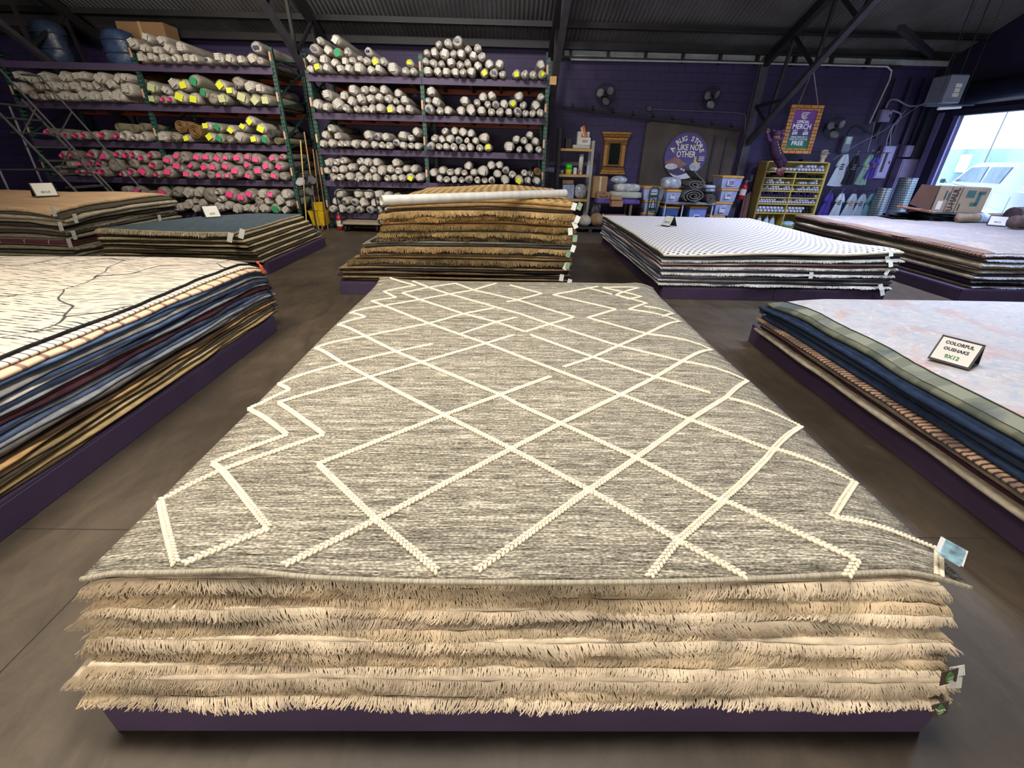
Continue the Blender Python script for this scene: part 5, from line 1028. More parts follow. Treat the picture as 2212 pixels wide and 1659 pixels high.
mb = MB(); mb.bbox((cx, Ym, zb + hm * .49), (Wm * .54, .05, hm * .6), .01); mb.build('inner_frame', GILT2, t)
mb = MB(); mb.box((cx, Ym - .027, zb + hm * .49), (Wm * .37, .006, hm * .50)); mb.build('glass', mat('dfe6e2', .02, 1.0, .0), t)
# dark sliding panel with oval painted sign
Yp = YW - .09; a, c, e = ony(1398, 262, Yp), ony(1600, 276, Yp), ony(1380, 400, Yp)
t = thing('sliding_panel', 'large dark weathered board fixed to the purple wall behind the oval sign', 'panel', ((a.x + c.x) / 2, Yp, e.z)); mb = MB(); mb.prism([(a.x, Yp, .4), (c.x, Yp, .4), (c.x, Yp, c.z - .05), (a.x + .15, Yp, a.z), (a.x, Yp, a.z - .05)], (0, .05, 0)); mb.build('sheet', mat('4d4640', .8, .1, .4, 1.4), t)
mb = MB(); mb.box((c.x - .62, Yp - .01, 1.35), (.06, .03, 1.8)); mb.build('rib', DARKST, t); mb = MB(); mb.box((c.x - .3, Yp - .01, 1.3), (.04, .03, 1.8)); mb.build('rib', DARKST, t)
r0, r1 = ony(1215, 232, YW - .16), ony(1600, 279, YW - .16); mb = MB(); mb.bar(r0, r1, .05, .07)
for k in range(9): q = r0.lerp(r1, (k + .5) / 9); mb.box(q + V((0, 0, .06)), (.05, .05, .1))
solo(mb, 'track_rail', MDARK, 'dark slanting track rail with brackets above the weathered board', 'rail')
q0, q1 = ony(1403, 236, YW - .04), ony(1590, 243, YW - .04); mb = MB(); mb.tube([q0, q1, q1 + V((.25, 0, -.04)), q1 + V((.29, 0, -.15)), ony(1607, 375, YW - .04)], .012, 6); solo(mb, 'conduit_pipe', mat('6a6578', .5), 'thin conduit running right from the small socket box above the dark board', 'pipe')
pbox('socket_box', 1398, 229, 1408, 240, YW - .09, .07, mat('4e4a60', .5), 'small socket box on the purple wall above the dark board', 'socket'); pbox('socket_box', 1334 + 0, 0, 1, 1, YW, .1, WHITE, 'x', 'x') if False else None
Yo = Yp - .05; ct = ony(1481, 337.5, Yo); rx, rz = 45.2 * mpx(ct), (ony(1481, 287, Yo).z - ony(1480, 388, Yo).z) / 2; rz = rx * 1.0 if abs(rz / rx - 1) < .06 else rz
t = thing('round_sign', 'round purple painted sign reading A rug store like no other', 'sign', (ct.x, Yo, ct.z - rz))
MO = frame(ct, (1, 0, 0), (0, 0, 1)); 
def disc(poly, d, m, nm): mb = MB(); mb.prism([MO @ V((x * rx, y * rz, d)) for x, y in poly], (0, .004, 0)); return mb.build(nm, m, t)
circ = lambda r, n=48, a0=0, a1=2 * PI: [(r * math.cos(a0 + (a1 - a0) * k / n), r * math.sin(a0 + (a1 - a0) * k / n)) for k in range(n if a1 - a0 > 6 else n + 1)]
mb = MB(); mb.prism([MO @ V((x * rx, y * rz, 0)) for x, y in circ(1)], (0, .03, 0)); mb.build('board', mat('544a86', .6, 0, .15), t)
def cut(f, lo=-1.0): # area of disc under curve f
    xs = [-.999 + 1.998 * k / 40 for k in range(41)]; top = [(x, min(f(x), math.sqrt(max(0, 1 - x * x)) * .99)) for x in xs]; top = [(x, y) for x, y in top if y > -math.sqrt(max(0, 1 - x * x))]
    xa, xb = top[0][0], top[-1][0]; return top + [(x, -math.sqrt(max(0, 1 - x * x)) * .99) for x in [xb + (xa - xb) * k / 30 for k in range(31)]]
disc(cut(lambda x: -.02 - .55 * abs(x + .45) if x < .3 else -.43 - .1 * (x - .3)), .004, mat('8a6a62', .7, 0, .3, 9), 'painted_hill'); disc(cut(lambda x: -.42 + .1 * math.sin(x * 5)), .008, mat('4a4064', .7, 0, .5, 18), 'painted_scrub'); disc(cut(lambda x: -.78 + .06 * math.sin(x * 6)), .012, mat('d8d8de', .7), 'painted_ground')
disc([(x * .3 - .62, y * .13 - .45) for x, y in circ(1, 20)], .0125, mat('c9c7cc', .7, 0, .2, 20), 'painted_patch'); disc([(x * .26 + .52, y * .2 - .44) for x, y in circ(1, 20)], .0125, mat('a9b3bd', .7, 0, .4, 22), 'painted_patch')
disc([(x * .05 - .1, y * .05 - .55) for x, y in circ(1, 8)], .013, WHITE, 'painted_dot'); disc([(x * .05 + .02, y * .05 - .6) for x, y in circ(1, 8)], .013, WHITE, 'painted_dot')
mo = [(.62 + .2 * math.cos(a), -.16 + .2 * math.sin(a)) for a in [PI * .75 + k / 16 * PI * 1.0 for k in range(17)]] + [(.67 + .15 * math.cos(a), -.12 + .15 * math.sin(a)) for a in [PI * 1.72 - k / 16 * PI * .95 for k in range(17)]]; disc(mo, .014, mat('d0b867', .6), 'painted_moon')
for i in range(3): disc([(.64, .0 - .07 * i), (.9, .0 - .07 * i), (.9, -.03 - .07 * i), (.64, -.03 - .07 * i)], .014, WHITE, 'painted_stroke')
for k in range(7): a_ = PI * (.2 + .1 * k); disc([(-.62, .08), (-.62 + .18 * math.cos(a_), .08 + .2 * math.sin(a_)), (-.6 + .18 * math.cos(a_), .07 + .2 * math.sin(a_))], .014, mat('9aa39f', .7), 'painted_leaf')
def arc_text(txt, r, a0, a1, size):
    for ch, k in zip(txt, range(len(txt))):
        if ch == ' ': continue
        a_ = a0 + (a1 - a0) * k / (len(txt) - 1); letters(ch, size, MO @ Matrix.Translation((r * rx * math.cos(a_), r * rz * math.sin(a_), .016)) @ Matrix.Rotation(a_ - PI / 2, 4, 'Z'), 'lettering', WHITE, t, bold=.004, ext=.003)
arc_text('A RUG STORE', .74, math.radians(158), math.radians(20), rx * .29)
letters('LIKE NO', rx * .34, MO @ Matrix.Translation((.05 * rx, .36 * rz, .016)), 'lettering', WHITE, t, bold=.004, ext=.003, fit=rx * 1.0); letters('OTHER', rx * .36, MO @ Matrix.Translation((-.0 * rx, .07 * rz, .016)), 'lettering', WHITE, t, bold=.004, ext=.003, fit=rx * .92)
# purple table with packages
Yt = 12.35; zt = ony(1355, 431, Yt).z; xa, xb = ony(1288, 435, Yt).x, ony(1382, 435, Yt).x
t = thing('side_table', 'low table with a purple top under the mirror, piled with parcels', 'table', ((xa + xb) / 2, Yt + .35, 0)); mb = MB(); mb.bbox(((xa + xb) / 2, Yt + .35, zt - .06), (xb - xa, .75, .12), .03); mb.build('table_top', mat('5a4a9a', .6), t)
for x in (xa + .1, xb - .2):
    for y in (Yt + .06, Yt + .64): mb = MB(); mb.box((x, y, (zt - .12) / 2), (.06, .06, zt - .12)); mb.build('leg', mat('7a6656', .7), t)
b = pbox('cardboard_box', 1281, 381, 1311, 431, Yt + .25, .4, CARD, 'tall brown taped cardboard box on the purple table, left end', 'box', zt, 'cardboard boxes'); cx, y, z, w_, h = G(b); mb = MB(); mb.box((cx, y - .001, z + h / 2), (.05, .003, h)); mb.build('tape', mat('c9b79a', .4), b)
b = pbox('cardboard_box', 1289, 415, 1318, 431, Yt + .01, .2, mat('8d6e52', .8), 'brown parcel with a printed smile arrow on the purple table', 'box', zt, 'cardboard boxes'); cx, y, z, w_, h = G(b)
mb = MB(); mb.tube([(cx + w_ * .3 * math.cos(q), y - .002, z + h * .52 + h * .26 * math.sin(q)) for q in [PI * 1.12 + k / 10 * PI * .76 for k in range(11)]], .008, 5); mb.tube([(cx + w_ * .2, y - .002, z + h * .45), (cx + w_ * .3, y - .002, z + h * .47), (cx + w_ * .29, y - .002, z + h * .33)], .007, 5); mb.box((cx + .01, y - .002, z + h * .78), (w_ * .14, .003, h * .14)); mb.build('printed_arrow', BLACK, b)
r_ = lump(1319, 414, 1389, 431, Yt + .1, .5, mat('a9b0a0', .9, 0, .12, 6), 'pale green-grey folded rug lying on the purple table', 'rug', 'folded_rug', zt, seed=5, k=(4, 5)); zz = ony(1350, 415, Yt + .1).z
lump(1330, 397, 1384, 415, Yt + .14, .4, mat('b0b2b4', .25, 0, .35, 9, bmp=.6, bscale=22, spec=.8), 'plastic-wrapped grey roll on the folded rug under the mirror', 'parcel', 'wrapped_parcel', zz, seed=7, k=(5, 5))
lump(1322, 380, 1358, 398, Yt + .2, .3, MPLAST, 'crumpled bluish plastic film on top of the wrapped grey roll', 'plastic film', 'plastic_film', ony(1350, 398, Yt + .14).z, seed=9)
pbox('cardboard_box', 1320, 424, 1344, 431.5, Yt - .22, .2, mat('a57c5c', .8), 'flat brown box in front of the purple table, upper one', 'box', ony(1330, 447, Yt - .24).z + .16, 'cardboard boxes'); pbox('cardboard_box', 1321, 434, 1346, 447, Yt - .24, .24, mat('9a7454', .8), 'small brown box stacked on the patterned rug roll', 'box', ony(1330, 447, Yt - .24).z, 'cardboard boxes')
a, c = ony(1306, 457, Yt - .3), ony(1357, 457, Yt - .3); rr = (ony(1330, 447, Yt - .3).z - ony(1330, 468, Yt - .3).z) / 2; t = thing('rolled_rug_bare', 'reddish patterned rug rolled up on the floor before the purple table', 'rolled rug', ((a.x + c.x) / 2, Yt - .3, 0)); mb = MB(); mb.tube([(a.x, Yt - .1, rr + .11), (c.x, Yt - .1, rr + .11)], rr + .02, 18); mb.build('pile', m_border('4a3236', '8d6a5c', '2c2630', 9.0), t, True)
mb = MB(); mb.tube([(a.x - .01, Yt - .1, rr + .11), (a.x + .02, Yt - .1, rr + .11)], rr + .025, 18); mb.build('binding', mat('bdb2a4', .9), t, True); mb = MB(); mb.box(((a.x + c.x) / 2, Yt - .1, .05), (c.x - a.x - .2, .5, .09)); mb.build('skid', WOOD, t)
lump(1273, 438, 1300, 466, Yt - .5, .36, BLACK, 'black plastic bag slumped at the left of the patterned rug roll', 'bag', 'plastic_bag', 0, seed=12)
Ys = 11.5; t = thing('pallet', 'low dark pallet on the floor behind the tall tan pile', 'pallet', (2.15, Ys + .25, 0)); mb = MB(); mb.box((ony(1275, 494, Ys).x, Ys + .25, .1), (1.0, .6, .03)); [mb.box((ony(1275, 494, Ys).x + d, Ys + .25, .043), (.08, .6, .085)) for d in (-.42, 0, .42)]; mb.build('boards', MDARK, t)
lump(1252, 466, 1279, 493, Ys + .02, .35, mat('a39c90', .85, 0, .2, 5, bmp=.5, bscale=12), 'cream canvas sack on the low pallet beside the tan pile', 'sack', 'sack', .116, seed=14); lump(1278, 462, 1306, 492, Ys + .05, .4, mat('8c7052', .85, 0, .25, 5, bmp=.5, bscale=12), 'brown sack on the low pallet, right of the cream one', 'sack', 'sack', .116, seed=15)
# storage tubs, folding table, hand truck
MT_ = lambda c='9aa6cf': mat(c, .3, 0, .25, 6.0); LID = mat('d09a4c', .5, 0, .12)
def tub(x0, x1, ytop, ybot, Y, d, label, zb, marks=0, m=None, top=None):
    a = ony(x0, ybot, Y); c = ony(x1, ybot, Y); h = (top or ony((x0 + x1) / 2, ytop, Y).z) - zb; cx = (a.x + c.x) / 2; w = c.x - a.x
    t = thing('storage_tub', label, 'tub', (cx, Y + d / 2, zb), 'storage tubs along the wall'); hb = h - .05; vs = []
    for z, s in ((0.002, .86), (.05, .88), (hb, .98)): vs += [V((cx + sx * w / 2 * s, Y + d / 2 + sy * d / 2 * s, zb + z)) for sx, sy in ((-1, -1), (1, -1), (1, 1), (-1, 1))]
    mb = MB(); mb.add(vs, [(3, 2, 1, 0), (8, 9, 10, 11)] + [(i * 4 + k, i * 4 + (k + 1) % 4, i * 4 + 4 + (k + 1) % 4, i * 4 + 4 + k) for i in range(2) for k in range(4)]); mb.build('tub_body', m or MT_(), t)
    mb = MB(); mb.bbox((cx, Y + d / 2, zb + h - .025), (w * 1.05, d * 1.05, .05), .012); mb.bbox((cx, Y + d / 2, zb + h - .002), (w * .8, d * .8, .012), .004); mb.build('lid', LID, t)
    if marks:
        mb = MB(); mb.box((cx - .05 * w, Y - .002, zb + h * .45), (w * .34, .004, h * .42)); mb.build('label', mat('c9cbe0', .5), t)
        for k in range(marks): mb = MB(); mb.box((cx - .02 * w, Y - .006, zb + h * (.57 - .11 * k)), (w * .24, .003, h * .06)); mb.build('writing', NAVY, t)
    return zb + h + .006
Yb = 12.45
zs_ = [ony(1575, y, Yb).z for y in (467, 437, 408, 380)]
z0 = .0; lv = [zs_[0]]; ztop = zs_
prev = 0.0
n_below = 1
for k, (x0, x1, zt_, lb, mk, m_) in enumerate([(1541, 1572, zs_[0], 'lowest storage tub of the tall stack left of the yellow merchandise shelf', 0, None), (1547, 1582, zs_[1], 'second storage tub from the floor in the tall stack, dark picture on front', 1, None), (1553, 1588, zs_[2], 'third storage tub from the floor in the tall stack with two-line label', 2, None), (1549, 1593, zs_[3], 'top storage tub of the tall stack with three-line label, brown lid', 3, None)]):
    prev = tub(x0, x1, 0, 440, Yb, .62, lb, prev, mk, m_, zt_)
prev = 0.0
for k, (x0, x1, py, lb) in enumerate([(1392, 1420, 460, 'lowest clear tub of the stack behind the green hand truck'), (1393, 1426, 433, 'middle clear tub of the stack behind the green hand truck'), (1387, 1432, 403, 'top clear tub of the stack behind the green hand truck')]): prev = tub(x0, x1, 0, 440, Yb, .6, lb, prev, 1 if k else 0, None, ony(1408, py, Yb).z)
# folding table
Yt2 = 12.2; za_ = ony(1488, 437, Yt2).z; xa, xb = ony(1436, 440, Yt2).x, ony(1546, 440, Yt2).x
t = thing('folding_table', 'grey folding table with white legs carrying rolled carpets below the oval sign', 'table', ((xa + xb) / 2, Yt2 + .35, 0)); mb = MB(); mb.bbox(((xa + xb) / 2, Yt2 + .35, za_ - .03), (xb - xa, .72, .06), .012); mb.build('table_top', mat('84868e', .6), t)
for x in (xa + .04, ony(1477.5, 440, Yt2).x, xb - .04):
    for y in (Yt2 + .05, Yt2 + .65): mb = MB(); mb.tube([(x, y, 0), (x, y, za_ - .06)], .018, 8); mb.build('leg', mat('c9cbd0', .4), t)
zt2 = tub(1439, 1470, 0, 425, Yt2 + .05, .5, 'clear tub with tan lid standing on the folding table, left end', za_, 1, None, ony(1452, 410, Yt2 + .05).z)
lump(1434, 383, 1475, 409, Yt2 + .06, .42, MPLAST, 'shiny plastic-wrapped bundle on the tub at left end of folding table', 'parcel', 'wrapped_parcel', zt2, seed=21, k=(3.2, 3.2))
tub(1430, 1466, 0, 460, Yt2 + .1, .5, 'deep blue tub on the floor under the folding table', 0, 0, MT_('3f5f9c'), za_ - .12); tub(1489, 1526, 0, 460, Yt2 + .12, .5, 'pale blue tub on the floor under the folding table, right side', 0, 1, MT_('7d90d6'), za_ - .1)
def coil(cx, cz, rx_, rz_, Y, L, turns, m, label, tail=None, th=.018):
    mb = MB(); n = int(turns * 36); pr = []
    for i in range(n + 1): a = i / 36 * 2 * PI; k = .18 + .82 * i / n; pr.append((cx + rx_ * k * math.cos(a - PI / 2), cz + rz_ * k * math.sin(a - PI / 2)))
    if tail: pr += tail
    o_ = [V((x, Y, z)) for x, z in pr]; nn = len(pr); inn = []
    for i, (x, z) in enumerate(pr):
        dx, dz = pr[min(i + 1, nn - 1)][0] - pr[max(i - 1, 0)][0], pr[min(i + 1, nn - 1)][1] - pr[max(i - 1, 0)][1]; q = math.hypot(dx, dz) or 1; inn.append(V((x - dz / q * th, Y, z + dx / q * th)))
    vs = o_ + inn + [v + V((0, L, 0)) for v in o_] + [v + V((0, L, 0)) for v in inn]; fs = []; k = nn
    for i in range(nn - 1): fs += [(i, i + 1, k + i + 1, k + i), (i, 2 * k + i, 2 * k + i + 1, i + 1), (k + i, k + i + 1, 3 * k + i + 1, 3 * k + i), (2 * k + i, 3 * k + i, 3 * k + i + 1, 2 * k + i + 1)]
    mb.add(vs, fs); return solo(mb, 'rolled_rug_bare', m, label, 'rolled rug', V((cx, Y + L / 2, cz - rz_)), 'rolled carpets on the folding table')
MCARP = fab('7b7c79', .2); q = ony(1499, 428, Yt2 - .12); sc_ = mpx(q); 
rz1 = 14 * sc_; coil(q.x, za_ + rz1 * .98, 24 * sc_, rz1, Yt2 - .12, .75, 2.9, MCARP, 'large flattened grey carpet roll on the folding table, lower one'); 
rz2 = 9.5 * sc_; z2 = za_ + 2 * rz1 + rz2 - .012; coil(q.x + .0, z2, 19 * sc_, rz2, Yt2 - .1, .7, 2.4, MCARP, 'smaller grey carpet roll on top of the large one with end flopping up', [(q.x - .0, z2 - rz2 * .9), (q.x + .24, z2 + rz2 * .4), (q.x + .06, z2 + rz2 * 1.5), (q.x - .10, z2 + rz2 * 2.7)])
q3 = ony(1534, 429, Yt2 - .05); r3 = 9.5 * sc_; coil(q3.x + .03, za_ + r3 * .98, r3 * 1.2, r3, Yt2 - .05, .7, 3.2, fab('64635f', .3), 'tight dark grey carpet roll at right end of the folding table')
lump(1523, 400, 1548, 408, Yt2 + .1, .35, MPLAST, 'small shiny plastic parcel, upper one above the dark carpet roll', 'parcel', 'wrapped_parcel', ony(1535, 408, Yt2 + .1).z, seed=23, k=(4, 4)); lump(1525, 408, 1547, 421, Yt2 + .08, .4, mat('8d97ab', .2, 0, .4, 9, bmp=.7, bscale=18, spec=.8), 'shiny plastic parcel lying directly on the dark carpet roll', 'parcel', 'wrapped_parcel', za_ + 2 * r3 + .02, seed=24, k=(4, 4))
q4 = ony(1474, 461, Yt2 + .15); coil(q4.x + .02, .55, .16, .12, Yt2 + .15, .4, 2.6, fab('59636b', .3), 'small dark carpet roll under the folding table between the tubs') if False else None
# green hand truck
Yh = 12.05; p = lambda x, y: ony(x, y, Yh); t = thing('hand_truck', 'dark green two-wheeled hand truck standing before the clear tubs', 'hand truck', (p(1408, 465).x, Yh, 0)); MGR = mat('1f4a3a', .4, .2)
a, b_ = p(1406, 410), p(1421, 410); xa, xb = p(1401, 440).x, p(1419, 440).x; zt_ = p(1412, 405).z
mb = MB(); mb.tube([(xa, Yh, .15), (xa, Yh, zt_ - .06), (xa + .04, Yh, zt_), (xb - .04, Yh, zt_), (xb, Yh, zt_ - .06), (xb, Yh, .15)], .022, 8); mb.build('frame', MGR, t)
for z in (zt_ - .2, zt_ - .5, .3): mb = MB(); mb.box(((xa + xb) / 2, Yh, z), (xb - xa, .03, .06)); mb.build('cross_bar', MGR, t)
mb = MB(); mb.box(((xa + xb) / 2, Yh - .12, .03), (xb - xa + .06, .24, .015)); mb.build('toe_plate', MGR, t)
for x in (xa - .05, xb + .05): mb = MB(); mb.lathe([(.08, -.03), (.12, -.02), (.12, .02), (.08, .03)], Matrix.Translation((x, Yh + .1, .125)) @ Matrix.Rotation(PI / 2, 4, 'Y'), 16); mb.build('wheel', BLACK, t)
mb = MB(); mb.tube([V(((xa + xb) / 2 + .05 * math.cos(k / 20 * 2 * PI), Yh - .03, zt_ - .42 + .16 * math.sin(k / 20 * 2 * PI))) for k in range(21)], .012, 6); mb.build('strap_loop', DARKST, t)
# extinguisher on the column, timber strips
q = ony(1602, 431, 13.0); q.z = ony(1602, 430, 13.0).z; extinguisher(V((q.x - .05, 12.98, q.z)), .5, 'red and white fire extinguisher hung by the steel column', .12)
for i, (x0, x1) in enumerate(((1607, 1600), (1613, 1606), (1618, 1613))): a = ony(x0 + 3, 420 - i * 3, 13.12); mb = MB(); mb.bar((a.x - .1, 12.85, 0.0), a, .05, .02); solo(mb, 'timber_strip', mat('5c3a30', .7), '%s reddish timber strip leaning between column and yellow shelf' % ('left', 'middle', 'right')[i], 'timber strip', group='leaning timber strips')
pbox('light_switch', 1622, 378, 1628, 390, YW - .06, .05, mat('6a6a80', .5), 'small grey switch plate on wall left of the yellow shelf', 'switch')
# ------------------------------------------------------------------ yellow shelf of rolled shirts
Yy = 12.75; TL, TR = ony(1659, 349, Yy), ony(1792, 350, Yy); xl, xr = (TL.x + ony(1632, 460, Yy).x) / 2, (TR.x + ony(1757, 465, Yy).x) / 2; zt = TL.z; MY = mat('c9b65c', .6, 0, .1, 3.0); MYD = mat('8f7a45', .7, 0, .15)
t = thing('display_shelf', 'tall yellow display shelf of rolled shirts under the framed poster', 'shelf', ((xl + xr) / 2, Yy + .2, 0))
for x in (xl, xr): mb = MB(); mb.bbox((x, Yy + .2, zt / 2), (.05, .42, zt), .006); mb.build('side_panel', MY if x == xr else MYD, t)
mb = MB(); mb.box(((xl + xr) / 2, Yy + .4, zt / 2), (xr - xl, .02, zt - .02)); mb.build('back_panel', mat('a88f4c', .7, 0, .2, 3), t)
rowpx = [349, 371, 384.5, 399, 413, 427, 441, 461]
zs = [ony(1725, y, Yy).z for y in rowpx] + [0]
zs[8] = zs[7] - .38
for z in zs: mb = MB(); mb.box(((xl + xr) / 2, Yy + .2, z - .012), (xr - xl - .05, .4, .024)); mb.build('shelf_board', MY, t)
mb = MB(); mb.box(((xl + xr) / 2 + .02, Yy + .2, (zs[1] + .1) / 2), (.025, .38, zs[1] - .1)); mb.build('divider', MY, t)
cxm = (xl + xr) / 2 + .02
def shirt_roll(m, sd):
    R = random.Random(sd); mb = MB(); prof = [(0, 0), (.5, -.008), (.9, .0), (1, .03), (.98, .15), (1, .3), (0, .3)]; n = 9; vs = []
    for r, y in prof:
        for k in range(n): a = 2 * PI * k / n; q_ = r * (1 + R.uniform(-.08, .08)); vs.append(V((q_ * math.cos(a), y, q_ * math.sin(a))))
    mb.add(vs, [(i * n + k, (i + 1) * n + k, (i + 1) * n + (k + 1) % n, i * n + (k + 1) % n) for i in range(len(prof) - 1) for k in range(n)]); return mb.mesh('rolled_shirt', m, smooth=True)
SHM = {'w': [shirt_roll(mat('cfd3e6', .85, 0, .12, 4), s) for s in (1, 2)], 'k': [shirt_roll(mat('1c1a24', .85), s) for s in (3, 4)], 'v': [shirt_roll(mat('3a2c66', .85), s) for s in (5, 6)]}
rows = [(0, 'w', .75), (1, 'k', .9), (2, 'w', .7), (3, 'w', .95), (4, 'v', .9), (5, 'w', .95), (6, 'w', 1.2)]
RS = random.Random(2); RN = ['top', 'second', 'third', 'fourth', 'fifth', 'sixth', 'seventh']
for ri, cl, dens in rows:
    z = zs[ri + 1] + .002; gap = zs[ri] - .024 - z
    for side, (x0, x1) in enumerate(((xl + .03, cxm - .015), (cxm + .015, xr - .03))):
        r = min(.042, gap * .245); n = int((x1 - x0) / (2 * r + .004)); spots = []
        for i in range(n):
            if RS.random() < dens or dens >= 1: spots.append((x0 + 1.08 * r + i * (x1 - x0 - 2.16 * r) / max(1, n - 1), z + r * 1.09, i))
        base = {i for _, _, i in spots}; up = [(x0 + r + (i + .5) * (x1 - x0 - 2 * r) / max(1, n - 1), z + r * 2.85, i) for i in range(n - 1) if i in base and i + 1 in base and RS.random() < dens * .75]
        for li, L_ in enumerate((spots, up)):
            for j, (x, zz, i) in enumerate(L_):
                c_ = cl
                if ri == 6 and side == 1 and i > n * .58: c_ = 'k'
                if ri == 4 and side == 1 and i > n * .84: c_ = 'w'
                o = bpy.data.objects.new('rolled_shirt', RS.choice(SHM[c_])); COL.objects.link(o); o.location = (x, Yy + .02 + RS.uniform(0, .03), zz); o.scale = (r, 1, r); o.rotation_euler = (0, RS.uniform(0, 6), 0)
                tag(o, '%s rolled shirt, %s from left %s, %s row, %s half of yellow shelf' % ({'w': 'white', 'k': 'black', 'v': 'purple'}[c_], ORD[j + 1], ('below', 'above')[li], RN[ri], ('left', 'right')[side]), 'shirt', 'rolled shirts on the yellow shelf')
for i, px in enumerate((1644, 1660, 1673)): 
    a = ony(px, 475, Yy + .05); mb = MB(); mb.lathe([(0, 0), (.075, 0), (.08, .06), (.05, .2), (.02, .27), (.012, .3), (0, .3)], Matrix.Translation((max(a.x, xl + .12 + i * .2), Yy + .16, zs[8] + .001)), 14); solo(mb, 'folded_shirt', mat('b9d0e0', .8), 'pale blue pointed bundle, %s of three on the lowest visible shelf' % ('left', 'middle', 'right')[i], 'shirt', smooth=True)
lump(1694, 479, 1722, 490, Yy + .05, .3, mat('a9cfe0', .8, 0, .2, 8), 'loose pale blue heap of shirts on the right of the lowest visible shelf', 'shirts', 'shirt_heap', zs[8] + .001, seed=31)
a = ony(1739, 349, Yy + .1); pbox('baseball_cap', 1733, 344.5, 1755, 349, Yy + .1, .16, BLACK, 'flat dark cap lying on top of the yellow shelf', 'cap', zt)
a = ony(1777, 349, Yy + .12); t = thing('head_form', 'cream display head wearing a pale cap on top of the yellow shelf', 'display head', (a.x, Yy + .15, zt)); mb = MB(); Mh = Matrix.Translation((a.x, Yy + .15, zt + .001)); mb.lathe([(0, 0), (.07, 0), (.055, .03), (.05, .09), (.075, .13), (.085, .19), (.075, .25), (.04, .285), (0, .29)], Mh, 18); mb.build('head', mat('c9bfa9', .6), t, True)
mb = MB(); mb.lathe([(.092, .21), (.09, .25), (.07, .29), (.03, .31), (0, .312)], Mh, 18); mb.prism([Mh @ V((.09 * math.cos(q) * 1.05, -.05 - .11 * abs(math.sin(q)), .215)) for q in [PI + k / 10 * PI for k in range(11)]], (0, 0, .012)); mb.build('cap', mat('b5b0a8', .7), t)
# ------------------------------------------------------------------ framed poster, hanging figure, shirts on wires, electrics
Ypz = 12.55; c4 = [ony(x, y, Ypz) for x, y in ((1713, 225), (1785, 226.5), (1746, 333), (1680, 331))]
cx = sum(v.x for v in c4) / 4; zt_ = (c4[0].z + c4[1].z) / 2; zb_ = (c4[2].z + c4[3].z) / 2; wP = ((c4[1].x - c4[0].x) + (c4[2].x - c4[3].x)) / 2; hP = zt_ - zb_
t = thing('framed_poster', 'purple merchandise price poster in a bamboo-patterned frame hung on ropes', 'poster', (cx, Ypz, zb_)); fw = wP * .15
def m_bamboo():
    m, nt, b = newmat('bamboo_block_frame'); br = nd(nt, 'ShaderNodeTexBrick', Scale=1.0, Mortar__Size=.008, Brick__Width=.17, Row__Height=.075); br.inputs['Color1'].default_value = (*lin('c98f4c'), 1); br.inputs['Color2'].default_value = (*lin('b57a3c'), 1); br.inputs['Mortar'].default_value = (*lin('5a3517'), 1)
    nt.links.new(coords(nt, (1, 1, 1), (PI / 2, 0, 0)), br.inputs['Vector']); nt.links.new(br.outputs['Color'], b.inputs['Base Color']); b.inputs['Roughness'].default_value = .6; return m
MBAM = m_bamboo()
for c, d in (((cx, zt_ - fw / 2), (wP, fw)), ((cx, zb_ + fw / 2), (wP, fw)), ((cx - wP / 2 + fw / 2, (zt_ + zb_) / 2), (fw, hP - 2 * fw)), ((cx + wP / 2 - fw / 2, (zt_ + zb_) / 2), (fw, hP - 2 * fw))): mb = MB(); mb.bbox((c[0], Ypz, c[1]), (d[0], .05, d[1]), .006); mb.build('frame_bar', MBAM, t)
m, nt, b = newmat('printed_poster'); tc = nt.nodes.new('ShaderNodeTexCoord'); sx = nd(nt, 'ShaderNodeSeparateXYZ'); nt.links.new(tc.outputs['Generated'], sx.inputs[0]); nt.links.new(ramp(nt, sx.outputs[2], [(.12, '1f6b4c'), (.4, '3a3a5c'), (.75, '6a3a86'), (1, '7a4496')]), b.inputs['Base Color']); b.inputs['Roughness'].default_value = .5
iw, ih = wP - 2 * fw, hP - 2 * fw; mb = MB(); mb.box((cx, Ypz + .01, (zt_ + zb_) / 2), (iw, .01, ih)); ps = mb.build('poster_sheet', m, t)
MP = lambda u, v: frame((cx + u * iw, Ypz + .002, zb_ + fw + v * ih), (1, 0, 0), (0, 0, 1)); WT = mat('e8e6ee', .5)
FITS = {'OFFICIAL': .55, 'MERCH': .8, 'SHIRT': .22, 'HAT': .16, '$30': .24, '$35': .24, 'SPEND $500 GET A': .74, 'SHIRT OR A HAT FOR': .8, 'FREE': .52}
for tx, u, v, s in (('OFFICIAL', 0, .70, .135), ('MERCH', 0, .575, .235), ('SHIRT', -.24, .47, .085), ('HAT', .24, .47, .085), ('$30', -.24, .40, .125), ('$35', .24, .40, .125), ('SPEND $500 GET A', 0, .30, .082), ('SHIRT OR A HAT FOR', 0, .24, .078), ('FREE', 0, .135, .2)): letters(tx, s * iw * 1.15, MP(u, v), 'lettering', WT, ps, bold=.003 if s > .12 else .0005, ext=.001, fit=iw * FITS[tx])
Mq = MP(0, .875); mb = MB(); k_ = iw * .16; arc = [(k_ * math.cos(a), k_ * math.sin(a)) for a in [PI * .72 + i / 16 * PI * 1.05 for i in range(17)]] + [(k_ * .25 + k_ * .72 * math.cos(a), k_ * .2 + k_ * .72 * math.sin(a)) for a in [PI * 1.75 - i / 16 * PI * 1.0 for i in range(17)]]; mb.prism([Mq @ V((x, y, .001)) for x, y in arc], (0, -.002, 0)); mb.build('moon_emblem', mat('b9b9a0', .5), ps)
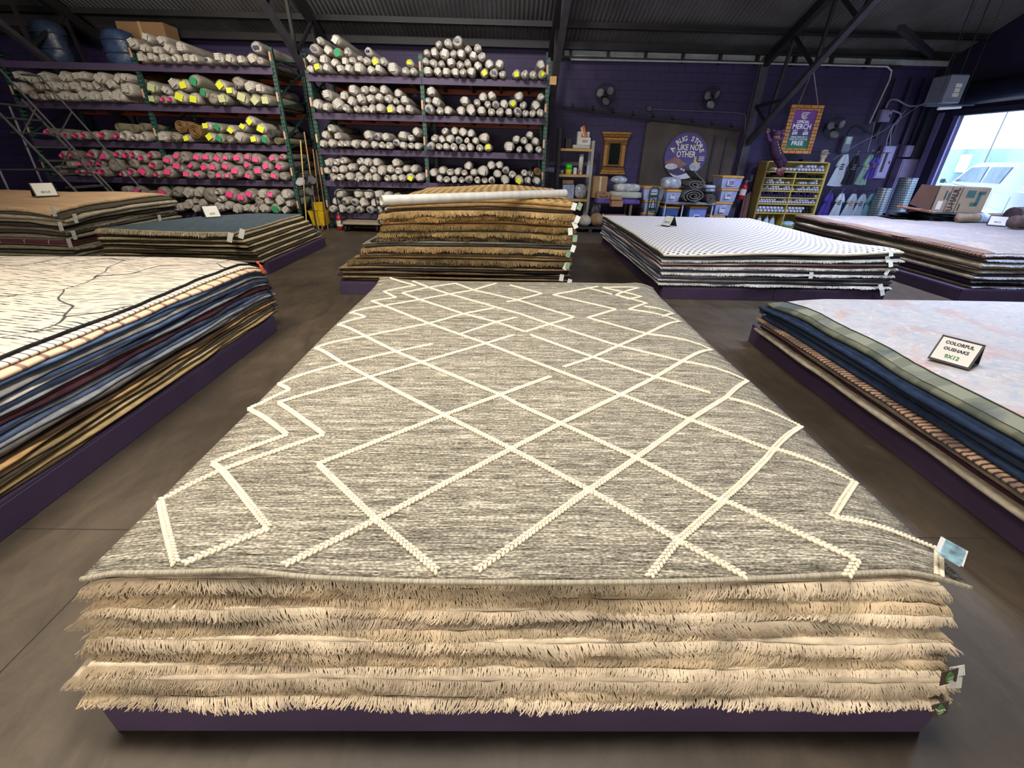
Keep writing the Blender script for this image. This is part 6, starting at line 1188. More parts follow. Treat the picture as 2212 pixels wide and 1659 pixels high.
for i in range(3): mb = MB(); mb.add([Mq @ V((x, y, .002)) for x, y in ((-.02, k_ * (.62 - .4 * i)), (k_ * 1.2 - .03 * i, k_ * (.7 - .4 * i)), (k_ * 1.15 - .03 * i, k_ * (.5 - .4 * i)), (-.02, k_ * (.44 - .4 * i)))], [(0, 1, 2, 3)]); mb.build('emblem_stroke', WT, ps)
top = V((6.32, 11.3, 3.28)); top = onx(1757, 150, 6.3)
mb = MB(); mb.tube([V((cx - wP * .3, Ypz, zt_)), top, V((cx + wP * .3, Ypz, zt_))], .012, 6); mb.build('rope', mat('a98a86', .9), t)
# hanging puppet in purple dress beside the poster, feet over the shelf
Yd = 12.25; D = lambda x, y: ony(x, y, Yd); s = mpx(D(1680, 300)); q = D(1672, 350)
t = thing('hanging_puppet', 'puppet figure in purple clothes hanging with raised arms left of the poster', 'puppet', (q.x, Yd, q.z)); MPU = mat('341a3a', .8, 0, .4, 14); MPU2 = mat('4d2552', .7, 0, .4, 14); SKIN = mat('8a6350', .6, 0, .2); GOLD = mat('b59a6a', .5, .3)
def limb(pts, rs, nm, m): mb = MB(); mb.tube(pts, .03, 10, True, rs); mb.build(nm, m, t, True)
limb([D(1672, 299), D(1672, 310), D(1674, 325), D(1680, 336), D(1684, 343)], [.07, .11, .12, .13, .12], 'torso', MPU)
limb([D(1683, 341), D(1690, 346), D(1694, 352), D(1690, 360)], [.10, .09, .075, .055], 'breeches', MPU); limb([D(1680, 343), D(1684, 350), D(1685, 357), D(1683, 363)], [.10, .085, .07, .055], 'breeches', MPU)
limb([D(1690, 360), D(1687, 367), D(1685, 372)], [.045, .045, .035], 'shin', SKIN); limb([D(1683, 363), D(1681, 369), D(1679, 374)], [.045, .045, .035], 'shin', SKIN)
for p_ in (D(1687, 373), D(1682, 376)): mb = MB(); mb.ell(p_, (.09, .05, .04), Matrix.Rotation(.5, 3, 'Y'), 12, 8); mb.tube([p_ + V((.07, 0, .02)), p_ + V((.12, 0, .07))], .015, 6); mb.build('shoe', mat('6a2432', .6), t, True)
limb([D(1666, 305), D(1661, 301), D(1659, 292), D(1658, 287)], [.05, .045, .035, .03], 'arm', MPU2); limb([D(1679, 303), D(1687, 300), D(1691, 296), D(1693, 291)], [.05, .045, .035, .03], 'arm', MPU2)
for p_, d in ((D(1658, 286), -1), (D(1693.5, 290), 1)):
    mb = MB(); mb.ell(p_, (.028, .014, .035), None, 10, 6)
    for k in range(4): mb.tube([p_ + V(((k - 1.5) * .014, 0, .025)), p_ + V(((k - 1.5) * .022, -.008, .06)), p_ + V(((k - 1.5) * .026, -.015, .085 - .01 * abs(k - 1.2)))], .007, 6)
    mb.tube([p_ + V((-d * .02, 0, 0)), p_ + V((-d * .05, -.01, .03))], .008, 6); mb.build('hand', SKIN, t, True)
hd = D(1677.5, 296); mb = MB(); mb.lathe([(0, -.1), (.045, -.09), (.075, -.03), (.082, .03), (.07, .08), (.04, .11), (0, .115)], Matrix.Translation(hd), 16); mb.ell(hd + V((0, -.085, -.01)), (.014, .02, .024), None, 8, 6); mb.build('head', SKIN, t, True)
for dx in (-.03, .03): mb = MB(); mb.ell(hd + V((dx, -.074, .025)), (.012, .008, .009), None, 8, 5); mb.build('eye', BLACK, t, True)
mb = MB(); mb.tube([hd + V((-.025, -.075, -.045)), hd + V((0, -.08, -.052)), hd + V((.025, -.075, -.045))], .005, 5); mb.build('mouth', mat('5a2428', .6), t)
mb = MB(); mb.lathe([(.09, .03), (.1, .06), (.075, .12), (.03, .15), (0, .155)], Matrix.Translation(hd), 16); [mb.tube([hd + V((sx_ * .06, 0, .1)), hd + V((sx_ * .13, 0, .15)), hd + V((sx_ * .17, 0, .1))], .03, 8, True, [.035, .025, .008]) for sx_ in (-1, 1)]; mb.build('cap', MPU2, t, True)
for u in range(5): mb = MB(); mb.ell(D(1674 + u * 1.6, 307 + u * 6) + V((0, -.12, 0)), (.018, .012, .018), None, 8, 5); mb.build('button', GOLD, t, True)
mb = MB(); mb.tube([D(1665, 301), D(1671, 306), D(1679, 305), D(1683, 301)], .02, 6); mb.build('collar', GOLD, t, True); mb = MB(); mb.tube([hd + V((0, 0, .15)), V((hd.x + .02, Yd, 4.3))], .004, 4); mb.build('string', DARKST, t)
mb = MB(); mb.bbox(D(1688, 308) + V((0, .06, 0)), (.09, .05, .11), .02); mb.build('satchel', BLACK, t)
# two rows of shirts hung on wires
SHN = [0]
def shirt(pt_, px0, px1, py, Y, m, label, pm=None):
    SHN[0] += 1; Y = Y + .11 * (SHN[0] % 2) - .05
    a = ony(pt_[0], pt_[1], Y); b_ = ony(px0, py, Y); c_ = ony(px1, py, Y); zt, zb = a.z, (b_.z + c_.z) / 2; cxb = a.x; w = (c_.x - b_.x); h = zt - zb
    t = thing('hanging_shirt', label, 'shirt', (cxb, Y, zb), 'shirts hung on wires by the wall')
    mb = MB(); n = 22
    def f(u, v):
        ww = w * (.22 + .78 * v ** .75) * (1 + .10 * math.sin(v * 9) * 0); x = cxb + (u - .5) * ww - .03 * v; y = Y + .035 * math.sin(u * 19 + v * 2) * (.25 + .75 * v) + .02 * math.sin(u * 7)
        return V((x, y, zt - .03 - v * (h - .03) - .02 * math.sin(u * PI) * v))
    mb.grid(f, n, 12); mb.grid(lambda u, v: f(u, v) + V((0, .07 * math.sin(u * PI) + .012, 0)), n, 12); mb.build('cloth', m, t, True)
    for sg in (-1, 1):
        mb = MB(); mb.tube([V((cxb + sg * w * .10, Y + .03, zt - .05)), V((cxb + sg * w * .22, Y + .03, zt - h * .28)), V((cxb + sg * w * .30, Y + .03, zt - h * .42))], .05, 10, True, [.03, .05, .055]); mb.build('sleeve', m, t, True)
    if pm:
        for k in range(3): mb = MB(); mb.grid(lambda u, v: f(.34 + .3 * u + .04 * math.sin(k * 3), .3 + .07 * k + .035 * v) + V((0, -.012, 0)), 6, 2); mb.build('printing', pm, t)
    mb = MB(); mb.tube([V((cxb - w * .12, Y + .04, zt - .05)), V((cxb, Y + .04, zt)), V((cxb + w * .12, Y + .04, zt - .05))], .006, 5); mb.tube([V((cxb, Y + .04, zt)), V((cxb, Y + .04, zt + .06)), V((cxb + .03, Y + .04, zt + .08)), V((cxb + .04, Y + .04, zt + .05))], .004, 5); mb.build('hanger', STEEL, t)
CRM = mat('c3d2dc', .85, 0, .1, 5); TEAL = mat('7fb8bd', .85, 0, .2, 3); VIO = mat('4d3f9c', .85, 0, .15, 5); INK = mat('2c2f48', .8); Yv = 12.7
shirt((1830, 330), 1793, 1826, 401, Yv, CRM, 'pale cream shirt at the left of the upper hanging row', INK); shirt((1855, 333), 1824, 1850, 398, Yv, mat('191b26', .85), 'black shirt second from left in the upper hanging row', mat('8a8a90', .7)); shirt((1885, 331), 1852, 1876, 398, Yv, mat('8fb5a4', .85, 0, .2, 4), 'pale green shirt third in the upper hanging row', WHITE); shirt((1897, 334), 1870, 1891, 386, Yv + .05, VIO, 'purple shirt at the right of the upper hanging row', mat('b9a66a', .7))
shirt((1797, 414), 1770, 1793, 467, Yv, VIO, 'purple shirt at the left of the lower hanging row'); shirt((1822, 415), 1797, 1818, 467, Yv, CRM, 'cream shirt with dark lettering, second in the lower hanging row', INK); shirt((1848, 416), 1820, 1845, 470, Yv, mat('bccdd6', .85), 'cream shirt with orange streak, third in the lower hanging row', mat('b5713a', .7)); shirt((1869, 417), 1846, 1868, 470, Yv, mat('b5c9d6', .85), 'cream shirt with blue print, fourth in the lower hanging row', INK); shirt((1889, 416), 1866, 1889, 470, Yv, TEAL, 'teal shirt at the right of the lower hanging row', INK)
for y, lb in ((328, 'upper'), (412, 'lower')):
    a, b_ = ony(1786, y, Yv + .04), ony(1925, y + 2, Yv + .04); mb = MB(); mb.tube([a, b_], .006, 5); mb.tube([a, V((a.x, YW - .01, a.z))], .006, 5); mb.tube([b_, V((b_.x, YW - .01, b_.z))], .006, 5); solo(mb, 'hanging_wire', DARKST, '%s wire rail carrying a row of hanging shirts' % lb, 'rail')
# electrics at the corner
ME = mat('8d86b0', .5, .2, .1); ME2 = mat('9a93c0', .45, .2, .1)
def ebox(p4, dpt, m, label, name='electrical_box', extra=True):
    Y = YW - dpt; P = [ony(x, y, Y) for x, y in p4]; xa = (P[0].x + P[3].x) / 2; xb = (P[1].x + P[2].x) / 2; z1 = (P[0].z + P[1].z) / 2; z0 = (P[2].z + P[3].z) / 2; cx = (xa + xb) / 2
    t = thing(name, label, 'electrical box', (cx, Y, z0)); mb = MB(); mb.bbox((cx, Y + dpt / 2, (z0 + z1) / 2), (xb - xa, dpt - .002, z1 - z0), .008); mb.build('case', m, t)
    if extra: mb = MB(); mb.bbox((cx, Y - .006, (z0 + z1) / 2), ((xb - xa) * .84, .014, (z1 - z0) * .9), .004); mb.build('door', m, t); mb = MB(); mb.box((cx + (xb - xa) * .3, Y - .02, (z0 + z1) / 2), (.02, .02, .07)); mb.build('latch', DARKST, t)
    return t, cx, Y, z0, z1, xb - xa
ebox([(1907, 236), (1931, 236), (1921, 264), (1898, 263)], .16, ME, 'square grey junction box high on the corner wall, fed by curved cables'); e = ebox([(1910, 315), (1936, 315), (1914, 386), (1888, 385)], .14, ME2, 'tall lilac-grey breaker panel with dark open slot beside the hanging shirts'); t, cx, Y, z0, z1, w_ = e; mb = MB(); mb.box((cx - w_ * .12, Y - .018, z0 + (z1 - z0) * .5), (w_ * .2, .006, (z1 - z0) * .6)); mb.build('breaker_row', BLACK, t)
ebox([(1959, 314), (1982, 314), (1973, 340), (1951, 339)], .2, ME2, 'small lilac-grey box directly above the large cabinet near the door'); ebox([(1950, 343), (1987, 344), (1946, 462), (1908, 460)], .25, ME, 'large lilac-grey electrical cabinet near the corner by the door')
t, cx, Y, z0, z1, w_ = ebox([(1827, 294), (1842, 294.5), (1835, 331), (1816, 330.5)], .13, mat('6d7387', .5, .2), 'electric meter box with glass front above the hanging shirts', 'meter_box', False); mb = MB(); mb.box((cx, Y - .004, (z0 + z1) / 2 + .1), (w_ * .6, .01, (z1 - z0) * .42)); mb.build('glass', mat('9fb4b4', .1, 0, .2), t)
pbox('thermostat', 1983, 321, 1991, 332, YW - .06, .05, mat('8fb4d8', .4), 'small pale blue box on the wall next to the corner', 'thermostat')
def cable(px, Y, r, m, label, grp='cables by the corner'):
    mb = MB(); P = [ony(x, y, Y if not isinstance(Y, list) else Y[i]) for i, (x, y) in enumerate(px)]; sm = []
    for i in range(len(P) - 1):
        for k in range(6): u = k / 6; p0, p1, p2, p3 = P[max(i - 1, 0)], P[i], P[i + 1], P[min(i + 2, len(P) - 1)]; sm.append(.5 * ((2 * p1) + (p2 - p0) * u + (2 * p0 - 5 * p1 + 4 * p2 - p3) * u * u + (3 * p1 - p0 - 3 * p2 + p3) * u ** 3))
    mb.tube(sm + [P[-1]], r, 6); return solo(mb, 'cable', m, label, 'cable', group=grp, smooth=True)
cable([(1913, 234), (1922, 217), (1938, 216), (1966, 229), (2003, 222), (2035, 205)], 13.1, .025, mat('77778c', .5), 'thick cable arching from the junction box toward the hanging heater')
cable([(1925, 238), (1945, 246), (1940, 262), (1926, 275), (1916, 300), (1914, 315)], 13.2, .022, ME, 'looping cable from junction box down to the breaker panel'); cable([(1958, 236), (1936, 262), (1925, 285), (1922, 315)], 13.22, .018, ME, 'pale cable running down to the right half of breaker panel')
cable([(1829, 293), (1838, 278), (1855, 272), (1872, 284), (1890, 288), (1905, 264)], 13.15, .022, DARKST, 'dark cable looping from the meter to the junction box'); cable([(1800, 345), (1850, 313), (1907, 283), (1975, 235), (2010, 215)], 12.6, .007, mat('8b88a8', .6), 'thin wire slanting across the corner wall')
cable([(1889, 262), (1884, 290), (1876, 318), (1874, 330)], 13.25, .015, ME, 'thin cable dropping beside the black hanging shirt')
for i, (x0, x1, w_) in enumerate(((1918, 1893, .05), (1957, 1925, .07), (1974, 1950, .06), (1990, 1966, .05))): a = ony(x0, 170, 13.3); b_ = ony(x1, 300 + i * 6, 13.3); mb = MB(); mb.box((b_.x + .0, 13.33, (a.z + b_.z) / 2), (w_, .05, a.z - b_.z)); solo(mb, 'conduit_riser', mat('37344f', .6), '%s of four dark vertical conduits rising in the corner, left to right' % ORD[i + 1], 'pipe', group='vertical conduits')
# perforated steel drums standing by the cabinet
for i, (p0, p1, lb) in enumerate((((1907, 406), (1935, 406), 'left perforated metal drum standing by the electrical cabinet'), ((1957, 384), (1990, 385), 'right, taller perforated metal drum standing by the door jamb'))):
    Y = 12.4; a, b_ = ony(p0[0], p0[1], Y), ony(p1[0], p1[1], Y); r = (b_.x - a.x) / 2; cx = (a.x + b_.x) / 2 - .12; h = a.z; t = thing('perforated_drum', lb, 'drum', (cx, Y, 0), 'perforated metal drums')
    m, nt, bb = newmat('perforated_metal'); tc = nt.nodes.new('ShaderNodeTexCoord'); sx = nd(nt, 'ShaderNodeSeparateXYZ'); nt.links.new(tc.outputs['Object'], sx.inputs[0]); an = mth(nt, 'ARCTAN2', sx.outputs[1], sx.outputs[0]); rw = mth(nt, 'MULTIPLY', sx.outputs[2], 18.0); hole = mth(nt, 'MULTIPLY', mth(nt, 'LESS_THAN', mth(nt, 'FRACT', rw), .5), mth(nt, 'LESS_THAN', mth(nt, 'FRACT', mth(nt, 'ADD', mth(nt, 'MULTIPLY', an, 5.0), mth(nt, 'MULTIPLY', mth(nt, 'FLOOR', rw), .5))), .5)); hole = mth(nt, 'MULTIPLY', hole, mth(nt, 'GREATER_THAN', sx.outputs[2], h - .75))
    nt.links.new(mixc(nt, hole, '9aa8b0', '14161c'), bb.inputs['Base Color']); bb.inputs['Metallic'].default_value = .6; bb.inputs['Roughness'].default_value = .35
    mb = MB(); mb.lathe([(0, 0), (r, 0), (r, h), (r * .96, h), (r * .96, h - .3), (0, h - .3)], Matrix.Translation((cx, Y, 0)), 28); mb.build('drum_wall', m, t)
    mb = MB(); mb.lathe([(r * 1.01, h - .02), (r * 1.03, h - .01), (r * 1.01, h)], Matrix.Translation((cx, Y, 0)), 28); mb.build('rim', STEEL, t)
# heater hung from the roof, tilted lamp sheet under it
Yk = 11.2; P = [ony(x, y, Yk) for x, y in ((2058, 160), (2097, 160), (2076, 225), (2035, 220))]; cx = sum(v.x for v in P) / 4; zt_, zb_ = (P[0].z + P[1].z) / 2, (P[2].z + P[3].z) / 2; w_ = (P[1].x - P[0].x) * 1.02
t = thing('unit_heater', 'grey hanging heater box with white papers near the roller door', 'heater', (cx, Yk + .25, zb_)); mb = MB(); mb.bbox((cx, Yk + .25, (zt_ + zb_) / 2), (w_, .5, zt_ - zb_), .02); mb.build('casing', mat('8a93a8', .5, .2, .12), t)
for i in range(3): mb = MB(); mb.box((cx + .02, Yk - .004, zt_ - .2 - i * .085), (w_ * (.34 - .06 * (i % 2)), .006, .07)); mb.build('paper_notice', WHITE, t)
for dx in (-1, 1): mb = MB(); mb.tube([(cx + dx * w_ * .42, Yk + .25, zt_ - .01), (cx + dx * w_ * .42, Yk + .25, roofz(Yk + .25) - .05)], .012, 6); mb.build('hanger_rod', DARKST, t)
a, b_ = ony(2000, 231, 11.0), ony(2104, 229, 11.0); t = thing('strip_light', 'unlit white strip light fitting slung below the heater', 'light fitting', ((a.x + b_.x) / 2, 11.0, a.z)); mb = MB(); mb.prism([(a.x, 11.0, a.z), (b_.x, 11.0, b_.z), (b_.x, 11.12, b_.z + .02), (a.x, 11.12, a.z + .02)], (0, .0, .03)); mb.build('reflector', mat('4c5568', .5, .3), t); mb = MB(); mb.tube([(a.x + .3, 11.03, a.z - .02), (b_.x - .25, 11.03, b_.z - .02)], .03, 8); mb.build('tube', mat('dfe6ee', .3), t); mb = MB(); [mb.tube([(x, 11.06, a.z), (x, 11.06, roofz(11.06) - .05)], .006, 4) for x in (a.x + .25, b_.x - .25)]; mb.build('chain', DARKST, t)
# ------------------------------------------------------------------ roller door surround, boxes on the far pile, truck outside
ML = mat('7f7cc0', .6, 0, .1, 3)
k = 30
for y, w_, d in ((DY1 + .06, .14, .12), (DY1 + .55, .16, .1)): mb = MB(); mb.box((XR - d / 6, y, DZ / 2 + .05), (d / 3, w_, DZ + .1)); o = struct(mb.build('trim_%d' % k, ML)); k += 1
mb = MB(); mb.box((XR - .05, (DY0 + DY1) / 2, DZ + .06), (.1, DY1 - DY0 + .3, .12)); struct(mb.build('trim_%d' % k, mat('2f3350', .6)))
mb = MB(); mb.box((XR - .12, YW - .12, 1.9), (.24, .24, 3.8)); struct(mb.build('trim_%d' % (k + 1), mat('1f2836', .6)))
t = thing('roller_door', 'rolled-up dark slatted door drum above the doorway', 'roller door', (XR - .25, (DY0 + DY1) / 2, DZ + .15)); mb = MB(); mb.tube([(XR - .28, DY0 - .1, DZ + .42), (XR - .28, DY1 + .1, DZ + .42)], .24, 20); mb.build('coil', mat('27304a', .5, .3), t, True)
# flattened black stuff, opened cartons and rolls lying on the far pile
z8 = lambda x, y: zh8(x, y)
def onpile(px, py):
    z = .7
    for _ in range(8): p = onz(px, py, z); z = z8(min(max(p.x, 6.5), 10.6), min(max(p.y, 6.1), 10.2))
    return V((p.x, p.y, z))
R = random.Random(9); B0 = onpile(1960, 473); B1 = onpile(2080, 478)
for i in range(7):
    u = i / 6; p = B0.lerp(B1, u); w_ = R.uniform(.6, .9); mb = MB(); Mx = Matrix.Rotation(R.uniform(-.5, .5), 3, 'Z') @ Matrix.Rotation(R.uniform(-.05, .05), 3, 'Y'); zz = p.z + .015 + .034 * (i % 4)
    n = 8; mb.grid(lambda a, b: V((p.x, min(p.y + .1, 9.9), zz)) + Mx @ V(((a - .5) * w_, (b - .5) * .5, .012 * nz(a * 5, b * 5, i))), n, n); m0 = len(mb.v); f0 = list(mb.f); mb.v += [v + V((0, 0, .02)) for v in mb.v]; mb.f += [tuple(m0 + q for q in f) for f in f0]; mb.m += [0] * len(f0)
    solo(mb, 'folded_bag', mat(['1d2027', '2a2d36', '3a3f4c', '23262e', '6d7a8c', '1a1c22', '30343e'][i], .45, 0, .3, 9), '%s of seven dark flattened plastic bags heaped on the far pile, from left' % ORD[i + 1], 'plastic bag', group='flattened bags on the far pile')
zt8 = B0.z + .11; sB = 1.0
p0 = onz(2010, 456, zt8 + .0); p1 = onz(2117, 463, zt8); t = thing('cardboard_box', 'big opened moving carton with printed lettering and dark panels near the doorway', 'box', ((p0.x + p1.x) / 2, p0.y + .2, zt8), 'cardboard boxes')
ux = (p1 - p0); ux.z = 0; wB = ux.length; ux.normalize(); uy = V((0, 0, 1)); nn = ux.cross(uy); tl = onpl(2040, 402, p0, nn); hB = (tl.z - p0.z); sh_ = (tl - p0).dot(ux)
tilt = V((sh_ * .15 / hB, 0, 1)).normalized(); MF = frame(p0, ux, uy); MC = mat('a3927c', .8, 0, .08)
mb = MB(); mb.bbox((wB / 2, hB / 2, -.25), (wB, hB, .5), .01); mb.v = [MF @ v for v in mb.v]; mb.build('carton', MC, t)
mb = MB(); mb.add([MF @ V(q) for q in ((-.02, 0, .0), (-.02, hB, .0), (-.32, hB * 1.04, .02), (-.40, .12, .02), (-.03, 0, .012), (-.03, hB, .012), (-.33, hB * 1.04, .032), (-.41, .12, .032))], [(0, 1, 2, 3), (7, 6, 5, 4), (0, 4, 5, 1), (1, 5, 6, 2), (2, 6, 7, 3), (3, 7, 4, 0)]); mb.build('side_flap', mat('6a4c40', .85), t)
mb = MB(); mb.add([MF @ V(q) for q in ((0, hB, 0), (wB * .35, hB, 0), (wB * .30, hB - .02, .22), (-.1, hB - .06, .18))], [(0, 1, 2, 3)]); mb.build('top_flap', MC, t) if False else None
TG_ = mat('3f6a68', .8); DK = mat('4c423a', .8)
letters('U-HAUL', hB * .25, MF @ Matrix.Translation((wB * .36, hB * .5, .004)) @ Matrix.Rotation(PI / 2, 4, 'Z'), 'lettering', DK, t, bold=.006)
for c, d, m in (((wB * .36, hB * .5 + .0), (hB * .32, .01), DK), ((wB * .66, hB * .74), (wB * .16, hB * .28), TG_), ((wB * .83, hB * .55), (wB * .07, hB * .5), TG_), ((wB * .86, hB * .8), (wB * .14, hB * .12), TG_), ((wB * .78, hB * .36), (wB * .14, hB * .14), TG_), ((wB * .12, hB * .25), (wB * .1, hB * .34), WHITE), ((wB * .17, hB * .66), (wB * .03, hB * .34), DK), ((wB * .24, hB * .62), (wB * .05, hB * .3), TG_), ((wB * .52, hB * .22), (wB * .03, hB * .26), DK)):
    if d[1] == .01:
        for dx in (-.16, .16): mb = MB(); mb.box((c[0] + dx * hB * 1.0, c[1], .002), (.012, hB * .96, .004)); mb.v = [MF @ v for v in mb.v]; mb.build('printed_rule', m, t)
        continue
    mb = MB(); mb.box((c[0], c[1], .002), (d[0], d[1], .004)); mb.v = [MF @ v for v in mb.v]; mb.build('label' if m is WHITE else 'printed_mark', m, t)
p = onz(1975, 457, zt8 + .05); mb = MB(); Mx = Matrix.Rotation(.15, 3, 'Y') @ Matrix.Rotation(.3, 3, 'Z'); mb.bbox(p + V((.1, .1, .03)), (.5, .45, .04), .008, Mx); t = solo(mb, 'cardboard_box', mat('8d5f46', .8), 'flattened reddish-brown carton on the dark bags, left of the big carton', 'box', group='cardboard boxes'); mb = MB(); mb.box(p + V((.02, .05, .053)), (.2, .12, .004), Mx); mb.build('label', mat('c9bda8', .6), t)
def pileroll(px0, px1, py, r, m, label, endm=None):
    a, b_ = onpile(px0, py), onpile(px1, py); z = max(a.z, b_.z) + r + .003; t = thing('rolled_rug_bare', label, 'rolled rug', (a.lerp(b_, .5).x, a.y, z - r), 'rolls lying on the far pile'); mb = MB(); pts_ = [V((a.x + (b_.x - a.x) * k / 8, a.y + (b_.y - a.y) * k / 8, z)) for k in range(9)]; R_ = random.Random(px0); mb.tube(pts_, r, 14, True, [r * R_.uniform(.88, 1.0) for _ in range(9)]); mb.build('pile', m, t, True)
    if endm: mb = MB(); mb.tube(pts_[6:] + [pts_[-1] + V((.12, -.03, -.02))], r, 14, True, [r * 1.03, r * 1.05, r * 1.02, r * .8]); mb.build('plastic_end', endm, t, True)
pileroll(2066, 2120, 481, .085, mat('8d7a63', .85, 0, .25, 9), 'tan rug roll with white plastic end lying across the grey floral rug', mat('b9cbe6', .2, 0, .3, 12, bmp=.7, bscale=25))
pileroll(2128, 2205, 478, .08, mat('9a8a78', .85, 0, .3, 9), 'second tan roll to the right of the plastic-ended one', None); pileroll(2180, 2230, 495, .12, mat('5b4a48', .9, 0, .4, 9), 'brown shaggy roll at the right edge, front one'); pileroll(2178, 2225, 481, .15, mat('4a3a3c', .9, 0, .4, 9), 'dark brown shaggy roll at the right edge, behind')
# pickup truck parked outside
pr = onz(2147, 417, .98); fwd = V((math.sin(math.radians(35)), math.cos(math.radians(35)), 0)); nrm = V((-fwd.y, fwd.x, 0)); nrm = -nrm if nrm.dot(CAM - pr) < 0 else nrm
if pr.x < XR + .9: pr = pr * 1.0
def S_(px, py): p = onpl(px, py, pr, nrm); return ((p - pr).dot(fwd), p.z)
MW = mat('c2c7cc', .3, .0, .05, 2.0); MGL = mat('6a6478', .12, 0, .45, 3.0, spec=.6)
cab = [S_(2050, 386), S_(2092, 357), S_(2112, 351), S_(2215, 351)]
s_rear = S_(2197, 395)[0]; zr = cab[2][1]; s_front = cab[0][0]; zbelt = .98
t = thing('pickup_truck', 'white pickup truck parked outside the open roller door', 'truck', pr - nrm * .95 + V((0, 0, -pr.z)))
def side(poly, off, dep, m, nm): mb = MB(); mb.prism([pr + fwd * s_ + V((0, 0, z - pr.z)) + nrm * off for s_, z in poly], -nrm * dep); return mb.build(nm, m, t)
sr = s_rear; sA = cab[1][0]; sH = s_front
side([(sr, zbelt), (sr, zr - .05), (sr + .12, zr), (cab[2][0], zr), (sA, cab[1][1]), (sH, zbelt + .02), (sH, .9)][:6], -.12, 1.66, MW, 'cab')
side([(sr, .42), (sr, zbelt), (sH, zbelt), (sH + 1.25, zbelt - .08), (sH + 1.35, .75), (sH + 1.33, .45)], 0, 1.9, MW, 'body')
side([(sr - .05, .5), (sr - .05, 1.1), (sr - 2.0, 1.1), (sr - 2.0, .5)], 0, 1.9, MW, 'bed')
g = lambda *p: [S_(*q) for q in p]
w1 = g((2056, 391), (2092, 362), (2127, 360), (2107, 394)); w2 = g((2112, 394), (2134, 361), (2177, 361), (2148, 396))
for w_ in (w1, w2): side(w_, -.09, .04, MGL, 'side_window')
mb = MB(); A_ = pr + fwd * (sH - .02) + V((0, 0, zbelt + .03 - pr.z)); B_ = pr + fwd * (sA + .03) + V((0, 0, cab[1][1] - .05 - pr.z)); mb.prism([A_ - nrm * .2, A_ - nrm * 1.7, B_ - nrm * 1.6, B_ - nrm * .3], fwd * .02 + V((0, 0, .02))); mb.build('windscreen', MGL, t)
for s_ in (sr - .95, sH + .72):
    c = pr + fwd * s_; c.z = .37; M = frame(c, fwd, V((0, 0, 1))); M = Matrix.Translation(c) @ Matrix((fwd, V((0, 0, 1)), fwd.cross(V((0, 0, 1))))).transposed().to_4x4()
    for dz in (-.06, -1.7):
        mb = MB(); q = nrm * (dz); mb.lathe([(.2, -.12), (.35, -.12), (.37, -.06), (.37, .06), (.35, .12), (.2, .12)], Matrix.Translation(q) @ M, 24); mb.lathe([(0, .1), (.2, .1), (.2, -.1), (0, -.1)], Matrix.Translation(q) @ M, 16); mb.build('wheel', BLACK, t)
hp = S_(2140, 408); side([(hp[0] - .12, hp[1] - .03), (hp[0] + .12, hp[1] - .03), (hp[0] + .12, hp[1] + .03), (hp[0] - .12, hp[1] + .03)], .03, .03, mat('c2c6ca', .3, .5), 'door_handle')
side([(hp[0] - .35, .5), (hp[0] - .35, zbelt), (hp[0] - .365, zbelt), (hp[0] - .365, .5)], .004, .01, DARKST, 'door_seam'); side([(sr, .62), (sH + .9, .72), (sH + .9, .68), (sr, .58)], .006, .01, mat('9fb9c4', .3), 'side_trim')
mb = MB(); c = pr + fwd * (sH + .15) + nrm * .16 + V((0, 0, zbelt + .1 - pr.z)); mb.bbox(c, (.18, .12, .16), .03); mb.bar(c, c - nrm * .16 - V((0, 0, .06)), .03); mb.build('wing_mirror', DARKST, t)
# pole and signboard outside
a = onx(2173, 250, 19.5); mb = MB(); mb.tube([(a.x, a.y, 0), (a.x, a.y, 7.5)], .025, 8); solo(mb, 'utility_pole', mat('5d6468', .7), 'thin grey pole beyond the truck against the bright sky', 'pole')
a = onx(2070, 353, 19.8); mb = MB(); mb.box((20.03, a.y, a.z), (.06, .5, .7)); solo(mb, 'notice_board', mat('d9e6e2', .6), 'small white notice fixed to the outdoor wall left of the truck', 'notice')
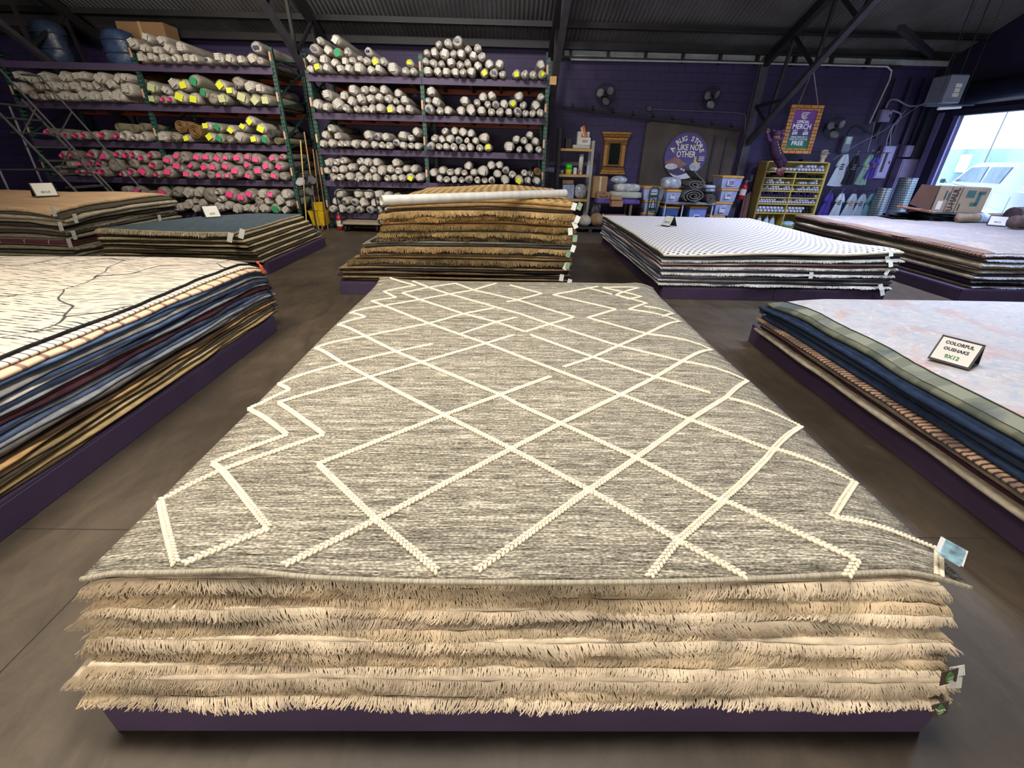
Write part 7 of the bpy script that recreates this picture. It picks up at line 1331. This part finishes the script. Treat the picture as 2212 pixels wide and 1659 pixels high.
# ------------------------------------------------------------------ light
w = bpy.data.worlds.new('sky'); SC.world = w; w.use_nodes = True; nt = w.node_tree; bg = nt.nodes['Background']
sk = nt.nodes.new('ShaderNodeTexSky'); sk.sky_type = 'NISHITA'; sk.sun_elevation = math.radians(48); sk.sun_rotation = math.radians(200); sk.sun_disc = False
sk.air_density = 1.0; sk.dust_density = 4.0
mx = nt.nodes.new('ShaderNodeMix'); mx.data_type = 'RGBA'; mx.inputs[0].default_value = .55; mx.inputs[7].default_value = (3.6, 5.0, 8.0, 1)
nt.links.new(sk.outputs[0], mx.inputs[6]); nt.links.new(mx.outputs[2], bg.inputs['Color']); bg.inputs['Strength'].default_value = .8
def area(name, loc, tgt, sx, sy, power, col, portal=False, spread=PI):
    l = bpy.data.lights.new(name, 'AREA'); l.shape = 'RECTANGLE'; l.size = sx; l.size_y = sy; l.energy = power; l.color = col; l.spread = spread
    o = bpy.data.objects.new(name, l); COL.objects.link(o); o.location = loc
    o.rotation_euler = (V(tgt) - V(loc)).to_track_quat('-Z', 'Y').to_euler()
    if portal: l.cycles.is_portal = True
    return o
area('door_daylight_portal', (XR + .25, (DY0 + DY1) / 2, DZ / 2), (0, (DY0 + DY1) / 2, DZ / 2), DY1 - DY0, DZ, 1, (1, 1, 1), True)
l = bpy.data.lights.new('sun', 'SUN'); l.energy = .8; l.angle = .02; l.color = (1, .95, .88); o = bpy.data.objects.new('sun', l); COL.objects.link(o); o.rotation_euler = (V((.75, .6, -.9))).to_track_quat('-Z', 'Y').to_euler()
WARM = (1, .88, .72); NEUT = (1, .95, .88); COOL = (.74, .83, 1)
SP = math.radians(125)
area('front_fill', (-1.5, -8.6, 1.5), (-1.0, 3.0, .7), 7.0, 1.8, 620, (1, .91, .79))  # added fill behind the camera, kept low to brighten fringe more than floor
area('overhead_light', (-3.4, 2.2, 5.4), (-2.8, 2.6, 0), 1.6, 1.6, 185, WARM, spread=SP)
area('overhead_light', (.2, 2.0, 5.8), (.1, 2.2, 0), 2.2, 2.2, 200, NEUT, spread=SP)
area('overhead_light', (5.9, 4.6, 5.4), (5.6, 4.6, 0), 1.4, 1.4, 230, COOL, spread=SP)
area('overhead_light', (-4.9, 6.6, 5.0), (-5.2, 11.4, 1.6), 1.0, 1.0, 115, WARM, spread=SP)  # unseen light tilted at the left rack to brighten its roll faces
area('overhead_light', (-1.0, 6.4, 5.2), (-1.6, 11.4, 1.6), 1.0, 1.0, 145, NEUT, spread=SP)  # unseen light tilted at the centre rack, likewise for its roll faces
area('overhead_light', (6.8, 8.4, 4.6), (6.6, 9.0, .6), 1.0, 1.0, 250, (.62, .68, 1), spread=SP)  # added bluish fill standing in for door daylight on wall and shirts
SC.view_settings.exposure = 0.0
SC.cycles.use_denoising = True
SC.cycles.max_bounces = 6; SC.cycles.diffuse_bounces = 3; SC.cycles.glossy_bounces = 2; SC.cycles.transparent_max_bounces = 8
SC.cycles.sample_clamp_indirect = 4.0
